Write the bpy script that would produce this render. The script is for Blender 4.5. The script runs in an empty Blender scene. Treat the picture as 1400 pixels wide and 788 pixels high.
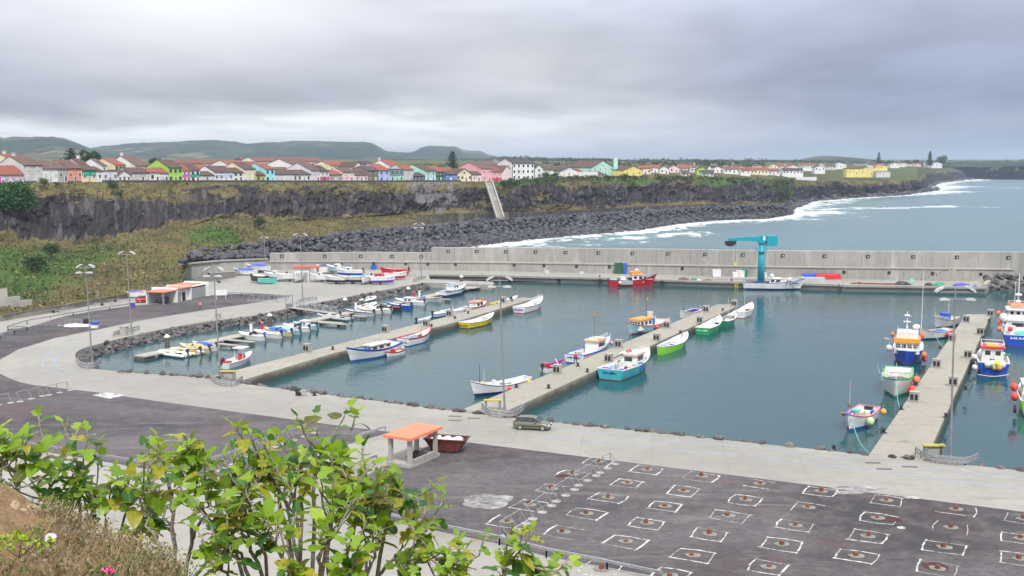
import bpy, bmesh, math, random
from mathutils import Vector, Matrix, Euler, noise
from mathutils.geometry import tessellate_polygon
random.seed(11)
R = random.Random(5)
PI = math.pi
SC = bpy.context.scene
COL = SC.collection
# ------------------------------------------------------------------ survey of the place
# The picture was read with a levelled theodolite model: eye 31 m above the water,
# lens of 1500 units over a 1400 unit wide frame.  G() and at() turn a reading into metres.
F, CX, CY, EYE = 1500.0, 700.0, 394.0, 31.45
TH = math.atan((394 - 220) / F)
CT, ST = math.cos(TH), math.sin(TH)
ZW = 1.25                                  # level of the wharf above the water

def ray(u, v):
    x = (u - CX) / F; y = (CY - v) / F
    return Vector((x, CT + y * ST, -ST + y * CT))
def G(u, v, z=ZW):
    d = ray(u, v); t = (z - EYE) / d.z
    return Vector((d.x * t, d.y * t, z))
def at(u, v, Y):
    d = ray(u, v); t = Y / d.y
    return Vector((d.x * t, Y, EYE + d.z * t))
def proj(p):
    x, y, z = p[0], p[1], p[2] - EYE
    f = y * CT - z * ST; up = y * ST + z * CT
    return CX + F * x / f, CY - F * up / f
def lerp(a, b, t): return a + (b - a) * t
def interp(tab, x):
    if x <= tab[0][0]: 
        (a, b), (c, d) = tab[0], tab[1]
        return b
    for (a, b), (c, d) in zip(tab, tab[1:]):
        if x <= c: return b + (d - b) * (x - a) / (c - a)
    return tab[-1][1]
def smooth(a, b, x):
    t = max(0.0, min(1.0, (x - a) / (b - a))); return t * t * (3 - 2 * t)
def fbm(p, o=4): return noise.fractal(Vector(p), 0.9, 2.1, o)

# ------------------------------------------------------------------ mesh builder
class MB:
    def __init__(s): s.v = []; s.f = []; s.m = []; s.uv = None
    def face(s, ids, m=0): s.f.append(tuple(ids)); s.m.append(m)
    def add(s, pts): 
        n = len(s.v); s.v.extend([tuple(p) for p in pts]); return n
    def poly(s, pts, m=0):
        n = s.add(pts); s.face(range(n, n + len(pts)), m); return n
    def box(s, c, d, m=0, rz=0.0, M=None):
        hx, hy, hz = d[0] / 2, d[1] / 2, d[2] / 2
        ca, sa = math.cos(rz), math.sin(rz); P = []
        for sx, sy, sz in ((-1,-1,-1),(1,-1,-1),(1,1,-1),(-1,1,-1),(-1,-1,1),(1,-1,1),(1,1,1),(-1,1,1)):
            x, y, z = sx * hx, sy * hy, sz * hz
            p = Vector((c[0] + x * ca - y * sa, c[1] + x * sa + y * ca, c[2] + z))
            if M: p = M @ p
            P.append(p)
        n = s.add(P)
        for q in ((0,3,2,1),(4,5,6,7),(0,1,5,4),(1,2,6,5),(2,3,7,6),(3,0,4,7)): s.face([n + i for i in q], m)
        return s
    def tube(s, pts, r, n=6, m=0, cap=True):
        pts = [Vector(p) for p in pts]
        rs = r if isinstance(r, (list, tuple)) else [r] * len(pts)
        rings = []
        for i, p in enumerate(pts):
            a = pts[max(0, i - 1)]; b = pts[min(len(pts) - 1, i + 1)]
            d = (b - a).normalized() if (b - a).length > 1e-9 else Vector((0, 0, 1))
            h = Vector((0, 0, 1)) if abs(d.z) < .92 else Vector((1, 0, 0))
            e = d.cross(h).normalized(); g = e.cross(d)
            rings.append(s.add([p + (e * math.cos(2*PI*k/n) + g * math.sin(2*PI*k/n)) * rs[i] for k in range(n)]))
        for a, b in zip(rings, rings[1:]):
            for k in range(n): s.face((a + k, a + (k+1) % n, b + (k+1) % n, b + k), m)
        if cap:
            s.face([rings[0] + k for k in reversed(range(n))], m); s.face([rings[-1] + k for k in range(n)], m)
        return s
    def beam(s, p, q, w, h, m=0):                     # rectangular bar
        p, q = Vector(p), Vector(q); d = (q - p).normalized()
        up = Vector((0, 0, 1)) if abs(d.z) < .95 else Vector((1, 0, 0))
        e = d.cross(up).normalized() * w / 2; g = e.cross(d).normalized() * h / 2
        n = s.add([p - e - g, p + e - g, p + e + g, p - e + g, q - e - g, q + e - g, q + e + g, q - e + g])
        for f in ((0,1,2,3),(7,6,5,4),(0,4,5,1),(1,5,6,2),(2,6,7,3),(3,7,4,0)): s.face([n + i for i in f], m)
        return s
    def ball(s, c, r, m=0, seg=10, ring=6, sc=(1,1,1)):
        c = Vector(c); rows = []
        top = s.add([c + Vector((0, 0, r * sc[2]))])
        for j in range(1, ring):
            a = PI * j / ring
            rows.append(s.add([c + Vector((r*sc[0]*math.sin(a)*math.cos(2*PI*k/seg), r*sc[1]*math.sin(a)*math.sin(2*PI*k/seg), r*sc[2]*math.cos(a))) for k in range(seg)]))
        bot = s.add([c - Vector((0, 0, r * sc[2]))])
        for k in range(seg):
            s.face((top, rows[0] + k, rows[0] + (k+1) % seg), m)
            s.face((bot, rows[-1] + (k+1) % seg, rows[-1] + k), m)
        for a, b in zip(rows, rows[1:]):
            for k in range(seg): s.face((a + k, b + k, b + (k+1) % seg, a + (k+1) % seg), m)
        return s
    def prism(s, pts2, z0, z1, m=0, mtop=None, mbot=True):
        k = len(pts2)
        area = sum(pts2[i][0]*pts2[(i+1)%k][1] - pts2[(i+1)%k][0]*pts2[i][1] for i in range(k))
        if area < 0: pts2 = list(reversed(pts2))
        a = s.add([(p[0], p[1], z0) for p in pts2]); b = s.add([(p[0], p[1], z1) for p in pts2])
        for i in range(k): s.face((a + i, a + (i+1) % k, b + (i+1) % k, b + i), m)
        tri = tessellate_polygon([[Vector((p[0], p[1], 0)) for p in pts2]])
        for t in tri:
            n = (Vector(pts2[t[1]][:2]) - Vector(pts2[t[0]][:2])).cross(Vector(pts2[t[2]][:2]) - Vector(pts2[t[0]][:2]))
            t = t if n > 0 else tuple(reversed(t))
            s.face([b + i for i in t], m if mtop is None else mtop)
            if mbot: s.face([a + i for i in reversed(t)], m)
        return s
    def sheet(s, pts2, z, m=0):
        k = len(pts2); b = s.add([(p[0], p[1], z) for p in pts2])
        for t in tessellate_polygon([[Vector((p[0], p[1], 0)) for p in pts2]]):
            n = (Vector(pts2[t[1]][:2]) - Vector(pts2[t[0]][:2])).cross(Vector(pts2[t[2]][:2]) - Vector(pts2[t[0]][:2]))
            s.face([b + i for i in (t if n > 0 else tuple(reversed(t)))], m)
        return s
    def strip(s, line, w, z, m=0):                     # flat painted line along a polyline
        line = [Vector((p[0], p[1])) for p in line]; L = []; Rr = []
        for i, p in enumerate(line):
            d = (line[min(i+1, len(line)-1)] - line[max(i-1, 0)]).normalized(); nn = Vector((-d.y, d.x))
            L.append(p + nn * w/2); Rr.append(p - nn * w/2)
        a = s.add([(p.x, p.y, z) for p in L]); b = s.add([(p.x, p.y, z) for p in Rr])
        for i in range(len(line) - 1): s.face((b + i, b + i + 1, a + i + 1, a + i), m)
        return s
    def grid(s, rows, m=0, closed=False):
        idx = [s.add(r) for r in rows]; n = len(rows[0])
        for a, b in zip(idx, idx[1:]):
            for k in range(n if closed else n - 1):
                k2 = (k + 1) % n
                s.face((a + k, a + k2, b + k2, b + k), m)
        return s
    def mesh(s, name, mats, smooth_=False):
        me = bpy.data.meshes.new(name); me.from_pydata(s.v, [], s.f)
        mats = mats if isinstance(mats, (list, tuple)) else [mats]
        for m in mats: me.materials.append(m)
        if len(mats) > 1: me.polygons.foreach_set('material_index', s.m)
        if smooth_: me.polygons.foreach_set('use_smooth', [True] * len(s.f))
        me.update()
        return me
    def build(s, name, mats, parent=None, smooth_=False, loc=None, label=None):
        return link(name, s.mesh(name, mats, smooth_), parent, loc, label)
def link(name, data, parent=None, loc=None, label=None):
    o = bpy.data.objects.new(name, data); COL.objects.link(o)
    if parent: o.parent = parent
    if loc is not None: o.location = loc
    if label: o['label'] = label
    return o
def tag(o, label, cat, group=None):
    o['label'] = label; o['category'] = cat
    if group: o['group'] = group
    return o
def thing(name, label, cat, loc=(0, 0, 0), rz=0.0, group=None):
    o = bpy.data.objects.new(name, None); COL.objects.link(o)
    o.empty_display_size = .3; o.location = loc; o.rotation_euler = (0, 0, rz)
    o['kind'] = 'thing'; return tag(o, label, cat, group)
def struct(o): o['kind'] = 'structure'; return o
def stuff(o): o['kind'] = 'stuff'; return o
def copy_tree(o, parent=None):
    c = o.copy(); COL.objects.link(c)
    if parent: c.parent = parent
    for ch in list(o.children): copy_tree(ch, c)
    return c

# ------------------------------------------------------------------ materials
def nt(m): return m.node_tree.nodes, m.node_tree.links
def new_mat(name):
    m = bpy.data.materials.new(name); m.use_nodes = True; return m
_mc = {}
def paint(col, rough=.5, var=.12, scale=3.0, bump=.0, bscale=20.0, spec=.4, metal=0.0, dirt=None, world=False):
    """plain coloured surface with uneven tone, a little dirt and a little relief"""
    key = (tuple(round(c, 3) for c in col), rough, var, scale, bump, bscale, spec, metal, dirt, world)
    if key in _mc: return _mc[key]
    m = new_mat('paint'); N, L = nt(m); b = N['Principled BSDF']
    tc = N.new('ShaderNodeNewGeometry') if world else N.new('ShaderNodeTexCoord')
    co = tc.outputs['Position'] if world else tc.outputs['Object']
    n = N.new('ShaderNodeTexNoise'); n.inputs['Scale'].default_value = scale; n.inputs['Detail'].default_value = 5
    L.new(co, n.inputs['Vector'])
    r = N.new('ShaderNodeMapRange'); r.inputs[1].default_value = .3; r.inputs[2].default_value = .7
    r.inputs[3].default_value = 1 - var; r.inputs[4].default_value = 1 + var
    L.new(n.outputs['Fac'], r.inputs[0])
    mx = N.new('ShaderNodeVectorMath'); mx.operation = 'SCALE'; mx.inputs[0].default_value = col[:3]
    L.new(r.outputs[0], mx.inputs['Scale'])
    src = mx.outputs[0]
    if dirt:
        n2 = N.new('ShaderNodeTexNoise'); n2.inputs['Scale'].default_value = scale * .6; n2.inputs['Detail'].default_value = 8; n2.inputs['Roughness'].default_value = .7
        mp = N.new('ShaderNodeMapping'); mp.inputs['Scale'].default_value = (2.5, 2.5, .5); L.new(co, mp.inputs[0]); L.new(mp.outputs[0], n2.inputs['Vector'])
        r2 = N.new('ShaderNodeMapRange'); r2.inputs[1].default_value = .5; r2.inputs[2].default_value = .75; r2.inputs[4].default_value = .55
        L.new(n2.outputs['Fac'], r2.inputs[0])
        mi = N.new('ShaderNodeMix'); mi.data_type = 'RGBA'; L.new(r2.outputs[0], mi.inputs[0]); L.new(src, mi.inputs[6]); mi.inputs[7].default_value = (*dirt, 1)
        src = mi.outputs[2]
    L.new(src, b.inputs['Base Color'])
    b.inputs['Roughness'].default_value = rough; b.inputs['Specular IOR Level'].default_value = spec; b.inputs['Metallic'].default_value = metal
    if bump:
        n3 = N.new('ShaderNodeTexNoise'); n3.inputs['Scale'].default_value = bscale; n3.inputs['Detail'].default_value = 6; L.new(co, n3.inputs['Vector'])
        bm = N.new('ShaderNodeBump'); bm.inputs['Strength'].default_value = bump; bm.inputs['Distance'].default_value = .05
        L.new(n3.outputs['Fac'], bm.inputs['Height']); L.new(bm.outputs[0], b.inputs['Normal'])
    _mc[key] = m; return m
def srgb(r, g, b):
    f = lambda c: (c/255/12.92) if c <= 10 else ((c/255 + .055) / 1.055) ** 2.4
    return (f(r), f(g), f(b))

class NodeKit:
    """tiny helper to write node graphs as expressions"""
    def __init__(s, tree): s.t = tree; s.N = tree.nodes; s.L = tree.links
    def put(s, sock, val):
        if isinstance(val, bpy.types.NodeSocket): s.L.new(val, sock)
        elif val is not None: sock.default_value = val
    def math(s, op, a, b=None, c=None, clamp=False):
        n = s.N.new('ShaderNodeMath'); n.operation = op; n.use_clamp = clamp
        s.put(n.inputs[0], a)
        if b is not None: s.put(n.inputs[1], b)
        if c is not None: s.put(n.inputs[2], c)
        return n.outputs[0]
    def maprange(s, x, a, b, c=0.0, d=1.0, smooth_=False):
        n = s.N.new('ShaderNodeMapRange'); n.interpolation_type = 'SMOOTHSTEP' if smooth_ else 'LINEAR'
        s.put(n.inputs[0], x)
        for i, q in zip((1, 2, 3, 4), (a, b, c, d)): s.put(n.inputs[i], q)
        return n.outputs[0]
    def mix(s, f, a, b, blend='MIX'):
        n = s.N.new('ShaderNodeMix'); n.data_type = 'RGBA'; n.blend_type = blend; n.clamp_factor = True
        s.put(n.inputs[0], f)
        for i, q in ((6, a), (7, b)): s.put(n.inputs[i], (*q, 1) if isinstance(q, tuple) and len(q) == 3 else q)
        return n.outputs[2]
    def mapping(s, vec, scale=(1, 1, 1), loc=(0, 0, 0), rot=(0, 0, 0)):
        n = s.N.new('ShaderNodeMapping'); s.L.new(vec, n.inputs[0])
        n.inputs['Scale'].default_value = scale; n.inputs['Location'].default_value = loc; n.inputs['Rotation'].default_value = rot
        return n.outputs[0]
    def noise(s, vec, scale, detail=6, rough=.55, dist=0.0, out='Fac'):
        n = s.N.new('ShaderNodeTexNoise'); s.L.new(vec, n.inputs['Vector']); n.inputs['Scale'].default_value = scale
        n.inputs['Detail'].default_value = detail; n.inputs['Roughness'].default_value = rough; n.inputs['Distortion'].default_value = dist
        return n.outputs[out]
    def voronoi(s, vec, scale, feature='F1', out='Distance'):
        n = s.N.new('ShaderNodeTexVoronoi'); n.feature = feature; s.L.new(vec, n.inputs['Vector']); n.inputs['Scale'].default_value = scale
        return n.outputs[out]
    def ramp(s, x, stops):
        n = s.N.new('ShaderNodeValToRGB'); s.L.new(x, n.inputs[0]); e = n.color_ramp.elements
        while len(e) > 1: e.remove(e[-1])
        e[0].position = stops[0][0]; e[0].color = (*stops[0][1], 1)
        for p, c in stops[1:]:
            q = e.new(p); q.color = (*c, 1)
        return n.outputs[0]
    def bump(s, h, strength, dist, normal=None):
        n = s.N.new('ShaderNodeBump'); s.L.new(h, n.inputs['Height']); n.inputs['Strength'].default_value = strength; n.inputs['Distance'].default_value = dist
        if normal: s.L.new(normal, n.inputs['Normal'])
        return n.outputs[0]
    def pos(s): return s.N.new('ShaderNodeNewGeometry').outputs['Position']
    def obj(s): return s.N.new('ShaderNodeTexCoord').outputs['Object']
    def attr(s, name, out='Fac'):
        n = s.N.new('ShaderNodeAttribute'); n.attribute_name = name; return n.outputs[out]
    def sep(s, vec):
        n = s.N.new('ShaderNodeSeparateXYZ'); s.L.new(vec, n.inputs[0]); return n.outputs
def shader(name):
    m = new_mat(name); k = NodeKit(m.node_tree); return m, k, m.node_tree.nodes['Principled BSDF']

WHITE = (.78, .78, .76)
M_white = paint(WHITE, .45, .06, 2.0, dirt=(.38, .34, .28))
M_glass = paint((.025, .03, .035), .12, .3, 1.0, spec=.6)
M_black = paint((.022, .022, .024), .5, .3, 3.0)
M_rubber = paint((.03, .03, .032), .85, .2, 4.0)
M_galv = paint((.42, .43, .45), .45, .15, 4.0, metal=.55)
M_galvdull = paint((.30, .30, .31), .6, .2, 3.0, metal=.2)
M_postgrey = paint((.24, .24, .25), .55, .15, 1.0, metal=.1)
M_orange = paint((.80, .22, .09), .5, .1, 2.0)
M_buoy = paint((.60, .075, .06), .45, .12, 3.0)
M_buoyo = paint((.70, .18, .07), .45, .12, 3.0)
M_wood = paint((.22, .15, .09), .8, .3, 6.0, bump=.3)
USE_HAZE=True; HAZE=.00012; EXPO=.62; SKYGAIN=1.0
# ------------------------------------------------------------------ setting materials
def m_concrete(name='concrete', base=(.40, .385, .35), joints=None, streak=False, wet=False, scale=1.0):
    m, k, b = shader(name); P = k.pos(); o = k.sep(P)
    big = k.noise(P, .035 * scale, 6, .6); mid = k.noise(P, .45 * scale, 8, .7); fine = k.noise(P, 6 * scale, 5, .6)
    c = k.mix(k.maprange(big, .35, .68), tuple(x * .82 for x in base), tuple(x * 1.08 for x in base))
    c = k.mix(k.maprange(mid, .46, .72, 0, .6), c, tuple(x * .62 for x in base))
    c = k.mix(k.maprange(fine, .3, .75, 0, .28), c, tuple(x * .6 for x in base))
    if streak:
        s1 = k.noise(k.mapping(P, (1.1, 1.1, .035)), 1.0, 7, .75)
        s2 = k.noise(k.mapping(P, (.25, .25, .05)), 1.0, 5, .7)
        c = k.mix(k.maprange(s1, .5, .72, 0, .8), c, (.20, .19, .175))
        c = k.mix(k.maprange(s2, .52, .7, 0, .6), c, (.50, .49, .45))
    if joints:
        sx, sy, rot = joints
        J = k.sep(k.mapping(P, (1, 1, 1), (0, 0, 0), (0, 0, rot)))
        cell = k.N.new('ShaderNodeCombineXYZ')
        for ax, s in ((0, sx), (1, sy)): k.put(cell.inputs[ax], k.math('FLOOR', k.math('DIVIDE', J[ax], s * 2)) if s else 0.0)
        wn = k.N.new('ShaderNodeTexWhiteNoise'); k.L.new(cell.outputs[0], wn.inputs[0])
        c = k.mix(k.maprange(wn.outputs[0], 0, 1, 0, .22), c, tuple(x * .62 for x in base))
        tyre = k.noise(k.mapping(P, (.10, 1.1, 1), rot=(0, 0, .12)), .8, 7, .7)
        c = k.mix(k.maprange(tyre, .55, .72, 0, .38), c, tuple(x * .5 for x in base))
        for ax, s in ((0, sx), (1, sy)):
            if not s: continue
            fr = k.math('FRACT', k.math('DIVIDE', J[ax], s))
            d = k.math('ABSOLUTE', k.math('SUBTRACT', fr, .5))
            c = k.mix(k.maprange(d, .5 - .06 / s, .5 - .03 / s, 0, .34), c, (.16, .15, .14))
    if wet:
        zz = k.math('ADD', o[2], k.maprange(mid, .3, .7, -.35, .35))
        c = k.mix(k.maprange(zz, .92, .45, 0, .95), c, (.026, .027, .023))
        c = k.mix(k.maprange(zz, 1.22, .85, 0, .6), c, (.11, .105, .08))
    k.put(b.inputs['Base Color'], c); b.inputs['Roughness'].default_value = .85
    k.put(b.inputs['Normal'], k.bump(k.noise(P, 9, 6, .7), .35, .03))
    return m
M_prom = m_concrete('promenade_concrete', (.350, .338, .305), joints=(7.5, 5.2, .13))
M_pier = m_concrete('pier_concrete', (.38, .355, .295), joints=(0, 9, -.48), wet=True)
M_quay = m_concrete('quay_concrete', (.38, .36, .33), joints=(6, 0, .2), wet=True)
M_seawall = m_concrete('wall_concrete', (.37, .358, .33), streak=True)
M_block = m_concrete('block_concrete', (.42, .40, .37), scale=3)
M_lowwall = m_concrete('old_concrete', (.25, .235, .20), streak=True)

def m_asphalt():
    m, k, b = shader('asphalt'); P = k.pos()
    big = k.noise(k.mapping(P, (.5, 1, 1), rot=(0, 0, .2)), .06, 6, .65, .8); mid = k.noise(P, .5, 9, .75); fine = k.noise(k.mapping(P, (.6, 1.3, 1), rot=(0, 0, .15)), 2.6, 8, .82)
    c = k.mix(k.maprange(big, .38, .62), (.046, .041, .044), (.122, .110, .115))
    c = k.mix(k.maprange(mid, .47, .72, 0, .75), c, (.165, .150, .152))
    c = k.mix(k.maprange(fine, .46, .62, 0, .62), c, (.026, .023, .027))
    pale = k.noise(k.mapping(P, (.12, 1.0, 1), rot=(0, 0, .22)), .35, 8, .7)
    c = k.mix(k.maprange(pale, .55, .70, 0, .6), c, (.20, .185, .18))
    rust = k.noise(P, .11, 5, .6); r2 = k.noise(P, .8, 6, .7)
    c = k.mix(k.math('MULTIPLY', k.maprange(rust, .53, .66, 0, .8), k.maprange(r2, .4, .65)), c, (.115, .055, .052))
    k.put(b.inputs['Base Color'], c); b.inputs['Roughness'].default_value = .88
    k.put(b.inputs['Normal'], k.bump(k.noise(P, 14, 5, .7), .3, .02))
    return m
M_asphalt = m_asphalt()

def m_water(name, base, deep, rough, wave, foam=False):
    m, k, b = shader(name); P = k.pos()
    n = k.noise(P, .012, 4, .6)
    c = k.mix(k.maprange(n, .35, .65), base, deep)
    h1 = k.noise(k.mapping(P, (1, 1, 1), rot=(0, 0, .4)), wave[0], 3, .6, .3)
    h2 = k.noise(k.mapping(P, (.45, 1.2, 1), rot=(0, 0, -.25)), wave[1], 3, .55, .2)
    calm = k.maprange(k.noise(k.mapping(P, (.5, 1, 1)), .03, 4, .6), .35, .65, .35, 1.0)
    hh = k.math('MULTIPLY', k.math('ADD', k.math('MULTIPLY', h1, wave[2]), k.math('MULTIPLY', h2, wave[3])), calm)
    nrm = k.bump(hh, 1.0, 1.0); b.inputs['Specular IOR Level'].default_value = .5 if foam else .36
    b.inputs['Roughness'].default_value = rough; b.inputs['IOR'].default_value = 1.33
    if foam:
        f = k.attr('foam')
        q = k.noise(k.mapping(P, (1, .45, 1), rot=(0, 0, .35)), .11, 9, .72, .6)
        q2 = k.noise(P, .5, 6, .7)
        v = k.math('ADD', f, k.math('ADD', k.maprange(q, .25, .75, -.75, .75), k.maprange(q2, .3, .7, -.2, .2)))
        msk = k.math('MULTIPLY', k.maprange(v, .52, .85, 0, .93, True), k.maprange(f, .02, .2))
        c = k.mix(k.maprange(f, .1, .9, 0, .5), c, (.16, .29, .30))
        c = k.mix(msk, c, (.62, .64, .64))
        k.put(b.inputs['Roughness'], k.math('ADD', rough, k.math('MULTIPLY', msk, .6)))
        k.put(b.inputs['Specular IOR Level'], k.math('SUBTRACT', .5, k.math('MULTIPLY', msk, .4)))
    k.put(b.inputs['Base Color'], c); k.put(b.inputs['Normal'], nrm)
    return m
M_harbour = m_water('harbour_water', (.010, .056, .064), (.016, .074, .084), .06, (.55, 1.6, .10, .030))
M_sea = m_water('sea_water', (.080, .150, .166), (.092, .168, .184), .25, (.10, .35, .75, .16), foam=True)

# ------------------------------------------------------------------ basin and wharf outline
PW = lambda pts, z=ZW: [G(u, v, z) for u, v in pts]
near_edge = [(1900, 693), (1700, 672), (1400, 644), (1335, 637), (1268, 630), (1187, 623), (1140, 617), (1050, 608), (900, 592), (745, 576.5), (632, 563.5), (560, 554), (410, 535), (330, 524.5), (290, 517), (200, 511), (160, 508)]
curve = [(125, 504), (110, 497.5), (102.5, 489), (104, 482), (112, 477), (125, 473), (160, 464), (217, 451), (275, 441), (350, 431), (391, 422.5), (432, 414.5), (500, 401.5), (580, 386.5)]
spur = [(673, 389.5), (676, 387), (672, 385.2), (588, 382)]
farq = [(586, 376), (667, 377), (700, 377.8), (835, 381), (962, 385), (1020, 386.3), (1100, 388.5), (1149, 389.6), (1152, 390.6), (1270, 392.3), (1348, 394)]
qend = [(1353, 378)]
wallbase = [(1345, 384.5), (1100, 380.5), (925, 376), (700, 371), (590, 369.5), (500, 368.5), (365, 368.5), (250, 371)]
edge_px = near_edge + curve + spur + farq
edge_w = PW(edge_px)
WB = PW(wallbase)                                   # foot of the breakwater, right to left
wdir = (WB[0] - WB[3]).normalized()
hillwall = [(322, 373.5), (250, 386), (175, 401), (100, 415), (0, 432), (-250, 455)]
HW = [G(u, v, 2.35) for u, v in hillwall]
land = [p.copy() for p in edge_w]
endc = G(1348, 394); endb = WB[0] + wdir * 3 + Vector((.6, 3.0, 0))
land += [endb, endb + Vector((-6, 5, 0))]
land += [p + Vector((0, 4, 0)) for p in WB[1:]]
land += [Vector((p.x, p.y + .3, 0)) for p in HW]
land += [Vector((-330, 150, 0)), Vector((-330, 40, 0)), Vector((300, 40, 0))]
mb = MB(); mb.sheet(land, ZW)
n0 = len(edge_w); base = mb.add([(p.x, p.y, ZW) for p in edge_w]); low = mb.add([(p.x, p.y, -2.5) for p in edge_w])
for i in range(n0 - 1): mb.face((base + i, low + i, low + i + 1, base + i + 1))
a = edge_w[-1]; q = mb.add([(a.x, a.y, ZW), (a.x, a.y, -2.5), (endb.x, endb.y, -2.5), (endb.x, endb.y, ZW)]); mb.face((q, q+1, q+2, q+3))
wharf = struct(mb.build('pavement', M_prom))
wharf['label'] = 'pale concrete promenade and yard around the harbour'
# raised coping along the far quay
mb = MB(); fq = PW(farq, ZW)
for p, q in zip(fq, fq[1:]):
    d = (q - p).normalized(); nn = Vector((d.y, -d.x, 0))
    mb.beam(p + nn * .12 + Vector((0, 0, -.06)), q + nn * .12 + Vector((0, 0, -.06)), .9, .55)
o = struct(mb.build('quay_kerb', M_quay))

# asphalt yards laid on the concrete
A = MB()
lot = [(640, 605), (1010, 651), (1400, 700), (1700, 738), (2100, 800), (1700, 940), (1000, 825), (905, 790), (747, 760), (680, 743), (567, 719), (508, 706), (440, 692), (488, 658), (520, 640), (580, 612)]
A.sheet(PW(lot), ZW + .004)
left = [(-260, 480), (-60, 498), (0, 511), (12, 517), (25, 522), (45, 526.5), (75, 530), (135, 537), (210, 548), (350, 567), (470, 583), (536, 591), (425, 622), (330, 656), (215, 644), (0, 607), (-300, 560)]
A.sheet(PW(left), ZW + .004)
road = [(-300, 540), (-60, 507), (0, 492), (25, 478), (75, 462.5), (150, 447.5), (200, 437), (275, 425), (350, 414), (397, 406), (394, 404), (350, 402.5), (305, 402), (283, 405), (240, 414), (182, 418), (130, 425), (90, 432), (37, 448), (12, 450), (0, 460), (-100, 478), (-300, 515)]
A.sheet(PW(road), ZW + .004)
back = [(200, 399), (262, 384), (322, 377), (365, 371.5), (340, 370.5), (282, 373), (240, 385)]
A.sheet(PW([(322, 378), (372, 371), (350, 370.5), (290, 373.5), (262, 384.5), (268, 388)]), ZW + .004)
struct(A.build('road', M_asphalt))

# painted marks: rough white outlines round the mooring anchors, blue guide lines on the promenade
def m_marks():
    m, k, b = shader('worn_paint'); P = k.pos(); n = k.noise(P, 1.6, 8, .75)
    k.put(b.inputs['Base Color'], k.mix(k.maprange(n, .41, .56), (.14, .13, .132), (.66, .66, .64))); b.inputs['Roughness'].default_value = .8
    return m
M_marks = m_marks()
M_bluemark = paint((.25, .33, .46), .8, .3, 1.0)
mk = MB()
for ln in ([(745, 587), (900, 600), (1050, 614), (1187, 631), (1300, 645), (1400, 656)], [(745, 599), (900, 612), (1050, 627), (1187, 643), (1300, 657), (1400, 669)],
           [(108, 465), (88, 471), (72, 480), (61, 490), (57, 496), (58, 502), (65, 507), (85, 513), (112, 517)], [(118, 468), (100, 474), (88, 481), (77, 490), (74, 495), (79, 502), (88, 507.5), (104, 511)]):
    mk.strip(PW(ln), .16, ZW + .006)
struct(mk.build('guide_lines', M_bluemark))

# ------------------------------------------------------------------ piers
def pier(px, name, label):
    pts = PW(px); m = MB(); c = sum(pts, Vector()) / len(pts)
    m.prism([(p.x - c.x, p.y - c.y) for p in pts], -2.5, ZW - .003)
    t = m.build(name, M_pier, None, loc=(c.x, c.y, 0)); struct(t); t['label'] = label
    return pts
pier([(284, 516), (714, 406.8), (731, 408), (612, 443.5), (455, 483.5), (331, 520)], 'pier', 'concrete finger pier nearest the small boat pontoon')
pier([(626, 562.5), (981, 416.3), (1003, 416.3), (1004, 420.5), (681, 567.5)], 'pier', 'middle concrete pier with the person walking on it')
pier([(1186, 625), (1321, 430), (1355, 430), (1274, 610), (1265, 630)], 'pier', 'concrete pier with service boxes beside the blue trawlers')

# ------------------------------------------------------------------ water
w = MB(); w.sheet([(-140, 60), (300, 60), (300, 312), (-140, 312)], 0)
struct(w.build('water', M_harbour))
# open sea : polar sheet with surf along the rocks
shore_px = [(640, 338), (690, 333), (732, 325), (800, 321), (875, 315), (925, 307), (975, 302), (1050, 299.5), (1079, 293.5), (1076, 287), (1110, 275.5), (1150, 271.5), (1190, 269), (1235, 266.5), (1262, 262.5), (1285, 257.5), (1275, 254), (1283, 250), (1325, 246), (1340, 240)]
SH = [G(u, v, 0) for u, v in shore_px]
def seg_d(p, a, b):
    ab = b - a; t = max(0, min(1, (p - a).dot(ab) / max(ab.length_squared, 1e-6))); return (p - a - ab * t).length
S2 = [Vector((p.x, p.y)) for p in SH]
streaks = [((700, 331), (860, 326), 9, .62), ((760, 336), (880, 331), 7, .5), ((870, 326), (950, 318), 11, .75), ((800, 330), (960, 322), 10, .5), ((950, 310), (1060, 303), 9, .45),
           ((1040, 301), (1110, 300), 11, .8), ((1060, 296), (1130, 290), 22, .95), ((1075, 287), (1160, 273), 20, .75), ((1110, 287), (1180, 284.5), 16, .75), ((1160, 286), (1300, 282.5), 15, .72), ((1270, 283), (1300, 282), 12, .85), ((1333, 282.5), (1362, 284), 10, .6), ((1240, 266), (1305, 262), 28, .95), ((1275, 257), (1300, 255), 45, .95),
           ((1310, 247.5), (1340, 246), 60, .85), ((1380, 248), (1395, 248), 50, .5), ((1372, 257), (1390, 257), 40, .5), ((1100, 279), (1190, 277), 18, .4), ((690, 340), (760, 338), 12, .5), ((1130, 300), (1180, 296), 12, .35)]
ST2 = [(Vector(G(*a_, 0)[:2]), Vector(G(*b_, 0)[:2]), r_, s_) for a_, b_, r_, s_ in streaks]
us = [i * 5 for i in range(90, 300)] + [1500 + 40 * i for i in range(1, 40)]
Ds = []; d = 285.0
while d < 1500: Ds.append(d); d *= 1.011
while d < 42000: Ds.append(d); d *= 1.08
rows = []; foam = []
for D in Ds:
    r = []
    for u in us:
        x = (u - CX) / F * D; r.append((x, D, 0.0)); p = Vector((x, D)); f = 0.0
        if D < 3200 and u < 1420:
            dm = min(seg_d(p, a_, b_) for a_, b_ in zip(S2, S2[1:]))
            wd = 13 + D * .010
            f = math.exp(-(dm / wd) ** 2) * 1.05
            for a_, b_, r_, s_ in ST2:
                dd = seg_d(p, a_, b_)
                if dd < 3 * r_: f = max(f, s_ * math.exp(-(dd / r_) ** 2))
        foam.append(f)
    rows.append(r)
w = MB(); w.grid(rows); me = w.mesh('sea', M_sea, True)
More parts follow.
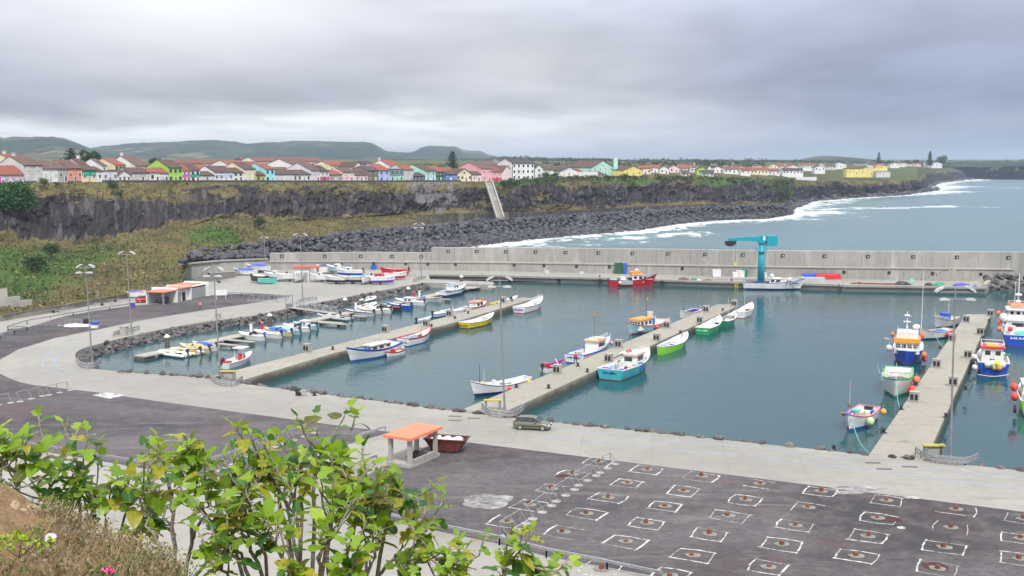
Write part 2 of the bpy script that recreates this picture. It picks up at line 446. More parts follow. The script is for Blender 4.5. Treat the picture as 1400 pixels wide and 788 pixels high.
at_ = me.attributes.new('foam', 'FLOAT', 'POINT'); at_.data.foreach_set('value', foam)
sea = struct(link('sea', me))

# ------------------------------------------------------------------ breakwater and low walls
def wall_strip(line, zb, zt, th, m, mat=0, back=Vector((.05, 1, 0))):
    """wall of given thickness along a line; zt may be list"""
    n = len(line); zt = zt if isinstance(zt, list) else [zt] * n
    bk = [p + back.normalized() * th for p in line]
    A_ = [m.add([(p.x, p.y, zb) for p in line]), m.add([(p.x, p.y, z) for p, z in zip(line, zt)]), m.add([(p.x, p.y, z) for p, z in zip(bk, zt)]), m.add([(p.x, p.y, zb) for p in bk])]
    for i in range(n - 1):
        for a_, b_ in ((0, 1), (1, 2), (2, 3)): m.face((A_[a_] + i + 1, A_[a_] + i, A_[b_] + i, A_[b_] + i + 1), mat)
    for e in (0, n - 1): m.face([A_[j] + e for j in range(4)], mat)
bw = thing('breakwater_wall', 'long grey concrete breakwater wall in two stepped tiers behind the far quay', 'sea wall', (0, 0, 0))
LB = list(reversed(WB))                              # left to right
LB = LB[1:]                                          # starts at u=365
Lr = LB[-1] + wdir * 7
lower = LB + [Lr]
zl = [3.45, 3.45, 3.55, 3.65, 3.85, 4.1, 4.35, 4.35]
m = MB(); wall_strip(lower, -1, zl, 3.4, m)
m.build('lower_tier', M_seawall, bw)
up = [p + Vector((.3, 2.6, 0)) for p in LB]; far_r = up[-1] + wdir * 120
kx = up[2] * .97 + up[1] * .03
m = MB(); wall_strip([up[0], up[1], kx], -1, [5.55, 5.8, 5.85], 2.0, m); wall_strip([kx + Vector((.02, .05, 0)), up[2], up[3], up[4], up[5], up[6], far_r], -1, [7.2, 7.25, 7.5, 7.8, 8.05, 8.4, 9.6], 2.2, m)
m.build('upper_tier', M_seawall, bw)
m = MB()
for i in range(len(lower) - 1):                      # parapet lip and pour joints
    m.beam(lower[i] + Vector((0, -.06, zl[i] - ZW - .12)), lower[i + 1] + Vector((0, -.06, zl[i + 1] - ZW - .12)), .3, .24)
m.build('lip', M_quay, bw)
M_joint = paint((.20, .19, .175), .9, .2, 1)
def wall_at(line, x):
    for a_, b_ in zip(line, line[1:]):
        if a_.x <= x <= b_.x: return a_.lerp(b_, (x - a_.x) / (b_.x - a_.x))
    return None
x = up[0].x + 3; k_ = 0
jA, jB, jC = MB().box((0, 0, 0), (.07, .06, 3.6)).mesh('pour_joint', M_joint), MB().box((0, 0, 0), (.07, .06, 2.2)).mesh('pour_joint', M_joint), MB().box((0, 0, 0), (.07, .05, 2.1)).mesh('pour_joint', M_joint)
while x < up[6].x + 20:
    p = wall_at([*up, far_r], x)
    if p: link('pour_joint', jA if x > kx.x else jB, bw, (p.x, p.y - .02, 5.45 if x > kx.x else 4.55))
    p = wall_at(lower, x + 2.5)
    if p: link('pour_joint', jC, bw, (p.x, p.y - .015, 2.35))
    x += 6.6 + (k_ % 3) * .5; k_ += 1
plate_mesh = MB(); plate_mesh.box((0, 0, 0), (1.0, .12, .8), 0); plate_mesh.box((.05, -.06, -.05), (.42, .06, .34), 1)
plate_me = plate_mesh.mesh('plate', [paint((.035, .035, .04), .7), paint((.4, .4, .4), .6)])
for u in [385, 444, 493, 536, 576, 613, 652, 692, 733, 775, 820, 866, 914, 965, 1017, 1071, 1128, 1188, 1250, 1309, 1382]:
    line = [*up, far_r]
    p = None
    for a_, b_ in zip(line, line[1:]):
        ua, ub = proj((a_.x, a_.y, 7))[0], proj((b_.x, b_.y, 7))[0]
        if ua <= u <= ub: p = a_.lerp(b_, (u - ua) / (ub - ua))
    zz = 4.75 if u < 587 else 6.35 + (u - 600) / 800 * .75
    if p: link('plate', plate_me, bw, (p.x, p.y - .06, zz))
hole = MB(); hole.box((0, 0, 0), (.75, .14, .75)); hole_me = hole.mesh('drain_hole', paint((.03, .03, .033), .8))
for u in [467, 555, 585, 623, 703, 745, 790, 835, 933, 1155, 1217, 1276, 1341]:
    for a_, b_ in zip(lower, lower[1:]):
        ua, ub = proj((a_.x, a_.y, 3))[0], proj((b_.x, b_.y, 3))[0]
        if ua <= u <= ub:
            p = a_.lerp(b_, (u - ua) / (ub - ua)); link('drain_hole', hole_me, bw, (p.x, p.y - .05, 3.0))
# stair recess near the quay end
m = MB(); p0 = wall_at(lower, lower[-2].x - 17); p1 = wall_at(lower, lower[-2].x - 5)
d = (p1 - p0).normalized()
for i in range(9):
    c = p0 + d * (2.5 + i * .9) + Vector((0, -.55, .18 + i * .17)); m.box((c.x, c.y, ZW + .17 * (i + 1)), (.9, 1.0, .34 * (i + 1)), rz=math.atan2(d.y, d.x))
m.build('stairs', M_quay, bw)
# end block of the quay
t = thing('end_wall', 'stubby concrete wall closing the right end of the far quay', 'wall', (0, 0, 0))
pA, pB = G(1348, 394), endb
m = MB(); m.beam(pA + Vector((-.4, 0, .25)), pB + Vector((-.4, 0, .25)), 1.0, 1.3); m.build('wall', M_quay, t)
# retaining wall under the boulders on the left
t = thing('retaining_wall', 'low grey retaining wall under the boulder bank by the parked boats', 'wall', (0, 0, 0))
rw = [G(246, 377, ZW), G(300, 371.5, ZW), G(366, 368.5, ZW)]
m = MB(); wall_strip(rw, 0, [4.05, 4.15, 4.25], 1.0, m); m.build('wall', M_seawall, t)
m = MB()
for a_, b_ in zip(rw, rw[1:]): m.beam(a_ + Vector((0, .3, 2.95)), b_ + Vector((0, .3, 2.95)), 1.3, .3)
m.build('coping', M_quay, t)
t = thing('kerb_wall', 'long low concrete wall at the foot of the grassy slope', 'wall', (0, 0, 0))
m = MB(); line = list(reversed([Vector((p.x, p.y, 0)) for p in HW])); wall_strip(line, 0, 2.4, .7, m); m.build('wall', M_lowwall, t)
t = thing('stepped_wall', 'pale grey stepped concrete wall climbing the slope above the road', 'wall', (0, 0, 0))
for (ua, ub, vt, vb) in ((-30, 11, 397, 425), (11, 27, 408, 424), (27, 43, 413.5, 423)):
    pa, pb = at(ua, vb, 214.0 + (ub) * .05), at(ub, vb, 216.0 + ub * .05); zt = at(ua, vt, 214).z
    m = MB(); m.beam(Vector((pa.x, pa.y, (zt - 1) / 2)), Vector((pb.x + .05, pb.y, (zt - 1) / 2)), .6, zt + 1); m.build('step', M_block, t)
# ------------------------------------------------------------------ cliff, plateau and hills
foot_t = [(-260, 190, 2.35), (0, 206, 2.35), (100, 224, 2.35), (175, 241, 2.35), (245, 262, 2.35), (262, 297, 4.5), (300, 318, 5.6), (350, 331, 5.6), (437, 364, 5.6), (500, 399, 5.6), (600, 430, 5.6), (675, 468, 5.6), (700, 473, 5.6), (800, 513, 5.6), (900, 557, 5.6), (950, 590, 5.6), (1050, 622, 5.6), (1076, 645, 3),
          (1084, 780, -1), (1110, 868, -1), (1190, 972, -1), (1235, 1018, -1), (1262, 1110, -1), (1268, 1230, -1), (1282, 1570, -1), (1325, 1880, -1), (1331, 2450, -1), (1400, 2590, -1), (2300, 2750, -1)]
cb_t = [(-260, 280, 335), (0, 305, 330), (95, 312, 335), (175, 325, 326), (240, 345, 315), (300, 365, 298), (350, 385, 302), (437, 425, 302), (500, 455, 297), (575, 495, 291), (700, 535, 290), (800, 570, 286), (900, 622, 281), (1000, 670, 279), (1060, 705, 279), (1078, 770, 280),
        (1110, 874, 273), (1190, 980, 266.5), (1235, 1028, 263.5), (1262, 1125, 258), (1268, 1250, 254), (1282, 1580, 247.5), (1325, 1890, 244), (1331, 2458, 238.4), (1400, 2600, 237.4), (2300, 2760, 236)]
lip_t = [(-260, 290, 251), (0, 335, 251), (100, 360, 250.5), (200, 385, 250.2), (300, 410, 250), (400, 440, 250), (500, 480, 249.8), (610, 535, 249), (690, 558, 249), (720, 566, 245), (800, 600, 242), (900, 650, 241.5), (1000, 702, 243), (1060, 740, 245.5), (1090, 815, 247.5),
         (1125, 884, 248), (1200, 1000, 247.2), (1255, 1062, 246.3), (1264, 1290, 237), (1282, 1600, 233), (1300, 1740, 231.5), (1318, 1905, 235), (1330, 2470, 236), (1400, 2625, 234), (2300, 2780, 234)]
def T2(tab, u): return interp([(a, b) for a, b, c in tab], u), interp([(a, c) for a, b, c in tab], u)
def lipY(u): return T2(lip_t, u)[0]
def plat(u, off=0.0):
    """ground level and point on the plateau, off metres behind the lip"""
    Y, v = T2(lip_t, u); z = at(u, v, Y).z
    zz = z + min(off, 14) * .0 + max(0, off - 14) * (.016 if u < 1080 else .012)
    x = at(u, v, Y + off).x
    return Vector((x, Y + off, zz))
us = us_t = list(range(-260, 1340, 2)) + [1340 + 8 * i for i in range(0, 110)]
NS, NC = 12, 22
rows = [[] for _ in range(NS + NC + 9)]; att = [[] for _ in rows]; att2 = [[] for _ in rows]; att3 = [[] for _ in rows]; att4 = [[] for _ in rows]; arc_s = 0.0; last_l = None
for u in us:
    fY, fz = T2(foot_t, u); cY, cv = T2(cb_t, u); lY, lv = T2(lip_t, u)
    f = at(u, 300, fY); f.z = fz; c = at(u, cv, cY); l = at(u, lv, lY)
    out = Vector((-(u - CX) / F * .6 + .25, -1, 0)).normalized()
    arc_s += (l - last_l).length if last_l else 0.0; last_l = l.copy(); s_ = arc_s
    col = []
    wander = 2.6 * fbm((u * .02, 3.1, 0), 3)
    for i in range(NS):
        t = i / NS; p = f.lerp(c, t); p.z += -1.2 * math.sin(PI * t) * (1 if u < 700 else .3)
        a = math.sin(PI * t)
        n = fbm((p.x * .03, p.y * .03, 1.7), 4) * 2.0 * a + fbm((p.x * .2, p.y * .2, 9), 3) * .45 * a
        p.z += n
        g = 0.0
        col.append((p, lerp(.10, .78, smooth(470, 660, u)) if u < 1078 else 1.0, t))
    for i in range(NC):
        t = i / (NC - 1); p = c.lerp(l, t)
        prof = (t ** 1.0); w_ = math.sin(PI * min(1, t * 1.02)) ** .6
        # bulging buttresses, ribs and ledges
        w1 = s_ + 5.0 * fbm((s_ * .04, p.z * .09, 21), 3); cell = noise.cell(Vector((w1 * .16, p.z * .20 + .5 * fbm((s_ * .1, 0, 2), 2), 0)))
        d = fbm((s_ * .022, p.z * .03, 1), 3) * 8.0 + (1 - abs(fbm((w1 * .075, p.z * .085, 5), 4)) * 2.2) * 3.4 + (1 - abs(fbm((w1 * .25, p.z * .22, 8), 3)) * 2) * 1.4 + fbm((s_ * .5, p.z * .6, 3), 3) * 1.3 + cell * 1.5
        d += (1.0 - abs(2 * ((p.z * .11 + 2.0 * fbm((s_ * .015, p.z * .05, 7), 3)) % 1.0) - 1.0)) * 1.5
        sc = 1.0 if u < 1080 else .8
        p = p + out * (d * w_ * sc)
        if t < 1: p.z += fbm((p.x * .12, p.y * .12, 31), 3) * 1.3 * w_
        edge = smooth(.50 + .75 * fbm((s_ * .03, t * 1.5, 4), 4), .97, t)
        lowe = smooth(.22, 0.0, t + .12 * fbm((p.x * .05, p.y * .05, 14), 2))
        col.append((p, max(0.0, 1.0 - max(edge * .95, lowe * .8)) if u < 1080 else 1.0 - edge * .9, t))
    street = plat(u, 14); col.append((Vector((l.x, l.y + 3, l.z + .05)), .0, 1)); col.append((street, .0, 1)); col.append((plat(u, 45), 0, 1)); col.append((plat(u, 140), 0, 1))
    Y1, Y2, Y3 = max(1500, lY + 420), max(2600, lY + 500), 5200
    v1 = interp([(0, 221), (700, 222.0), (1050, 223.5), (1200, 226), (1262, 230), (1330, 224), (2300, 224)], u)
    p = at(u, v1, Y1); col.append((p, 0, 1)); col.append((at(u, interp([(0, 217), (600, 219), (1200, 221), (1330, 221)], u), Y2), 0, 1)); col.append((at(u, 218.6, Y3), 0, 1)); col.append((at(u, 219, 14000), 0, 1))
    for j, (p, r, t) in enumerate(col):
        rows[j].append(p); att[j].append(r); att4[j].append(s_)
        uu = proj(p)
        g = 0.0
        for (gu, gv, ru, rv, s) in ((50, 362, 95, 24, 1.0), (15, 395, 60, 22, .9), (290, 322, 36, 12, 1.0), (318, 335, 20, 14, .8), (130, 345, 60, 14, .6), (215, 360, 50, 14, .3), (1010, 250, 60, 9, .9), (860, 248, 60, 6, .7), (1065, 262, 26, 16, .9), (690, 251, 40, 5, .9), (735, 247, 40, 5, 1), (845, 290, 26, 6, .6), (330, 252, 25, 4, .4)):
            q = ((uu[0] - gu) / ru) ** 2 + ((uu[1] - gv) / rv) ** 2
            if q < 4: g = max(g, s * math.exp(-q * 1.1))
        att2[j].append(g if j < NS + NC + 2 else (.35 if u < 700 else .15 if u < 1050 else .42))
        q = ((uu[0] - 592 - (uu[1] - 270) * .25) / 31) ** 2
        q += 1.5 * fbm((uu[0] * .05, uu[1] * .06, 6), 4) + (.5 if uu[1] > 280 else 0); cc = max(0, 1 - q) if 248 < uu[1] < 291 and NS <= j < NS + NC else 0
        att3[j].append(min(1, cc * 1.8))
def m_terrain():
    m, k, b = shader('cliff_ground'); P = k.pos(); rock = k.attr('rock'); green = k.attr('green'); con = k.attr('concrete')
    n1 = k.noise(P, .10, 8, .65); n2 = k.noise(P, .55, 8, .7); 
    cc = k.N.new('ShaderNodeCombineXYZ'); k.put(cc.inputs[0], k.attr('along')); k.put(cc.inputs[1], k.sep(P)[2]); AZ = cc.outputs[0]
    n3 = k.noise(k.mapping(AZ, (1, .42, 1)), .22, 9, .74, .9); vo = k.voronoi(k.mapping(AZ, (1, .62, 1)), .40, 'DISTANCE_TO_EDGE')
    # rock : dark basalt with pale weathered streaks and brown stain
    rc = k.mix(k.maprange(n3, .40, .62), (.012, .010, .014), (.074, .066, .076))
    rc = k.mix(k.maprange(n2, .58, .75, 0, .75), rc, (.135, .124, .126))
    rc = k.mix(k.maprange(n1, .44, .60, 0, .8), rc, (.058, .043, .034))
    rc = k.mix(k.maprange(vo, .0, .10, .6, 0), rc, (.018, .016, .02))  # crevice shade painted dark into the rock colour along cell edges
    blk = k.sep(k.voronoi(k.mapping(AZ, (1, .55, 1)), .62, 'F1', 'Color'))
    rc = k.mix(k.maprange(blk[0], 0, 1, .0, .6), rc, (.014, .012, .016)); rc = k.mix(k.maprange(blk[1], .72, 1, 0, .6), rc, (.150, .138, .142))
    # soil and dry grass
    gr = k.mix(k.maprange(n1, .35, .65), (.085, .068, .030), (.235, .190, .075))
    gr = k.mix(k.maprange(n2, .42, .68, 0, .85), gr, (.042, .042, .022))
    gg = k.mix(k.maprange(n2, .35, .65), (.032, .075, .016), (.100, .175, .034))
    gm = k.math('MULTIPLY', k.maprange(k.math('ADD', green, k.maprange(n1, .3, .7, -.45, .45)), .25, .6), 1.0, clamp=True)
    gr = k.mix(gm, gr, gg)
    rm = k.maprange(k.math('ADD', rock, k.maprange(n2, .3, .7, -.4, .4)), .35, .62, 0, 1, True)
    c = k.mix(rm, gr, rc)
    cm = k.math('MULTIPLY', k.maprange(k.math('ADD', con, k.maprange(n3, .3, .7, -1.1, .35)), .10, .5), .8)
    c = k.mix(cm, c, (.185, .177, .185))
    k.put(b.inputs['Base Color'], c); b.inputs['Roughness'].default_value = .95; b.inputs['Specular IOR Level'].default_value = .2
    h = k.math('ADD', k.math('MULTIPLY', k.math('ADD', n2, n3), .8), k.math('MULTIPLY', k.maprange(vo, 0, .3), .5))
    k.put(b.inputs['Normal'], k.bump(h, .9, 1.2))
    return m
M_terrain = m_terrain()
mb = MB(); mb.grid(rows); me = mb.mesh('terrain', M_terrain, True)
for nm, A_ in (('rock', att), ('green', att2), ('concrete', att3), ('along', att4)):
    a_ = me.attributes.new(nm, 'FLOAT', 'POINT'); a_.data.foreach_set('value', [x for r in A_ for x in r])
me.polygons.foreach_set('use_smooth', [False] * len(me.polygons))
terr = struct(link('terrain', me)); terr['label'] = 'cliff with dark basalt face and the plateau above it'
TR = rows

# hills ------------------------------------------------------------
def m_hill(name, a, b_, c_):
    m, k, b = shader(name); P = k.pos()
    big = k.noise(k.mapping(P, (1, .5, 2.2)), .0035, 5, .6); f = k.voronoi(k.mapping(P, (1, .55, 2.6), rot=(0, 0, .5)), .0048, 'F1', 'Color'); fs = k.sep(f)
    woods = k.noise(k.mapping(P, (1, 1, 2)), .011, 6, .7)
    c = k.mix(k.maprange(fs[0], .1, .9), a, b_)
    c = k.mix(k.maprange(fs[1], .78, .84, 0, .75), c, c_)
    c = k.mix(k.maprange(woods, .45, .53, 0, .9), c, (.010, .022, .015))
    k.put(b.inputs['Base Color'], c); b.inputs['Roughness'].default_value = 1; b.inputs['Specular IOR Level'].default_value = .05
    k.put(b.inputs['Normal'], k.bump(woods, .8, 12))
    return m
M_hill = m_hill('hill_fields', (.020, .042, .026), (.050, .082, .040), (.20, .17, .08))
M_wood = m_hill('wooded_ridge', (.03, .055, .03), (.045, .075, .035), (.09, .12, .05))
def hill(name, prof, D, depth, mat, rough=1.0, label=None, step=4, dz=0):
    u0, u1 = prof[0][0], prof[-1][0]; cols = []; u = u0
    us_ = []
    while u <= u1: us_.append(u); u += step
    rws = [[] for _ in range(17)]
    for u in us_:
        v = interp(prof, u); crest = at(u, v, D); base = at(u, 221.5, D - depth).z - 8
        for j in range(17):
            t = j / 16.0
            if j <= 12:
                q = j / 12; Y = D - depth * (1 - q); z = lerp(base, crest.z, math.sin(q * PI / 2) ** 1.15)
                z += fbm((u * .02, Y * .004, D), 4) * (crest.z - base) * .13 * math.sin(PI * q) * rough
            else:
                q = (j - 12) / 4; Y = D + depth * .8 * q; z = lerp(crest.z, base, q * q)
            x = at(u, 220, Y).x
            z += fbm((x * .010, Y * .006, 5), 5) * 4.5 * rough
            rws[j].append((x, Y, z))
    m_ = MB(); m_.grid(rws); o = m_.build(name, mat, smooth_=True); struct(o)
    if label: o['label'] = label
    return o
hill('hills', [(-260, 196), (-60, 195), (0, 190), (25, 188), (48, 187.5), (70, 188), (84, 190), (92, 191), (105, 196), (118, 201.5), (125, 204), (150, 210), (190, 216), (230, 222)], 3900, 1500, M_hill)
hill('hills', [(90, 222), (118, 207), (126, 203.5), (145, 200), (180, 197.5), (215, 196), (250, 194), (290, 192), (310, 194), (340, 197), (380, 195), (420, 193), (450, 194), (480, 194.5), (500, 195), (509, 197), (517, 201), (528, 208), (560, 209.5), (600, 213), (650, 219), (680, 223)], 4700, 1500, M_hill)
hill('hills', [(540, 220), (560, 209), (568, 206.5), (576, 201.5), (590, 200), (612, 200.5), (622, 200), (632, 204.5), (645, 207), (655, 206.8), (668, 212), (690, 216.5), (720, 219), (760, 223)], 5000, 1000, M_hill)
hill('hills', [(1060, 223), (1095, 218.5), (1108, 215.5), (1122, 213.2), (1140, 214), (1165, 215.5), (1195, 218.5), (1230, 222)], 3600, 900, M_hill, .4)
hill('wooded_ridge', [(330, 223), (420, 219), (520, 219.5), (560, 217.5), (600, 218.5), (640, 217), (665, 217.5), (690, 214), (715, 216), (735, 215.3), (760, 217), (790, 218), (820, 216.8), (860, 219.3), (900, 221), (960, 221), (1020, 220.5), (1070, 219.5), (1130, 221), (1260, 221.5), (1340, 221), (1420, 220.5), (1800, 220)], 2300, 420, M_wood, .35, step=2)

# boulders ---------------------------------------------------------
def rock_protos(n, sub, seed):
    out = []; rr = random.Random(seed)
    for i in range(n):
        bm = bmesh.new(); bmesh.ops.create_icosphere(bm, subdivisions=sub, radius=1)
        sx, sy, sz = rr.uniform(.8, 1.25), rr.uniform(.7, 1.1), rr.uniform(.55, .85); off = rr.uniform(0, 90)
        for vtx in bm.verts:
            d = 1 + .35 * noise.noise(vtx.co * 1.1 + Vector((off, 0, 0))) + rr.uniform(-.14, .14)
            vtx.co = Vector((vtx.co.x * sx, vtx.co.y * sy, vtx.co.z * sz)) * d
        bm.verts.index_update(); out.append(([v.co.copy() for v in bm.verts], [[v.index for v in f.verts] for f in bm.faces])); bm.free()
    return out
RP0 = rock_protos(9, 1, 3); RP1 = rock_protos(9, 2, 4)
def m_rock(name, lo, hi):
    m, k, b = shader(name); P = k.pos(); n = k.noise(P, .8, 6, .65); n2 = k.noise(P, 4, 5, .7); r = k.attr('tone')
    c = k.mix(k.maprange(n, .3, .7), lo, hi); c = k.mix(k.maprange(n2, .5, .8, 0, .6), c, tuple(x * 1.7 for x in hi))
    c = k.mix(r, tuple(x * .55 for x in lo), c, 'MIX')
    k.put(b.inputs['Base Color'], c); b.inputs['Roughness'].default_value = .85
    k.put(b.inputs['Normal'], k.bump(n2, .5, .1)); return m
M_boulder = m_rock('basalt_boulder', (.060, .058, .068), (.135, .130, .148))
M_riprap = m_rock('riprap_stone', (.075, .070, .072), (.20, .185, .18))
def rock_heap(name, items, protos, mat, label):
    m = MB(); tone = []
    for p, s in items:
        V, Fc = R.choice(protos); M = Matrix.LocRotScale(p, Euler((R.uniform(-.6, .6), R.uniform(-.6, .6), R.uniform(0, 6.3))), Vector((s, s, s)))
        n = m.add([M @ v for v in V]); t = R.uniform(.1, 1.0)
        for f in Fc: m.face([n + i for i in f])
        tone += [t] * len(V)
    me = m.mesh(name, mat); a_ = me.attributes.new('tone', 'FLOAT', 'POINT'); a_.data.foreach_set('value', tone)
    o = link(name, me); stuff(o); o['label'] = label; return o
bot_t = [(250, 305), (350, 311), (437, 325), (500, 345), (560, 365), (640, 398), (690, 421), (732, 440), (800, 466), (875, 498), (925, 545), (975, 578), (1050, 598), (1080, 640)]
items = []
u = 250.0
while u < 1082:
    Yt = interp([(a, b) for a, b, c in foot_t], u); Yb = interp(bot_t, u); D = (Yt + Yb) / 2
    nrow = int(max(4, (Yt - Yb + 6) / 1.6))
    for j in range(nrow):
        t = (j + R.random()) / nrow; Y = lerp(Yb - 2, Yt + 4, t); uu = u + R.uniform(-3, 3)
        x = at(uu, 300, Y).x; z = lerp(-.8, 6.0, smooth(0, .9, t)) + .8 * math.sin(t * 9) * (t < .85) + R.uniform(-.3, .3)
        if uu < 366: z = max(z, 4.2 + t * 1.3)
        items.append((Vector((x, Y, z)), R.uniform(.5, 1.15) * (1.6 if R.random() < .08 else 1)))
    u += 1500 * 1.5 / D
rock_heap('boulder_bank', items, RP0, M_boulder, 'bank of dark basalt boulders between the cliff and the sea')
# a sheet under the boulders so no gap shows
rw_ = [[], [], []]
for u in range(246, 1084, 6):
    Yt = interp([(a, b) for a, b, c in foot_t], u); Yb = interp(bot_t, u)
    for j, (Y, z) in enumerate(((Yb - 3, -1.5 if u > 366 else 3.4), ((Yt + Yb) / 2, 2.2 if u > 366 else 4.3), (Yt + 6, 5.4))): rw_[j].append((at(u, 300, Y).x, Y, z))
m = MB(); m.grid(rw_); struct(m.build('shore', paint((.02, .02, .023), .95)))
# rubble at the foot of the low cliff and skerries
items = []
for (ua, ub, Ya, Yb2) in ((1080, 1112, 700, 862), (1110, 1190, 862, 966), (1190, 1236, 966, 1012), (1236, 1285, 1010, 1190), (1268, 1284, 1240, 1560), (1284, 1332, 1560, 1870)):
    n = 70
    for i in range(n):
        t = R.random(); u = lerp(ua, ub, t); Y = lerp(Ya, Yb2, t) + R.uniform(-8, 14)
        items.append((Vector((at(u, 260, Y).x, Y, R.uniform(-1.2, 2.2))), R.uniform(1.0, 3.4)))
rock_heap('shore_rocks', items, RP0, M_boulder, 'dark rocks along the foot of the far low cliff')
# riprap : marina bank, promenade edge, quay end
def along(px, step):
    pts = PW(px); out = []
    for a_, b_ in zip(pts, pts[1:]):
        L_ = (b_ - a_).length; n = max(1, int(L_ / step)); d = (b_ - a_).normalized()
        for i in range(n): out.append((a_ + d * (i + R.random()) * L_ / n, Vector((d.y, -d.x, 0)), proj(a_)[0]))
    return out
items = []
for p, nn, u in along(curve, .42):
    wat = nn if nn.dot(Vector((.4, -1, 0))) > -.2 else nn
    for k_ in range(3):
        t = R.random(); q = p + nn * (.3 + 2.8 * t); q.z = lerp(ZW - .2, -.5, t) + R.uniform(-.15, .2)
        items.append((q, R.uniform(.32, .68)))
for p, nn, u in along(list(reversed(near_edge)), .8):
    pass
for p, nn, u in along(near_edge, .40):
    if any(a_ < u < b_ for a_, b_ in ((1188, 1262), (640, 742), (290, 330))) and R.random() < .0: continue
    for k_ in range(2):
        t = R.random(); q = p + nn * (-.15 + 2.4 * t); q.z = lerp(ZW + .16, -.5, t ** 1.1) + R.uniform(-.14, .14)
        items.append((q, R.uniform(.30, .58)))
for i in range(420):
    u = R.uniform(1352, 1760); t = R.random(); pb = G(1352, 397, 0); pb = pb + wdir * R.uniform(-1, 60); q = pb + Vector((.9, 5.5, 0)) * t + Vector((1.5, 0, 0)); q.z = lerp(-.6, 3.0, t)
    items.append((q, R.uniform(.55, 1.1)))
rock_heap('riprap', items, RP1 if False else RP0, M_riprap, 'grey riprap stones lining the harbour edge')
for p, nn, u in []: pass

# concrete chute down the cliff
t = thing('drainage_chute', 'pale concrete drainage chute running down the dark cliff', 'chute', (0, 0, 0))
m = MB(); L1 = []; n = 8
for i in range(n + 1):
    q = i / n; Y = lerp(546, 486, q); L1.append((at(lerp(664, 680, q), lerp(252, 302, q), Y), at(lerp(673, 689, q), lerp(251, 301, q), Y + 1)))
for (a_, b_), (c_, d_) in zip(L1, L1[1:]):
    off = Vector((0, -2.5, .3))
    m.beam((a_ + b_) / 2 + off, (c_ + d_) / 2 + off, (b_ - a_).length * .8, .8)
m.build('channel', M_lowwall, t)
for s in (0, 1):
    m = MB()
    for x_, y_ in zip(L1, L1[1:]): m.beam(x_[s] + Vector((0, -2.5, .9)), y_[s] + Vector((0, -2.5, .9)), .7, 1.6)
    m.build('side_wall', M_quay, t)
# ------------------------------------------------------------------ the town on the cliff
CW = {'white': (.76, .76, .75), 'lilac': (.66, .64, .73), 'grey': (.42, .41, .40), 'palegrey': (.58, .57, .58), 'salmon': (.74, .31, .20), 'cream': (.76, .68, .48), 'lime': (.36, .64, .10),
      'magenta': (.62, .09, .42), 'teal': (.02, .36, .22), 'cyan': (.34, .74, .80), 'peri': (.46, .54, .80), 'mint': (.44, .72, .62), 'dgreen': (.015, .10, .085), 'blue': (.10, .22, .66), 'pink': (.82, .42, .47),
      'palepink': (.80, .62, .64), 'crimson': (.48, .03, .12), 'olive': (.44, .44, .10), 'brown': (.22, .17, .15), 'slate': (.11, .11, .15), 'yellow': (.78, .66, .20), 'greyteal': (.22, .30, .31), 'purple': (.18, .12, .30), 'sky': (.15, .42, .78)}
M_wall = {n: paint(c, .8, .07, .35, dirt=tuple(x * .55 for x in c)) for n, c in CW.items()}
def m_roof(base):
    m, k, b = shader('roof_tiles'); P = k.obj(); o = k.sep(P)
    wv = k.math('ABSOLUTE', k.math('SINE', k.math('MULTIPLY', o[0], 14.0))); rowf = k.math('FRACT', k.math('MULTIPLY', o[2], 4.0))
    n = k.noise(P, .9, 7, .7); n2 = k.noise(P, 5, 3, .6)
    c = k.mix(k.maprange(n, .3, .7), tuple(x * .62 for x in base), tuple(min(1, x * 1.3) for x in base))
    c = k.mix(k.maprange(n2, .45, .75, 0, .5), c, tuple(x * .5 for x in base))
    c = k.mix(k.maprange(rowf, .0, .18, .45, 0), c, tuple(x * .35 for x in base))
    k.put(b.inputs['Base Color'], c); b.inputs['Roughness'].default_value = .9
    k.put(b.inputs['Normal'], k.bump(wv, .5, .05)); return m
M_roof = {'brown': m_roof((.105, .062, .050)), 'red': m_roof((.27, .088, .052)), 'mauve': m_roof((.145, .085, .072)), 'dark': m_roof((.065, .058, .062)), 'rose': m_roof((.20, .082, .066))}
def pane_mesh(frame, pane):
    m = MB(); m.box((0, 0, 0), (1, .10, 1), 0); m.box((-.21, -.05, 0), (.34, .06, .82), 1); m.box((.21, -.05, 0), (.34, .06, .82), 1); return m.mesh('window', [frame, pane])
M_frame_w = paint((.8, .8, .78), .6); M_frame_d = paint((.16, .15, .14), .6); M_blind = paint((.50, .50, .50), .6)
WIN = {'w': pane_mesh(M_frame_w, M_glass), 'd': pane_mesh(M_frame_d, M_glass), 'b': pane_mesh(M_frame_w, M_blind), 'k': pane_mesh(M_black, M_glass), 'm': pane_mesh(paint(CW['magenta'], .6), M_blind)}
_door = {}
def door_mesh(col):
    if col not in _door:
        m = MB(); m.box((0, 0, 0), (1, .10, 1), 0); m.box((0, -.05, .02), (.7, .06, .86), 1); _door[col] = m.mesh('door', [M_frame_w, paint(col, .6)])
    return _door[col]
def put_win(t, kind, x, y, z, w, h, rz=0):
    o = link('window', WIN[kind], t, (x, y, z)); o.scale = (w, 1, h); o.rotation_euler = (0, 0, rz); return o
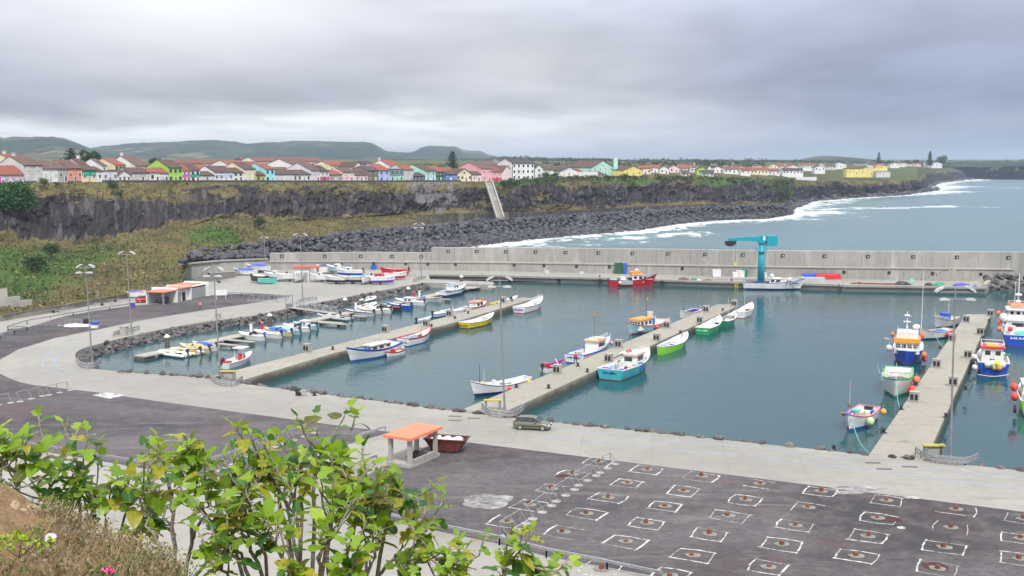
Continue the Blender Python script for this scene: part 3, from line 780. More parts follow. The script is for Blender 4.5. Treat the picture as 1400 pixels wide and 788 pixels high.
def make_house(t, w, h, dep, rise, wall, roof, st=None, win='w', door=(.10, .07, .06), band=None, gfront=False, gwin=0, chim=None, cols=None, flat=False, down=1.5, base_trim=None, roof2=None, quoin=None):
    mw = M_wall[wall]; m = MB()
    if flat:
        m.box((w / 2, dep / 2, (h - down) / 2), (w, dep, h + down))
    elif gfront:
        prof = [(0, -down), (w, -down), (w, h), (w / 2, h + rise), (0, h)]
        a = m.add([(x, 0, z) for x, z in prof]); b_ = m.add([(x, dep, z) for x, z in prof]); n = 5
        m.face(range(a, a + n)); m.face(list(reversed(range(b_, b_ + n))))
        for i in range(n): m.face((a + (i + 1) % n, a + i, b_ + i, b_ + (i + 1) % n))
    else:
        prof = [(0, -down), (dep, -down), (dep, h), (dep / 2, h + rise), (0, h)]
        a = m.add([(0, y, z) for y, z in prof]); b_ = m.add([(w, y, z) for y, z in prof]); n = 5
        m.face(list(reversed(range(a, a + n)))); m.face(range(b_, b_ + n))
        for i in range(n): m.face((a + i, a + (i + 1) % n, b_ + (i + 1) % n, b_ + i))
    m.build('wall', mw, t)
    r = MB(); e = .35; th = .16
    def slab(p0, p1, p2, p3):
        nrm = (p1 - p0).cross(p3 - p0).normalized(); nrm = nrm if nrm.z > 0 else -nrm
        a = r.add([p + nrm * .03 for p in (p0, p1, p2, p3)]); b_ = r.add([p + nrm * (.03 + th) for p in (p0, p1, p2, p3)])
        r.face((a+3, a+2, a+1, a)); r.face((b_, b_+1, b_+2, b_+3))
        for i in range(4): r.face((a + i, a + (i+1) % 4, b_ + (i+1) % 4, b_ + i))
    if flat:
        r.box((w / 2, dep / 2, h + .12), (w + .3, dep + .3, .24))
    elif gfront:
        s = rise / (w / 2)
        slab(Vector((-e, -e, h - e * s)), Vector((w / 2, -e, h + rise)), Vector((w / 2, dep + e, h + rise)), Vector((-e, dep + e, h - e * s)))
        slab(Vector((w / 2, -e, h + rise)), Vector((w + e, -e, h - e * s)), Vector((w + e, dep + e, h - e * s)), Vector((w / 2, dep + e, h + rise)))
    else:
        s = rise / (dep / 2)
        slab(Vector((-.1, -e, h - e * s)), Vector((w + .1, -e, h - e * s)), Vector((w + .1, dep / 2, h + rise)), Vector((-.1, dep / 2, h + rise)))
        slab(Vector((-.1, dep / 2, h + rise)), Vector((w + .1, dep / 2, h + rise)), Vector((w + .1, dep + e, h - e * s)), Vector((-.1, dep + e, h - e * s)))
    ro = r.build('roof', M_roof[roof], t)
    if chim is not None:
        c = MB(); cx = chim * w; zt = h + rise + .9; c.box((cx, dep * .55, zt - .8), (.9, .7, 2.0)); c.box((cx, dep * .55, zt + .3), (1.1, .9, .2)); c.build('chimney', mw if wall != 'brown' else M_wall['white'], ro)
    if band:
        z0, z1, bc = band; b_ = MB(); b_.box((w / 2, -.03, h * (z0 + z1) / 2), (w - .04, .10, h * (z1 - z0))); b_.build('painted_band', M_wall[bc], t)
    if base_trim:
        b_ = MB(); b_.box((w / 2, -.04, .25), (w - .02, .10, .5)); b_.box((w/2, -.04, h - .12), (w - .02, .10, .2)); b_.build('trim', M_wall[base_trim], t)
    if quoin:
        for x in (.22, w - .22):
            b_ = MB(); b_.box((x, -.04, h / 2), (.4, .12, h - .06)); b_.build('quoin', M_wall[quoin], t)
    st = st or (2 if h > 4.6 else 1); cols = cols or max(1, int(w / 2.7)); sh = h / st
    yw = -.06 if not band else -.10
    for s in range(st):
        for c in range(cols):
            x = w * (c + .5) / cols; z = s * sh
            if s == 0 and c == cols // 2 and door:
                d = link('door', door_mesh(door), t, (x, yw, 1.05)); d.scale = (1.05, 1, 2.1)
            else: put_win(t, win, x, yw, z + sh * .55, 1.0, min(1.35, sh * .45))
    if gwin and not gfront:
        for i in range(gwin): put_win(t, win, -.06, dep * (i + 1) / (gwin + 1), h * .55 if h < 4.6 else h * .75, .9, 1.1, PI / 2)
    if gwin and gfront: put_win(t, win, w / 2, -.06, h + rise * .25, .9, 1.0)
def house(u0, u1, off, ve, wall, roof, label, dep=9, rise=2.1, name='house', cat='house', group='houses along the cliff top', dz=0, **kw):
    A = plat(u0, off); B = plat(u1, off); A.z = min(A.z, B.z) + dz
    d = B - A; w = Vector((d.x, d.y)).length; h = at(u0, ve, A.y).z - A.z; rise *= .86
    t = thing(name, label, cat, A, math.atan2(d.y, d.x), group)
    make_house(t, w - .03, h, dep, rise, wall, roof, **kw); return t
F14 = 14
# front street, left to right
house(-34, 33, 14, 239.5, 'lilac', 'red', 'low white house with orange tiled roof and magenta doors at far left', dep=10, rise=3.2, win='m', door=CW['magenta'], cols=7)
house(33.2, 59, 15, 226, 'palegrey', 'mauve', 'two storey white house with brown roof and big white gable end', dep=13, rise=3.2, win='b', door=(.5, .5, .5), cols=2, gwin=0, chim=.3, base_trim='slate')
house(59.2, 80, 15, 231, 'white', 'mauve', 'white house with brown roof beside the tall white gabled house', dep=12, rise=2.6, win='b', door=(.45, .45, .47), st=1, cols=3)
house(80.2, 93.5, 15, 231, 'grey', 'mauve', 'narrow grey house between the white and the salmon house', dep=11, rise=2.4, win='w', cols=2, st=1)
house(93.7, 112.5, 15, 230.5, 'salmon', 'mauve', 'salmon pink house with brown roof and dark grey trim', dep=12, rise=3.2, win='w', st=1, cols=3, base_trim='slate', door=(.12, .12, .16))
house(112.7, 132, 14.5, 233, 'cream', 'brown', 'cream house with a broad green front under the eaves', dep=9, rise=1.8, band=(.52, .98, 'teal'), st=1, cols=3, door=(.5, .35, .2))
house(132.2, 141, 14.5, 234, 'white', 'brown', 'small white house next to the green fronted one', dep=9, rise=1.7, st=1, cols=1, door=None)
house(141.2, 161, 14, 234.5, 'lilac', 'dark', 'flat topped pale lilac house with grey coping', dep=8, flat=True, st=1, cols=3, base_trim='grey', door=(.3, .3, .33))
house(161.2, 179, 14, 240, 'white', 'brown', 'small white and cream house with a gabled front', dep=9, rise=2.1, gfront=True, st=1, cols=3, band=(.78, 1.0, 'cream'), door=(.06, .06, .08))
house(179.2, 205, 14, 236.5, 'palegrey', 'brown', 'long low grey and white terrace house with dark brown roof', dep=10, rise=2.0, band=(.55, 1.0, 'grey'), st=1, cols=4, win='b')
house(205.2, 219, 14, 236, 'white', 'red', 'white house with one tall door and a dark upper window', dep=8, rise=1.6, st=1, cols=2, win='k', door=(.06, .06, .08))
house(219.2, 230.6, 14, 237, 'lilac', 'red', 'pale lilac house with reddish roof left of the lime green one', dep=9, rise=2.2, st=1, cols=2, win='b', band=(.5, .8, 'lilac'))
house(230.8, 250, 14, 229.5, 'lime', 'brown', 'bright lime green two storey house with brown roof', dep=14, rise=3.3, win='d', cols=3, door=(.1, .2, .05), gwin=0)
house(250.2, 260.6, 14, 233.5, 'palepink', 'red', 'narrow house with a magenta band across its front', dep=10, rise=2.6, st=2, cols=2, band=(.36, .66, 'magenta'), win='w')
house(260.8, 274, 14, 233, 'white', 'brown', 'narrow white house with an emerald green band', dep=12, rise=3.0, st=2, cols=2, band=(.40, .68, 'teal'), win='k')
house(274.2, 293, 14, 240, 'palegrey', 'brown', 'low grey white house with a wide dark garage door', dep=8, rise=1.6, st=1, cols=3, win='b', door=(.12, .09, .08))
house(293.2, 319, 14, 235.5, 'white', 'brown', 'white house with a light blue band and three shuttered windows', dep=11, rise=2.6, st=1, cols=4, band=(.5, .75, 'peri'), win='w', door=(.4, .42, .5))
house(319.2, 333, 14, 236, 'white', 'brown', 'white house with tall black windows right of the blue banded one', dep=9, rise=2.0, st=2, cols=2, win='k', door=(.04, .04, .05))
house(333.2, 350, 14, 231.5, 'cream', 'brown', 'pale yellow two storey house with brown roof', dep=13, rise=3.0, st=2, cols=3, win='b', base_trim='yellow', door=(.5, .48, .4))
house(350.2, 362.6, 13, 239.5, 'olive', 'brown', 'low olive yellow house with brown roof', dep=7, rise=1.6, st=1, cols=2, win='d', door=(.08, .08, .05))
house(362.8, 376, 13, 231.5, 'cyan', 'red', 'bright cyan two storey house with orange roof', dep=13, rise=2.6, st=2, cols=2, win='d', door=(.25, .45, .5))
house(376.2, 400.6, 14, 238.5, 'lilac', 'brown', 'long low lilac white house with reddish brown roof', dep=10, rise=2.3, st=1, cols=4, win='b', door=(.5, .48, .5))
house(400.8, 425, 14, 239, 'white', 'brown', 'long low white house with dark windows and brown roof', dep=10, rise=2.1, st=1, cols=4, win='d', door=(.3, .3, .33))
house(425.2, 438, 14, 233.5, 'lilac', 'mauve', 'tall lilac house with pale pink lower front', dep=15, rise=3.6, st=2, cols=2, band=(.02, .48, 'palepink'), win='b')
house(438.2, 450, 14, 234.5, 'white', 'dark', 'narrow white house with crimson lower front', dep=10, rise=2.8, st=2, cols=2, band=(.02, .5, 'crimson'), win='w')
house(450.2, 468, 14, 239, 'grey', 'red', 'grey house with white windows and orange roof', dep=9, rise=2.1, st=1, cols=3, win='w', door=(.6, .6, .6))
house(468.2, 485, 15, 235.5, 'palepink', 'mauve', 'pale pink house with an upper balcony and brown roof', dep=9, rise=2.2, st=2, cols=2, band=(.38, .5, 'pink'), win='b')
house(485.2, 503, 14, 240, 'white', 'brown', 'low white house with pale pink upper front', dep=9, rise=1.8, st=1, cols=3, band=(.55, 1.0, 'palepink'), win='w')
house(503.2, 517.4, 14, 233.5, 'brown', 'brown', 'tall brown grey house left of the periwinkle one', dep=10, rise=2.2, st=2, cols=2, win='w', door=(.7, .7, .7))
house(517.6, 533, 14, 233, 'peri', 'red', 'periwinkle blue two storey house with orange roof', dep=12, rise=3.2, st=2, cols=2, win='d', door=(.1, .1, .2))
house(533.2, 552, 14, 232, 'greyteal', 'dark', 'flat roofed grey teal house with balconies', dep=9, flat=True, st=2, cols=3, band=(.1, .45, 'mint'), win='d')
house(552.2, 566, 14, 232.3, 'palegrey', 'red', 'off white two storey house with orange roof', dep=10, rise=2.6, st=2, cols=2, win='b', door=(.1, .08, .07))
house(566.2, 581, 13, 241, 'slate', 'dark', 'low dark slate house with three white windows', dep=7, rise=1.8, st=1, cols=3, win='w', door=None)
house(581.2, 596, 14, 234, 'mint', 'brown', 'mint green two storey house with mint gable end', dep=16, rise=3.4, st=2, cols=2, band=(.02, .3, 'white'), win='w', gwin=0)
house(596.2, 609, 14, 235, 'dgreen', 'red', 'dark green house with white shutters and orange roof', dep=12, rise=3.2, st=2, cols=3, win='w', door=(.6, .6, .6))
house(609.2, 624, 13, 238.5, 'blue', 'brown', 'low royal blue house with brown roof', dep=9, rise=2.0, st=1, cols=3, win='w', door=(.7, .7, .75))
house(624.4, 645, 13, 238.5, 'cream', 'brown', 'cream chapel like house with dark corners and a pointed gable', dep=10, rise=3.2, gfront=True, st=1, cols=4, quoin='slate', win='d', door=(.1, .08, .07), gwin=1)
house(645.4, 658, 13, 239, 'palepink', 'brown', 'small pale pink house right of the cream gabled one', dep=8, rise=1.8, st=1, cols=2, win='w')
house(658.2, 673, 16, 231, 'pink', 'mauve', 'large pink house with brown roof and long blank gable', dep=22, rise=3.6, st=2, cols=2, band=(.02, .45, 'pink'), win='w')
house(673.2, 686, 15, 235, 'pink', 'rose', 'pink house with a deep crimson garden front', dep=10, rise=3.2, st=2, cols=2, band=(.02, .4, 'crimson'), win='w')
house(686.2, 700, 16, 236, 'palepink', 'mauve', 'pale pink gabled house with two small gables', dep=10, rise=4.0, gfront=True, st=2, cols=2, win='b', gwin=1)
# second and third rows seen over the roofs
G2 = 'houses behind the cliff street'
house(22, 43, 38, 223, 'cream', 'red', 'cream gabled house with orange roof behind the tall white one', dep=16, rise=3.4, group=G2, cols=2, chim=.4, st=2)
house(60, 80, 34, 229, 'white', 'mauve', 'white gable end half hidden behind the brown roofs', dep=12, rise=2.6, group=G2, cols=2)
house(112, 124, 40, 228, 'white', 'brown', 'white gabled house with a square white chimney', dep=12, rise=3.2, group=G2, cols=2, chim=.9)
house(140, 147, 44, 227, 'white', 'mauve', 'narrow white gable behind the flat lilac house', dep=14, rise=3.0, group=G2, cols=1)
house(158, 173, 40, 226, 'cream', 'red', 'cream house with orange roof and dark upper windows', dep=16, rise=2.8, group=G2, cols=3, win='k', st=2)
house(186, 204, 44, 227, 'white', 'mauve', 'white house with long brown roof and small chimney', dep=20, rise=4.4, group=G2, cols=2, chim=.2)
house(264, 290, 38, 233, 'white', 'red', 'orange roofed white house behind the emerald banded one', dep=12, rise=2.4, group=G2, cols=3)
house(318, 346, 36, 228, 'white', 'red', 'white gabled house with orange roof behind the pale yellow one', dep=16, rise=2.8, group=G2, cols=3)
house(352, 366, 30, 231, 'palepink', 'red', 'pink gable and orange roof behind the cyan house', dep=16, rise=3.4, group=G2, cols=2)
house(412, 440, 34, 231, 'white', 'mauve', 'big white gable with brown roof behind the long low houses', dep=26, rise=4.8, group=G2, cols=3)
house(376, 402, 40, 233, 'cream', 'mauve', 'low cream wall and roof behind the long lilac house', dep=12, rise=1.4, group=G2, cols=2)
house(484, 496, 40, 228, 'white', 'brown', 'small white house with arched openings at the end of the long hall', dep=10, rise=2.4, group=G2, cols=2, gfront=True, win='k')
house(452, 486, 62, 226.5, 'cream', 'red', 'long cream hall with orange roof and dark paired windows', dep=12, rise=2.2, group=G2, cols=8, st=1, win='k', door=None)
house(503, 520, 40, 229, 'palepink', 'dark', 'dark roofed house with white gable edge behind the brown house', dep=14, rise=3.4, group=G2, cols=2)
house(534, 549, 42, 228, 'white', 'red', 'white gabled house with bright orange roof above the grey teal one', dep=13, rise=3.6, group=G2, cols=2, chim=.05)
house(598, 612, 50, 231.5, 'sky', 'dark', 'small bright blue shed roofed house above the dark green one', dep=8, flat=True, group=G2, cols=1)
house(607, 624, 36, 233.5, 'palepink', 'rose', 'rose roofed house behind the royal blue house', dep=12, rise=2.0, group=G2, cols=2)
house(660, 682, 52, 226, 'cream', 'mauve', 'cream house with wide brown roof above the pink houses', dep=12, rise=2.4, group=G2, cols=3)
house(683, 702, 60, 220, 'grey', 'dark', 'dark roofed house rising behind the pink gables', dep=10, rise=1.6, group=G2, cols=2)
G3 = 'apartment blocks behind the street'
house(241, 256, 110, 224, 'pink', 'rose', 'pink apartment block with red roof, leftmost of the far row', dep=14, rise=2.0, group=G3, cols=4, st=2, name='apartment_block', cat='apartment block')
house(257, 275, 110, 224, 'palegrey', 'rose', 'grey white apartment block with red roof and dark openings', dep=14, rise=2.0, group=G3, cols=5, st=2, name='apartment_block', cat='apartment block', win='k')
house(276, 296, 110, 224, 'white', 'rose', 'white apartment block with red roof over the emerald banded house', dep=14, rise=2.0, group=G3, cols=5, st=2, name='apartment_block', cat='apartment block')
house(297, 312, 110, 224, 'pink', 'rose', 'pinkish apartment block with red roof over the blue banded house', dep=14, rise=2.0, group=G3, cols=4, st=2, name='apartment_block', cat='apartment block', win='k')
house(338, 350, 112, 222, 'purple', 'red', 'purple fronted apartment block with red roof', dep=14, rise=2.2, group=G3, cols=3, st=2, name='apartment_block', cat='apartment block')
house(351, 374, 100, 221, 'white', 'rose', 'white apartment block with purple bays and red roof', dep=14, rise=2.2, group=G3, cols=6, st=2, band=(.2, .8, 'purple') if False else None, name='apartment_block', cat='apartment block', win='k')
house(375, 392, 104, 221, 'white', 'rose', 'white apartment block with few windows and red roof', dep=14, rise=2.2, group=G3, cols=3, st=2, name='apartment_block', cat='apartment block', win='k')
house(393, 421, 108, 221, 'palegrey', 'rose', 'long apartment block with purple grey bays and red roof', dep=14, rise=2.2, group=G3, cols=7, st=2, band=(.3, .9, 'purple'), name='apartment_block', cat='apartment block')
house(422, 446, 112, 221, 'palepink', 'rose', 'pinkish apartment block with long red roof, rightmost of the far row', dep=14, rise=2.2, group=G3, cols=6, st=2, name='apartment_block', cat='apartment block', win='k')
# right part of the cliff top
G4 = 'houses on the right part of the cliff top'
house(700, 731, 14, 223.5, 'white', 'dark', 'three storey white house with dark timber trim and dark roof', dep=12, rise=2.6, group=G4, st=3, cols=5, win='k', quoin='slate', gwin=2)
house(731.5, 742, 15, 230, 'white', 'dark', 'narrow white gabled house right of the dark trimmed one', dep=8, rise=2.2, gfront=True, group=G4, st=2, cols=1, win='k', door=None)
house(743, 766, 20, 232.5, 'white', 'brown', 'white house with long brown roof behind green trees', dep=10, rise=2.0, group=G4, st=2, cols=4)
house(766, 790, 13, 234.5, 'white', 'dark', 'blank white house with a low wide gable facing the harbour', dep=14, rise=2.6, gfront=True, group=G4, st=1, cols=1, door=None)
house(786.5, 799, 22, 236, 'white', 'red', 'small house with orange roof behind the white wall', dep=10, rise=2.2, group=G4, cols=2)
house(797, 809, 60, 230, 'sky', 'dark', 'bright blue house with low gable behind the white wall', dep=10, rise=1.8, gfront=True, group=G4, cols=2)
house(812, 827, 10, 239, 'white', 'brown', 'low brown roofed house in front of the mint building', dep=9, rise=2.0, group=G4, cols=2)
house(809, 839, 28, 229, 'mint', 'brown', 'large mint green building with round window in its gable', dep=18, rise=4.4, gfront=True, group=G4, st=2, cols=4, gwin=1)
house(853, 878, 14, 232.5, 'yellow', 'brown', 'yellow house with low gable and brown roof', dep=14, rise=2.6, gfront=True, group=G4, st=1, cols=3)
t = thing('garden_wall', 'long white garden wall with a flat top at the cliff edge', 'wall', (0, 0, 0))
a_, b_ = plat(790, 9), plat(817, 9); m = MB(); m.beam(Vector((a_.x, a_.y, a_.z + .9)), Vector((b_.x, b_.y, b_.z + 1.1)), .4, 3.4); m.build('wall', M_wall['white'], t)
t = thing('chimney_tower', 'slim pale mint tower beside the large mint building', 'tower', plat(841, 26), .3, None)
p = plat(841, 26); hh = at(841, 217, p.y).z - p.z
m = MB(); m.box((0, 0, hh / 2 - 1), (2.3, 2.0, hh + 2)); m.build('shaft', M_wall['mint'], t); m = MB(); m.box((0, 0, hh + .15), (1.7, 1.5, .7)); m.build('cap', M_wall['palegrey'], t)
# dark parapet along the cliff street
t = thing('parapet_wall', 'thin dark stone parapet along the edge of the cliff street', 'wall', (0, 0, 0))
m = MB(); pts = [plat(u, 7) for u in range(140, 640, 10)]
for a_, b_ in zip(pts, pts[1:]): m.beam(a_ + Vector((0, 0, .35)), b_ + Vector((0, 0, .35)), .35, .9)
m.build('wall', paint((.07, .068, .07), .9, .2, .5), t)
# far village : base pixel, eave pixel, distance, colours
def far(u0, u1, vb, ve, Y, wall, roof, label, rise=1.8, dep=9, rot=.0, group='far village houses beyond the cliff', name='house', **kw):
    a_ = at(u0, vb, Y); b_ = at(u1, vb, Y); w = (b_ - a_).length; h = at(u0, ve, Y).z - a_.z
    t = thing(name, label, 'house', a_, rot, group); make_house(t, w, h, dep, rise, wall, roof, down=2.5, **kw); return t
FV = [(875, 890, 239, 230.5, 700, 'cream', 'red', 'cream house with orange roof just right of the yellow house', {}), (884, 903, 237, 229.5, 740, 'white', 'red', 'wide white house with orange roof and dark doorway', {}),
      (902, 914, 238, 231, 720, 'white', 'mauve', 'two white blocks stepping down to the cliff edge', {'gfront': True}), (915, 928, 236, 229.5, 760, 'palepink', 'mauve', 'pale pink house with peaked brown roof', {'gfront': True}),
      (929, 944, 236, 230, 780, 'palegrey', 'red', 'grey white house under a long orange roof', {}), (945, 952, 236, 229, 790, 'white', 'red', 'white house with a tall white chimney', {'chim': .8}),
      (953, 966, 237, 232, 730, 'lime', 'brown', 'pale lime green house in the village', {'gfront': True}), (967, 973, 236, 230.5, 760, 'white', 'brown', 'narrow white house beside the lime green one', {'gfront': True}),
      (973, 989, 236, 231, 800, 'white', 'dark', 'white house with a broad grey gable', {'gfront': True}), (990, 1012, 237, 231.5, 790, 'white', 'rose', 'long white house with rose red roof', {}),
      (1002, 1016, 233.5, 227.5, 900, 'white', 'brown', 'white two storey house with twin chimneys on the rise', {'chim': .1}), (1013, 1026, 237.5, 233, 770, 'white', 'rose', 'low white house by the bushes on the cliff', {}),
      (1026, 1050, 238, 232.5, 820, 'cream', 'red', 'long pale orange house with a flat orange roof', {}), (932, 943, 241, 237.5, 680, 'white', 'brown', 'low white shed close to the cliff edge', {}),
      (960, 976, 241, 237, 690, 'palegrey', 'dark', 'low grey white shed on the cliff edge by green bushes', {}), (1050, 1066, 239.5, 234, 840, 'white', 'rose', 'white house with rose roof left of the green field', {}),
      (1070, 1098, 238.5, 233.5, 860, 'white', 'dark', 'low wide white house with a dark porch', {}), (1075, 1093, 233.5, 228.5, 870, 'palepink', 'red', 'upper pink storey with pointed orange gables above the white porch', {'gfront': True}),
      (1098, 1116, 230.5, 227.3, 1050, 'white', 'palegrey' and 'dark', 'long flat white building behind the porch house', {'flat': True}), (1114, 1128, 234, 229, 980, 'white', 'dark', 'white house with a curved low gable', {'gfront': True}),
      (1129, 1143, 231, 227.5, 1250, 'palegrey', 'brown', 'grey white house right of the curved gable', {}), (1146, 1157, 229, 225, 1350, 'white', 'brown', 'white house cluster left of the yellow school', {'gfront': True}),
      (1161, 1172, 227.5, 224.8, 1500, 'white', 'brown', 'small white house above the yellow building, left one', {}), (1174, 1186, 227.5, 224.2, 1520, 'white', 'dark', 'small white house above the yellow building, middle one', {}),
      (1187, 1198, 227, 223.2, 1540, 'white', 'brown', 'small white house left of the yellow tower', {}), (1226, 1240, 227, 223.5, 1600, 'palegrey', 'dark', 'grey house right of the yellow building', {}),
      (1237, 1247, 227.5, 225, 1620, 'white', 'brown', 'low white house with two gables by the dark trees', {}), (1249, 1259, 227.8, 224.6, 1640, 'palepink', 'red', 'tiny pinkish house with orange roof by the dark trees', {}),
      (1273, 1288, 228, 223.6, 1700, 'white', 'rose', 'white gabled house beneath the big round tree', {'gfront': True}), (1265, 1271, 227, 222.5, 1690, 'white', 'dark', 'white shed at the foot of the tall pine', {}),
      (1338, 1352, 225.5, 222, 2650, 'white', 'palegrey' and 'dark', 'white villa on the far headland, left of the pair', {}), (1353, 1358, 225, 222.5, 2660, 'white', 'dark', 'small white annex between the two far villas', {}),
      (1362, 1377, 227, 221.6, 2650, 'white', 'dark', 'white villa on the far headland, right of the pair', {'st': 2}), (1297, 1304, 223.5, 221, 2200, 'white', 'dark', 'tiny white house behind the round tree', {})]
for (u0, u1, vb, ve, Y, wl, rf, lb, kw) in FV: far(u0, u1, vb, ve, Y, wl, rf, lb, win='d', cols=max(2, int((u1 - u0) / 4.5)), **kw)
rv = random.Random(4)
for i in range(26):
    u = 868 + i * 15 + rv.uniform(-5, 5); Y = rv.uniform(930, 1250) + max(0, u - 1050) * 2.4; vb = rv.uniform(229.5, 231.5) - max(0, u - 1050) * .012; w_ = rv.uniform(7, 13)
    far(u, u + w_, vb, vb - rv.uniform(3.0, 4.6), Y, rv.choice(('white', 'white', 'white', 'palegrey', 'cream')), rv.choice(('rose', 'red', 'brown', 'dark')), 'tiny pale village house, one of many alike in the far back rows', rise=1.7, win='d', cols=2, st=1, gfront=rv.random() < .4, group='tiny back row houses of the far village')
t = far(1157, 1181, 239, 231.5, 1010, 'yellow', 'dark', 'long low yellow building on the green field, left wing', group='yellow building on the point', flat=True, cols=6, st=1, win='w')
t = far(1181, 1197, 239, 230, 1016, 'yellow', 'rose', 'middle wing of the yellow building with red balconies', group='yellow building on the point', flat=True, cols=4, st=3, win='b')
t = far(1197, 1213, 236, 227, 1022, 'yellow', 'rose', 'yellow tower with red cap in the middle of the long building', group='yellow building on the point', flat=True, cols=3, st=2, rise=1)
t = far(1199, 1208, 227, 224, 1024, 'salmon', 'red', 'red upper storey on top of the yellow tower', group='yellow building on the point', flat=True, cols=2, st=1)
t = far(1198, 1217, 239, 234.8, 1008, 'palegrey', 'brown', 'grey front wing at the right end of the yellow building', group='yellow building on the point', flat=True, cols=5, st=1)
t = thing('boundary_wall', 'long white boundary wall along the edge of the low green cliff', 'wall', (0, 0, 0))
for ua, ub in ((1061, 1086), (1088, 1116)):
    a_, b_ = at(ua, 245, 850), at(ub, 245, 880); m = MB(); m.beam(a_ + Vector((0, 0, -.4)), b_ + Vector((0, 0, -.4)), .5, 4.0); m.build('wall', M_wall['white'], t)
# ------------------------------------------------------------------ boats
def hullpaint(c, v=.07): return paint(c, .38, v, .9, dirt=tuple(x * .5 + y for x, y in zip(c, (.055, .035, .02))))
HC = {'white': (.76, .76, .75), 'offwhite': (.66, .65, .61), 'cyan': (.055, .46, .54), 'blue': (.022, .085, .50), 'navy': (.015, .03, .12), 'royal': (.03, .11, .48), 'red': (.56, .022, .04), 'green': (.025, .36, .13), 'lime': (.22, .60, .05), 'dgreen': (.015, .24, .12),
      'yellow': (.74, .56, .015), 'orange': (.88, .33, .03), 'peach': (.82, .40, .25), 'lblue': (.36, .55, .66), 'maroon': (.16, .035, .03), 'cream': (.62, .54, .38), 'grey': (.36, .37, .39), 'lgrey': (.52, .53, .54), 'dark': (.035, .035, .045), 'pink': (.72, .22, .26), 'violet': (.09, .07, .40), 'teal': (.12, .50, .42), 'brown': (.18, .10, .05), 'sand': (.60, .56, .42), 'tan': (.48, .40, .20)}
HM = {n: hullpaint(c) for n, c in HC.items()}
def smf(x): return x * x * (3 - 2 * x)
def hull(t, L, B, fb, sb=.8, ss=.25, tw=.8, top='white', boot='navy', stripe='blue', inner='white', deck='lgrey', dz=None, rake=None, cap=None, n=16, st=.16, bz=.18, fill=1.0, mid=.42):
    B *= .92; rake = L * .10 if rake is None else rake; dz = fb * .35 if dz is None else dz; cap = cap or stripe
    S = [i / n for i in range(n + 1)]
    def hb(s):
        if s < mid: return B / 2 * (tw + (1 - tw) * math.sin(PI / 2 * s / mid))
        q = (s - mid) / (1 - mid); return B / 2 * max(0.0, 1 - q ** 2.3) ** .85
    def sh(s): return fb + (ss * ((mid - s) / mid) ** 2 if s < mid else sb * ((s - mid) / (1 - mid)) ** 1.9)
    def pt(s, z, side, off=0.0):
        h = sh(s); q = max(0, min(1, (z + .45) / (h + .45)))
        fine = smf(max(0, (s - .45) / .55)); w = lerp(.70 - .42 * fine, 1.0, q ** (.75 + .5 * fine))
        if z < -.3: w *= .45
        x = (s - .5) * L - rake * (1 - q) * smf(max(0, (s - .55) / .45)) + (.12 * (1 - q) if s < .05 else 0)
        return (x, side * (hb(s) * w + off), z)
    m = MB()
    rowsP, rowsS = [], []
    for s in S:
        h = sh(s); zs = [-.45, -.12, bz, lerp(bz, h - st, .5), h - st, h]
        rowsP.append([pt(s, z, 1) for z in zs]); rowsS.append([pt(s, z, -1) for z in zs])
    for rw, flip in ((rowsP, 0), (rowsS, 1)):
        ids = [m.add(r) for r in rw]
        for i in range(n):
            for j in range(5):
                q = (ids[i] + j, ids[i + 1] + j, ids[i + 1] + j + 1, ids[i] + j + 1)
                m.face(q if flip else q[::-1], 1 if j < 2 else (2 if j == 4 else 0))
    a = m.add(rowsP[0]); b = m.add(rowsS[0])
    for j in range(5): m.face((b + j, a + j, a + j + 1, b + j + 1), 1 if j < 2 else 0)
    me = m.build('hull', [HM[top], HM[boot], HM[stripe]], t)
    g = MB(); rr = []
    for s in S:
        h = sh(s); w = hb(s); ii = max(0.0, w - .13)
        x = (s - .5) * L + (0 if s < .97 else .05)
        rr.append([(x, w + .05, h - .02), (x, w + .05, h + .06), (x, ii, h + .06), (x - (.15 if s == 1 else 0), ii, h - .02)])
    for sd in (1, -1):
        ids = [g.add([(p[0], sd * p[1], p[2]) for p in r]) for r in rr]
        for i in range(n):
            for j in range(3):
                q = (ids[i] + j, ids[i + 1] + j, ids[i + 1] + j + 1, ids[i] + j + 1); g.face(q if sd < 0 else q[::-1])
    g.box((-.5 * L + .06, 0, sh(0) + .02), (.16, hb(0) * 2, .08))
    g.build('gunwale', HM[cap], t)
    d = MB(); ip, fp = [], []
    for s in S[:-1] + [.985]:
        h = sh(s); w = max(.02, hb(s) - .11); x = (s - .5) * L
        z = dz + max(0, sh(s) - fb) * .45
        if s == 0: x += .1
        ip.append((x, w, h)); z = min(z, h - .03); q_ = (z + .45) / (h + .45); fn = smf(max(0, (s - .45) / .55)); fp.append((x - (rake * (1 - q_) * smf(max(0, (s - .55) / .45))), max(.01, min(w * .9, hb(s) * lerp(.70 - .42 * fn, 1, q_ ** (.75 + .5 * fn)) - .06)), z))
    k_ = len(ip)
    A1 = d.add(ip); F1 = d.add(fp); A2 = d.add([(p[0], -p[1], p[2]) for p in ip]); F2 = d.add([(p[0], -p[1], p[2]) for p in fp])
    for i in range(k_ - 1):
        d.face((A1 + i, A1 + i + 1, F1 + i + 1, F1 + i), 0); d.face((F2 + i, F2 + i + 1, A2 + i + 1, A2 + i), 0); d.face((F1 + i, F1 + i + 1, F2 + i + 1, F2 + i), 1)
    d.face((A1, F1, F2, A2), 0)
    d.build('deck', [HM[inner], HM[deck]], t)
    return dict(hb=hb, sh=sh, dz=dz, L=L, B=B)
def thwarts(t, H, xs, col='sand'):
    for s in xs:
        m = MB(); m.box(((s - .5) * H['L'], 0, H['sh'](s) - .22), (.28, H['hb'](s) * 1.75, .06)); m.build('thwart', HM[col], t)
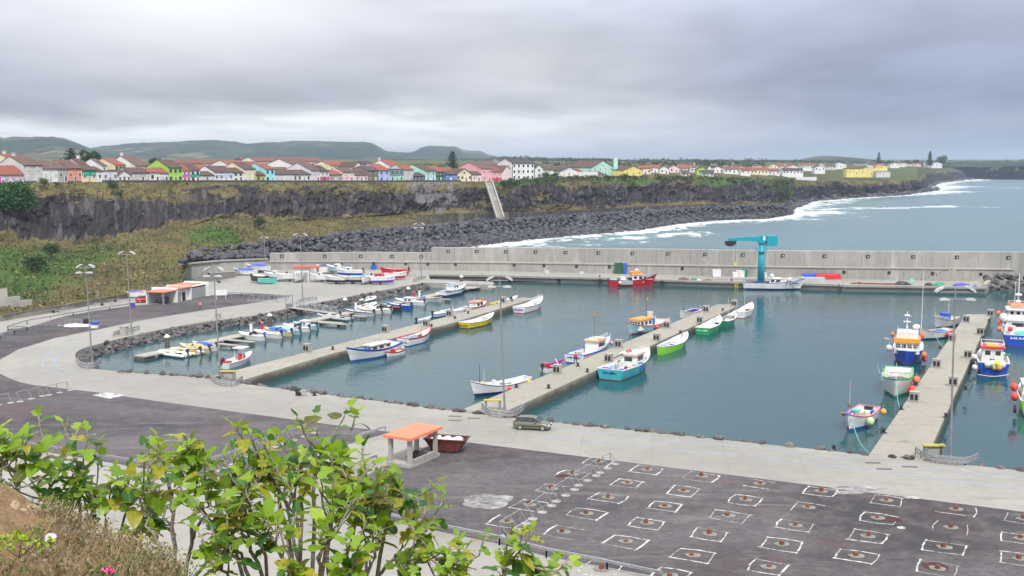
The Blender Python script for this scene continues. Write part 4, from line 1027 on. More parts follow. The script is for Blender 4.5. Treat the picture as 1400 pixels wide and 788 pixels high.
def foredeck(t, H, s0=.74, col='white'):
    m = MB(); P = []
    for i in range(7):
        s = lerp(s0, .99, i / 6); P.append(((s - .5) * H['L'], max(.01, H['hb'](s) - .1), H['sh'](s) - .02))
    a = m.add(P); b = m.add([(p[0], -p[1], p[2]) for p in P])
    c = m.add([(p[0], 0, p[2] + .08) for p in P])
    for i in range(6): m.face((a + i + 1, a + i, c + i, c + i + 1)); m.face((c + i + 1, c + i, b + i, b + i + 1))
    m.face((a, b, c)); m.box((P[0][0], 0, P[0][2] - .3), (.06, P[0][1] * 1.9, .55)); m.build('foredeck', HM[col], t)
def cabin(t, H, s0, s1, wf, h, wall='white', roof='white', z0=None, nf=3, ns=2, nb=0, over=.18, slope=.25, win=None, name='cabin', th=.12, taper=.9):
    L = H['L']; x0, x1 = (s0 - .5) * L, (s1 - .5) * L; w = H['B'] * wf; z0 = H['dz'] if z0 is None else z0; z1 = z0 + h; xf = x1 - slope
    m = MB(); w1 = w * taper
    a = m.add([(x0, -w/2, z0), (x1, -w/2, z0), (x1, w/2, z0), (x0, w/2, z0), (x0 + .05, -w1/2, z1), (xf, -w1/2, z1), (xf, w1/2, z1), (x0 + .05, w1/2, z1)])
    for q in ((0,1,5,4),(1,2,6,5),(2,3,7,6),(3,0,4,7),(4,5,6,7)): m.face([a + i for i in q])
    c = m.build(name, HM[wall], t)
    r = MB(); r.box(((x0 + xf) / 2, 0, z1 + th/2), (xf - x0 + 2 * over, w1 + 2 * over, th)); r.box(((x0 + xf) / 2, 0, z1 + th + .03), (xf - x0 + over, w1 + over, .06)); r.build('roof', HM[roof], c)
    zc = z0 + h * .68; hh = min(.62, h * .34)
    q = (zc - z0) / h
    for i in range(nf):
        y = (i + .5 - nf / 2) * w1 / nf; p = MB(); p.box((lerp(x1, xf, q) + .015, y, zc), (.05, w1 / nf * .74, hh)); p.build('window', M_glass, c)
    for sd in (-1, 1):
        for i in range(ns):
            x = lerp(x0, xf, (i + .5) / ns) + .1; p = MB(); p.box((x, sd * (lerp(w, w1, q) / 2 + .012), zc), ((xf - x0) / ns * .62, .05, hh)); p.build('window', M_glass, c)
    for i in range(nb):
        y = (i + .5 - nb / 2) * w1 / nb; p = MB(); p.box((x0 + .02, y, zc), (.06, w1 / nb * .5, hh)); p.build('window', M_glass, c)
    return dict(o=c, top=z1 + th, x0=x0, x1=xf, w=w1)
def mast(t, x, y, z0, z1, col='white', yard=0, flag=None, rake=0, r=.05):
    m = MB(); m.tube([(x, y, z0), (x + rake, y, z1)], [r, r * .5], 6)
    if yard: m.tube([(x + rake * .7, y - yard, lerp(z0, z1, .72)), (x + rake * .7, y + yard, lerp(z0, z1, .72))], .03, 5)
    ms = m.build('mast', HM[col], t)
    if flag:
        f = MB(); zf = lerp(z0, z1, flag[2] if len(flag) > 2 else .85); n = 5
        rows = [[(x - .05 - i * .16, y + .06 * math.sin(i * 1.3), zf - i * .05 + (.5 if j else 0)) for i in range(n)] for j in (0, 1)]
        a = f.add(rows[0]); b = f.add(rows[1])
        for i in range(n - 1): f.face((a + i, a + i + 1, b + i + 1, b + i), 0 if i < 2 else 1)
        f.build('flag', [HM[flag[0]], HM[flag[1]]], ms)
    return ms
def buoy(t, x, y, z, r=.32, col=None, name='fender'):
    m = MB(); m.ball((x, y, z), r, 0, 10, 7, (1, 1, 1.12)); m.tube([(x, y, z + r), (x, y * .97, z + r + .5)], .03, 4); m.build(name, col or M_buoyo, t, True)
def lifering(t, x, y, z, tilt=1.2, col='pink', r=.3):
    m = MB(); n = 12; pts = [(x + r * math.cos(2*PI*k/n) * math.cos(tilt), y + r * math.sin(2*PI*k/n), z + r * math.cos(2*PI*k/n) * math.sin(tilt)) for k in range(n + 1)]
    m.tube(pts, .075, 6, cap=False); m.build('lifebuoy', HM[col], t, True)
def bx(t, x, y, z, d, col, name='crate', rz=0): m = MB(); m.box((x, y, z + d[2] / 2), d, rz=rz); m.box((x, y, z + d[2] + .02), (d[0] * 1.06, d[1] * 1.06, .05), rz=rz); return m.build(name, HM[col], t)
def heap(t, x, y, z, r, col, sc=(1, 1, .5), name='net_heap', seed=0):
    m = MB(); m.ball((0, 0, 0), r, 0, 12, 7, sc); m.v = [tuple(Vector(v) * (1 + .28 * noise.noise(Vector(v) * 2.2 / r + Vector((seed, 0, 0))))) for v in m.v]; m.v = [(v[0] + x, v[1] + y, max(z, v[2] + z)) for v in m.v]
    return m.build(name, HM[col] if isinstance(col, str) else col, t)
def rail(t, H, s0, s1, h=.6, sides=(1, -1), col='white', n=5, bow=False):
    m = MB()
    for sd in sides:
        P = [((s - .5) * H['L'], sd * max(0.02, H['hb'](s) - .06), H['sh'](s)) for s in [lerp(s0, s1, i / n) for i in range(n + 1)]]
        m.tube([(p[0], p[1], p[2] + h) for p in P], .035, 5)
        m.tube([(p[0], p[1], p[2] + h * .5) for p in P], .025, 5)
        for p in P: m.tube([p, (p[0], p[1], p[2] + h)], .03, 5)
    m.build('railing', HM[col], t)
def outboard(t, x, y, z, col='dark', tilt=.0, s=1.0):
    m = MB(); M = Matrix.Translation((x, y, z)) @ Matrix.Rotation(tilt, 4, 'Y')
    m.box((-.22 * s, 0, .42 * s), (.46 * s, .34 * s, .34 * s), M=M); m.box((-.24 * s, 0, .64 * s), (.36 * s, .28 * s, .14 * s), M=M); m.box((-.2 * s, 0, .12 * s), (.24 * s, .2 * s, .34 * s), M=M)
    ob = m.build('outboard_motor', HM[col], t)
    q = MB(); q.box((-.2 * s, 0, -.35 * s), (.16 * s, .1 * s, .7 * s), M=M); q.box((-.22 * s, 0, -.68 * s), (.4 * s, .08 * s, .06 * s), M=M); q.build('lower_leg', HM['dark'], ob)
def lettering(t, H, side, txt, s, z, size, col, transom=False, w=None):
    """worn, unreadable painted name : a row of short uneven strokes"""
    m = MB(); x = -txt * size * .3; m.box((0, 0, -size * .3), (txt * size * .62, .02, size * .10))
    for ch in range(txt):
        if ch != 4:
            m.box((x, 0, R.uniform(-.02, .02)), (size * .42, .03, size * R.uniform(.62, .8))) if R.random() < .6 else m.box((x, 0, -size * .15), (size * .45, .03, size * .36))
        x += size * .6
    o = m.build('name_marking', HM[col], t)
    if transom: o.location = (-H['L'] / 2 - .02, 0, z); o.rotation_euler = (0, 0, -PI / 2)
    else: o.location = ((s - .5) * H['L'], side * (H['hb'](s) * .99 + .05), z)
def boat_at(name, label, bow=None, stern=None, hd=None, L=None, group=None, cat='boat', z=0, ctr=None, trim=0, clear=None):
    """placed from two waterline readings, or one and a heading (degrees clockwise from straight ahead)"""
    if hd is not None:
        d = Vector((math.sin(math.radians(hd)), math.cos(math.radians(hd)), 0))
        if ctr: c = G(*ctr, z)
        elif bow: c = G(*bow, z) - d * L * .42
        else: c = G(*stern, z) + d * L * .5
    else:
        a, b = G(*bow, z), G(*stern, z); d = (a - b).normalized(); c = (a + b) / 2 + d * (a - b).length * .04
    if clear:
        (pa, pb), half = clear; pa, pb = Vector(G(*pa)[:2]), Vector(G(*pb)[:2]); pd = (pb - pa).normalized(); nn = Vector((-pd.y, pd.x)) if clear[1] < 0 else Vector((pd.y, -pd.x))
        dist = (Vector(c[:2]) - pa).dot(nn); sn = abs(d.x * nn.x + d.y * nn.y); LL = L or (G(*bow, z) - G(*stern, z)).length; need = abs(half) * math.sqrt(max(0, 1 - sn * sn)) + LL * .40 * sn + .25 - dist
        if need > 0: c = c + Vector((nn.x, nn.y, 0)) * need
    t = thing(name, label, cat, c, math.atan2(d.y, d.x), group)
    if trim: t.rotation_euler[1] = trim
    return t, d
E1R, E1L, E2R, E2L, E3L, E3R, EQ = ((331, 520), (612, 443.5)), ((284, 516), (714, 406.8)), ((681, 567.5), (1004, 420.5)), ((626, 562.5), (981, 416.3)), ((1186, 625), (1321, 430)), ((1274, 610), (1355, 430)), ((835, 381), (1100, 388.5))
GP1, GP2, GP3, GQ = 'boats along the first pier', 'boats along the middle pier', 'boats along the trawler pier', 'boats at the far quay'
# --- first pier
t, d = boat_at('fishing_boat', 'white wooden fishing boat with blue gunwale and beige deckhouse', (461, 494), (528, 478), group=GP1, clear=(E1R, 1.75))
H = hull(t, 13.4, 3.9, 1.35, 1.15, .25, .55, 'white', 'royal', 'royal', 'white', 'offwhite', .7, st=.28, bz=.28)
foredeck(t, H, .80, 'cream'); C = cabin(t, H, .34, .62, .50, 1.25, 'cream', 'offwhite', nf=2, ns=2); bx(t, 2.1, .2, .9, (1.3, 1.0, .7), 'royal', 'fish_box'); cabin(t, H, .20, .33, .4, 1.2, 'white', 'white', nf=0, ns=1, name='engine_casing')
bx(t, -3.6, -.6, .8, (.7, .5, .4), 'lblue'); bx(t, 3.3, -.8, .9, (1.0, .6, .35), 'white'); mast(t, 4.6, 0, 1.4, 4.6, 'grey'); mast(t, -1.6, .3, 2.1, 3.2, 'grey', .5); heap(t, 1.0, -1.1, .8, .5, 'white', seed=3)
t, d = boat_at('dinghy', 'tiny white dinghy with red stripe tied beside the big white fishing boat', (510, 486.5), (533, 481), group=GP1, clear=(E1R, 4.30))
H = hull(t, 4.4, 1.6, .55, .3, .05, .8, 'white', 'white', 'red', 'white', 'grey', .2, st=.14, bz=.1); bx(t, .3, 0, .2, (.6, .5, .75), 'red', 'console'); outboard(t, -2.25, 0, .5, 'white', .3, .8); thwarts(t, H, (.3,), 'white')
t, d = boat_at('fishing_boat', 'white open boat with red gunwale and blue boot stripe moored stern out', (573, 464), (539, 472.5), group=GP1, clear=(E1R, 1.35))
H = hull(t, 8.6, 3.0, 1.25, 1.0, .15, .92, 'white', 'royal', 'red', 'white', 'lgrey', .35, st=.22, bz=.16)
for x, c in ((-2.2, 'lblue'), (-1.6, 'lblue'), (-.4, 'lblue')): bx(t, x, .1, .4, (.45, .8, 1.0), c, 'fish_tub')
bx(t, .5, -.3, .4, (.5, .5, .9), 'brown', 'engine_box'); thwarts(t, H, (.62, .75), 'white'); mast(t, 1.9, .4, .9, 3.0, 'dark'); lettering(t, H, 0, 10, 0, .75, .34, 'grey', True)
t, d = boat_at('fishing_boat', 'bright yellow fishing boat with white interior', (656, 441), (621, 448), group=GP1, clear=(E1R, 1.40))
H = hull(t, 9.6, 3.1, 1.05, .95, .1, .95, 'yellow', 'dark', 'dark', 'white', 'lgrey', .45, st=.10, bz=.14, cap='white'); foredeck(t, H, .72, 'lgrey')
for x, y in ((-2.6, .2), (-.6, -.3), (.3, .4)): heap(t, x, y, .45, .4, 'dark', seed=x)
thwarts(t, H, (.3, .5), 'white'); lettering(t, H, 0, 10, 0, .62, .36, 'brown', True)
t, d = boat_at('fishing_boat', 'white boat with a thin red stripe at the tip of the first pier', (737, 420.5), (706, 428.5), group=GP1, clear=(E1R, 1.48))
H = hull(t, 11.0, 3.3, 1.25, 1.15, .1, .95, 'white', 'red', 'red', 'white', 'offwhite', .4, st=.13, bz=.12, cap='white'); foredeck(t, H, .75, 'offwhite'); thwarts(t, H, (.35, .55), 'white'); heap(t, -4.6, 0, .9, .7, 'dark', (.5, 1.8, .5)); mast(t, 3.4, 0, 1.3, 4.0, 'lgrey'); lettering(t, H, 0, 10, 0, .75, .36, 'royal', True); rail(t, H, .7, .97, .5)
t, d = boat_at('workboat', 'white launch with cream canopy and life rings behind the yellow boat', ctr=(652, 424), hd=27, L=9, group=GP1, clear=(E1L, -1.26))
H = hull(t, 8.5, 2.8, .9, .7, .1, .8, 'offwhite', 'red', 'red', 'white', 'lgrey', .3); C = cabin(t, H, .30, .66, .75, 1.5, 'white', 'peach', nf=2, ns=2); mast(t, 0, 0, 2.0, 6.2, 'dark'); lifering(t, -2.0, -.5, 2.2); lifering(t, 1.1, -.6, 2.2)
t, d = boat_at('motorboat', 'blue and white runabout on the far side of the first pier', ctr=(606, 432), hd=35, L=6.5, group=GP1, clear=(E1L, -0.99))
H = hull(t, 6.5, 2.2, .8, .4, 0, .85, 'lblue', 'navy', 'white', 'white', 'lblue', .3); foredeck(t, H, .6, 'lblue'); outboard(t, -3.3, 0, .7, 'dark'); bx(t, 0, .2, .3, (.6, .6, .8), 'white', 'console')
t, d = boat_at('motorboat', 'small white tender showing behind the first pier near the service box', ctr=(628, 428), hd=30, L=5.5, group=GP1, clear=(E1L, -0.85))
H = hull(t, 5.5, 1.9, .7, .4, 0, .85, 'white', 'white', 'white', 'white', 'lgrey', .25); outboard(t, -2.8, 0, .6, 'dark'); thwarts(t, H, (.3, .6), 'white')
t, d = boat_at('motorboat', 'low pale blue skiff far side of the first pier, left of the yellow boat', ctr=(580, 440.5), hd=30, L=5, group=GP1, clear=(E1L, -0.77))
H = hull(t, 5.0, 1.7, .6, .3, 0, .8, 'lblue', 'navy', 'lblue', 'white', 'lgrey', .2); thwarts(t, H, (.35, .6), 'white'); outboard(t, -2.5, 0, .5, 'dark')
t, d = boat_at('motorboat', 'white tender with dark outboard beyond the end of the first pier', ctr=(698, 413), hd=30, L=6, group=GP1, clear=(E1L, -0.90))
H = hull(t, 6.0, 2.0, .7, .4, 0, .85, 'white', 'white', 'white', 'white', 'offwhite', .25); outboard(t, -3.0, 0, .6, 'dark'); bx(t, .2, 0, .25, (.5, .5, .9), 'dark', 'console')
t, d = boat_at('motorboat', 'little yellow boat with black tyre fender behind the first pier', ctr=(679, 419), hd=30, L=4.5, group=GP1, clear=(E1L, -0.81))
H = hull(t, 4.5, 1.8, .8, .4, 0, .85, 'yellow', 'dark', 'yellow', 'sand', 'sand', .25); heap(t, -1.2, -.7, .5, .5, 'dark', (1, .5, 1)); mast(t, .3, 0, .5, 2.4, 'dark')
t, d = boat_at('motorboat', 'white centre console boat with T top and red stern beside the lamp post', (342, 492), (305, 505), group=GP1, clear=(E1L, -1.12))
H = hull(t, 8.6, 2.5, .8, .5, .05, .85, 'white', 'white', 'white', 'white', 'offwhite', .3); outboard(t, -4.3, .3, .7, 'dark', .9, 1.3); bx(t, -3.8, 0, .4, (.9, 1.7, .7), 'red', 'stern_cover'); bx(t, 1.2, 0, .3, (.8, .7, 1.1), 'red', 'console')
m = MB(); m.box((1.0, 0, 2.45), (2.0, 1.9, .12)); [m.tube([(1 + a, b, .4), (1 + a * .9, b, 2.4)], .05, 5) for a in (-.7, .7) for b in (-.7, .7)]; m.build('canopy', HM['white'], t)
# --- middle pier
t, d = boat_at('fishing_boat', 'white boat with black gunwale moored beside the lamp post of the middle pier', bow=(667, 545), hd=229, L=10.4, group=GP2, clear=(E2L, -1.40))
H = hull(t, 10.4, 3.1, 1.2, 1.1, .35, .6, 'white', 'navy', 'navy', 'white', 'grey', .5, st=.15, bz=.45, cap='white'); foredeck(t, H, .74, 'offwhite'); bx(t, -1.0, .1, .6, (1.2, 1.0, .7), 'lgrey', 'engine_box'); heap(t, -2.4, -.2, .6, .6, 'navy', seed=2); heap(t, 3.3, .3, 1.6, .4, 'tan', (1, 1, 1.1)); mast(t, 3.5, 0, 1.6, 4.4, 'dark'); mast(t, 2.9, .2, 1.6, 3.8, 'sand')
bx(t, .6, -.5, .6, (.4, .4, 1.1), 'white', 'post_box'); buoy(t, -4.3, 1.2, 1.0, .42, paint((.75, .42, .03), .45)); buoy(t, -.3, 1.75, .75, .3, M_buoy); heap(t, -.2, .1, 1.4, .35, 'sand')
t, d = boat_at('dinghy', 'small red and blue dinghy behind the white cabin boat on the middle pier', ctr=(757, 506), hd=38, L=5.4, group=GP2, clear=(E2L, -0.85))
H = hull(t, 5.4, 1.9, .8, .5, .05, .85, 'white', 'white', 'red', 'violet', 'violet', .25, st=.2); bx(t, -1.6, 0, .3, (.7, .6, .9), 'red', 'seat_box'); lifering(t, -2.1, .3, 1.2); thwarts(t, H, (.5,), 'white'); outboard(t, -2.7, 0, .7, 'dark'); m = MB(); m.tube([(.3, -.7, .8), (1.1, .5, 1.5)], .06, 5); m.build('oar', HM['white'], t)
t, d = boat_at('fishing_boat', 'white cabin boat with blue stripe and orange edged roof by the walking person', stern=(785, 497), hd=29.5, L=13.2, group=GP2, clear=(E2L, -1.75))
H = hull(t, 13.4, 3.9, 1.3, 1.25, .1, .95, 'white', 'royal', 'royal', 'white', 'lgrey', .55, st=.16, bz=.16); C = cabin(t, H, .46, .74, .62, 2.1, 'white', 'sand', nf=3, ns=1, th=.18); foredeck(t, H, .78, 'white')
r = MB(); r.box(((C['x0'] + C['x1']) / 2, 0, C['top'] - .20), (C['x1'] - C['x0'] + .42, C['w'] + .42, .10)); r.build('roof_edge', HM['orange'], t)
mast(t, .8, 0, C['top'], C['top'] + 4.2, 'brown', 0, ('orange', 'brown', .9)); bx(t, -3.5, .6, .6, (.5, .5, .6), 'grey', 'winch'); m = MB(); m.tube([(-5, .5, 1.2), (-2.2, .9, 1.6)], .07, 5); m.tube([(-2.2, .9, .6), (-2.2, .9, 1.6)], .07, 5); m.build('line_roller', HM['grey'], t)
buoy(t, -5.2, -1.9, .8, .32, M_buoy); buoy(t, 5.2, -1.0, 1.6, .35, paint((.80, .30, .32), .5)); rail(t, H, .72, .97, .6); lettering(t, H, 0, 10, 0, .95, .36, 'royal', True); lifering(t, .6, -.9, C['top'] + .15, 0, 'peach')
t, d = boat_at('fishing_boat', 'pale blue fishing boat with orange roofed wheelhouse and round white tank', bow=(861, 458.5), hd=219, L=12.6, group=GP2, clear=(E2L, -1.75))
H = hull(t, 12.6, 3.9, 1.35, 1.0, .3, .85, 'lblue', 'maroon', 'brown', 'white', 'lgrey', .7, st=.12, bz=.28, cap='peach'); C = cabin(t, H, .46, .80, .70, 1.8, 'white', 'orange', nf=4, ns=3, th=.2); m = MB(); m.tube([(-1.0, .3, C['top']), (-1.0, .3, C['top'] + .95)], .62, 14); m.build('water_tank', HM['lgrey'], t)
mast(t, -.2, 0, C['top'], C['top'] + 5.2, 'dark', .25, ('orange', 'yellow', .62)); bx(t, -3.2, -.5, .7, (.8, .7, 1.3), 'royal', 'blue_bin'); buoy(t, -.6, 2.1, .9, .48, M_buoy); buoy(t, -3.5, 2.0, .7, .38, M_buoy); buoy(t, -5.8, 1.4, 1.1, .34, M_buoy); rail(t, H, .02, .42, .5)
t, d = boat_at('fishing_boat', 'small white boat with blue interior and red buoys near the end of the middle pier', bow=(931, 437), hd=214, L=8.4, group=GP2, clear=(E2L, -1.22))
H = hull(t, 8.4, 2.7, 1.1, .8, .15, .8, 'white', 'navy', 'white', 'violet', 'violet', .4, bz=.2); foredeck(t, H, .72, 'white'); mast(t, 2.4, 0, 1.3, 4.3, 'dark'); heap(t, 2.8, .3, 1.5, .35, 'dark'); heap(t, 2.0, -.5, 1.4, .3, 'dark', seed=5); buoy(t, -.8, 1.6, .5, .38, M_buoy); buoy(t, -3.6, 1.35, .7, .34, M_buoy); mast(t, -3.9, .8, 1, 2.2, 'sand')
t, d = boat_at('fishing_boat', 'large turquoise fishing boat with red edged cabin roof', stern=(829, 520), hd=29.5, L=14.0, group=GP2, clear=(E2R, 2.12))
H = hull(t, 14.2, 4.7, 1.5, 1.2, .12, .95, 'cyan', 'maroon', 'white', 'white', 'lgrey', .75, st=.16, bz=.14, cap='white'); C = cabin(t, H, .46, .70, .62, 2.0, 'white', 'offwhite', nf=3, ns=1, nb=1, th=.2); foredeck(t, H, .76, 'offwhite')
r = MB(); r.box(((C['x0'] + C['x1']) / 2, 0, C['top'] - .22), (C['x1'] - C['x0'] + .44, C['w'] + .44, .12)); r.build('roof_edge', HM['peach'], t)
mast(t, .4, 0, C['top'], C['top'] + 4.6, 'grey', .3); lifering(t, .3, .3, C['top'] + .25, .3, 'red', .4); lifering(t, 1.2, .5, C['top'] + .2, 0, 'offwhite', .5); m = MB(); m.tube([(2.3, .6, C['top'] + .1), (-3.6, 1.0, C['top'] - .3)], .08, 6); m.build('boom', HM['dark'], t)
for x, y, c in ((-5.6, 1.3, 'violet'), (-5.5, -1.2, 'violet')): heap(t, x, y, 1.35, .65, c, (1, 1.2, .4), seed=x)
for x, y, c, n_ in ((-4.2, .9, 'lblue', 'drum'), (-3.4, .7, 'grey', 'drum'), (-2.0, -1.7, 'grey', 'drum'), (-.2, -1.9, 'royal', 'drum'), (-1.4, .9, 'lgrey', 'drum')): m = MB(); m.tube([(x, y, .75), (x, y, 1.7)], .34, 10); m.build(n_, HM[c], t)
bx(t, -3.6, -1.5, .75, (.5, .5, .8), 'sand', 'line_hauler'); m = MB(); m.tube([(-4.0, -1.0, 1.2), (-4.0, -1.25, 1.2)], .5, 12); m.build('hauler_wheel', HM['dark'], t); bx(t, -2.4, .0, .75, (2.2, .9, .3), 'white', 'hatch'); lettering(t, H, 0, 10, 0, 1.15, .34, 'navy', True); rail(t, H, .74, .97, .5)
t, d = boat_at('whaleboat', 'long lime green open boat with white inside and blue thwarts', (939, 470), (898, 487), group=GP2, clear=(E2R, 1.40))
H = hull(t, 13.0, 3.1, 1.15, .9, .25, .30, 'lime', 'lime', 'white', 'white', 'white', .35, st=.14, bz=.1, cap='white', mid=.5); thwarts(t, H, (.12, .28, .44, .58), 'royal'); bx(t, -3.2, .1, .5, (1.1, 1.2, .4), 'white', 'engine_box'); heap(t, -.9, -.4, .5, .6, 'navy', seed=1); heap(t, .8, .4, .5, .5, 'dark', seed=6); heap(t, -4.9, .2, .7, .6, 'royal', (1, 1, .4)); mast(t, 4.4, .2, 1.3, 3.3, 'dark'); buoy(t, 4.6, .2, 1.8, .16, M_buoy)
t, d = boat_at('fishing_boat', 'emerald green boat with pale inside and a life ring at its bow', stern=(960, 458.5), hd=27, L=11.2, group=GP2, clear=(E2R, 1.44))
H = hull(t, 11.2, 3.2, 1.25, .95, .1, .95, 'green', 'dgreen', 'white', 'white', 'offwhite', .45, st=.13, bz=.1, cap='white'); lifering(t, 3.9, 0, 2.2, 1.3, 'peach', .5); heap(t, -.2, -.6, .5, .45, 'brown'); bx(t, -.8, .1, .45, (.6, .5, .5), 'white', 'box'); mast(t, .2, -.3, .6, 2.4, 'dark'); mast(t, 3.3, .2, 1.2, 5.0, 'grey'); lettering(t, H, 0, 10, 0, .85, .34, 'white', True); foredeck(t, H, .82, 'white')
t, d = boat_at('fishing_boat', 'dark green boat with a low white cuddy right of the emerald one', stern=(987, 447.5), hd=27, L=8.6, group=GP2, clear=(E2R, 1.22))
H = hull(t, 8.6, 2.7, 1.1, .8, .1, .9, 'dgreen', 'dgreen', 'white', 'white', 'grey', .45, st=.1, cap='white'); C = cabin(t, H, .50, .72, .6, 1.0, 'white', 'grey', nf=2, ns=1); lifering(t, -.6, -.8, 1.0, 1.2, 'peach'); mast(t, .8, .3, 1.5, 5.2, 'sand', .1); heap(t, -1.6, .5, .5, .4, 'dark')
t, d = boat_at('fishing_boat', 'white boat with thin red stem moored at the very end of the middle pier', stern=(1010, 435.5), hd=27, L=10, group=GP2, clear=(E2R, 1.30))
H = hull(t, 10.0, 2.9, 1.2, .9, .1, .95, 'white', 'red', 'white', 'white', 'offwhite', .5, bz=.1); lifering(t, 3.6, .2, 1.9, .8, 'peach'); bx(t, .3, -.3, .5, (.7, .6, .7), 'brown', 'engine_box'); mast(t, -.8, 0, 1.0, 6.0, 'lgrey'); heap(t, -4, .8, 1.1, .4, 'pink', (1, .4, 1)); foredeck(t, H, .78, 'white'); thwarts(t, H, (.35,), 'white')
# --- trawler pier
t, d = boat_at('fishing_boat', 'white boat with pink rail tied by a rope, closest to the promenade', bow=(1161, 590), hd=214, L=8.8, group=GP3, clear=(E3L, -1.44))
H = hull(t, 8.8, 3.2, 1.35, .8, .2, .85, 'white', 'royal', 'pink', 'white', 'lgrey', .8, st=.12, bz=.3, cap='pink'); bx(t, .6, .2, .9, (1.2, 1.1, .9), 'cream', 'engine_casing'); bx(t, -1.2, .3, .8, (1.3, 1.0, .7), 'white', 'fish_box'); bx(t, -3.2, .2, .9, (.7, .9, .8), 'dark', 'winch'); heap(t, 2.6, -.7, 1.7, .6, 'violet', (1.2, 1, .4)); heap(t, 3.2, -1.0, 1.9, .4, 'brown'); heap(t, -2.4, .8, 1.3, .4, 'violet'); bx(t, .6, -.2, 1.8, (1.0, .9, .15), 'teal', 'tarp'); heap(t, 1.6, -.3, 1.8, .35, 'royal')
mast(t, 1.9, -.6, 1.4, 5.6, 'lgrey', 0, ('red', 'brown', .84)); heap(t, 1.9, -.6, 2.6, .3, 'brown', (1, 1, 1.4)); buoy(t, 1.4, 1.75, .95, .48, paint((.52, .62, .36), .5)); buoy(t, -3.5, 1.9, 1.2, .38, paint((.62, .36, .10), .5))
t, d = boat_at('trawler', 'white hulled boat with green rails and green keel behind the pink railed boat', bow=(1223.5, 544.5), hd=202, L=11.5, group=GP3, clear=(E3L, -1.98))
H = hull(t, 11.5, 4.4, 2.2, .5, .2, .9, 'offwhite', 'dgreen', 'green', 'white', 'offwhite', 1.5, st=.15, bz=.3, cap='green', rake=.9); rail(t, H, .55, .93, .9, col='lime', n=4); heap(t, 2.0, .2, 1.9, .9, 'violet', (.7, 1.4, .35)); heap(t, 1.2, .1, 1.9, 1.0, 'brown', (.4, 1.5, .4)); bx(t, -1.4, .2, 1.6, (2.4, 2.6, 1.0), 'white', 'hatch'); buoy(t, .8, 2.5, 1.9, .5, M_buoyo); buoy(t, 3.2, 2.1, .9, .62, M_buoy); mast(t, 3.9, 0, 2.4, 4.6, 'white'); bx(t, 1.6, -1.6, 1.7, (.8, .7, .9), 'white', 'locker'); m = MB(); m.tube([(2.0, -2.2, 2.6), (2.0, -2.6, 3.9)], .07, 6); m.tube([(.6, -2.3, 2.6), (.6, -2.7, 3.6)], .07, 6); m.build('davit', HM['grey'], t)
t, d = boat_at('trawler', 'royal blue trawler with orange banded wheelhouse and white mast', bow=(1238, 501), hd=202, L=14, group=GP3, clear=(E3L, -2.34))
H = hull(t, 13.0, 4.9, 1.8, .7, .2, .9, 'blue', 'maroon', 'blue', 'white', 'lgrey', 1.6, st=.12, bz=.12, cap='white', rake=1.0); C = cabin(t, H, .52, .80, .82, 1.75, 'white', 'orange', nf=4, ns=3, th=.35, over=.22, slope=.1)
b = MB(); b.box(((C['x0'] + C['x1']) / 2, 0, C['top'] - .02), (C['x1'] - C['x0'] + .5, C['w'] + .5, .62)); b.build('orange_band', HM['orange'], t)
b = MB(); b.box(((C['x0'] + C['x1']) / 2 - .2, 0, C['top'] + .75), (C['x1'] - C['x0'] - .2, C['w'] * .94, 1.0)); b.build('upper_cabin', HM['white'], t)
b = MB(); zt = C['top'] + 1.27; xa, xb, w2 = C['x0'] - .1, C['x1'] - .3, C['w'] * .46
for x in (xa, xb):
    for y in (-w2, 0, w2): b.tube([(x, y, zt), (x, y, zt + .5)], .03, 5)
b.tube([(xa, -w2, zt + .5), (xb, -w2, zt + .5), (xb, w2, zt + .5), (xa, w2, zt + .5)], .035, 5); b.build('railing', HM['grey'], t)
mast(t, .8, -.2, zt, zt + 2.9, 'white', .6, r=.11); mast(t, -.2, 1.9, zt, zt + 9.5, 'white', 0, ('orange', 'green', .14), r=.05)
m = MB(); m.ball((1.0, -.2, zt + 2.3), .30, sc=(1.6, 1.6, .5)); m.box((1.0, -.2, zt + 1.3), (.3, 1.1, .12)); m.tube([(1.0, -.2, zt + 1.3), (1.0, -.2, zt + 2.3)], .06, 5); m.build('radar', HM['white'], t); m = MB(); m.ball((.6, 1.2, zt + .5), .6, sc=(1, 1, .7)); m.build('dinghy_cover', HM['white'], t)
for x, y, z, r_, c in ((3.2, 2.55, 1.5, .45, M_buoyo), (2.4, 2.6, .7, .42, M_buoy), (1.5, 2.2, 4.3, .36, M_buoyo), (1.5, -2.3, 4.2, .34, M_buoyo), (4.2, -2.6, 2.4, .5, paint((.6, .58, .5), .6))): buoy(t, x, y, z, r_, c)
rail(t, H, .76, .96, .8, n=4); m = MB(); m.tube([(1, -2.2, 3.2), (2, -3.4, 3.6)], .08, 6); m.build('boom', HM['white'], t)
m = MB(); m.tube([(5.2, 2.0, .9), (5.2, 2.25, .9)], .5, 12); m.build('tyre_fender', M_rubber, t)
t, d = boat_at('fishing_boat', 'white boat with blue tarpaulin and brown rail left of the trawler pier', bow=(1273, 466), hd=237, L=8.6, group=GP3, clear=(E3L, -1.35))
H = hull(t, 8.6, 3.0, 1.25, .9, .15, .8, 'offwhite', 'navy', 'brown', 'white', 'royal', .7, st=.12, bz=.3, cap='cream'); heap(t, -.8, .2, 1.2, 1.3, 'royal', (1.5, .8, .25), 'tarp'); buoy(t, -2.9, 1.6, .9, .36, M_buoy); buoy(t, -1.4, 1.7, .8, .36, M_buoy); foredeck(t, H, .74, 'offwhite'); heap(t, -3.4, 0, 1.2, .5, 'white')
t, d = boat_at('fishing_boat', 'boat with upright blue box and orange pennant behind the blue tarpaulin boat', ctr=(1291, 447), hd=225, L=9, group=GP3, clear=(E3L, -1.35))
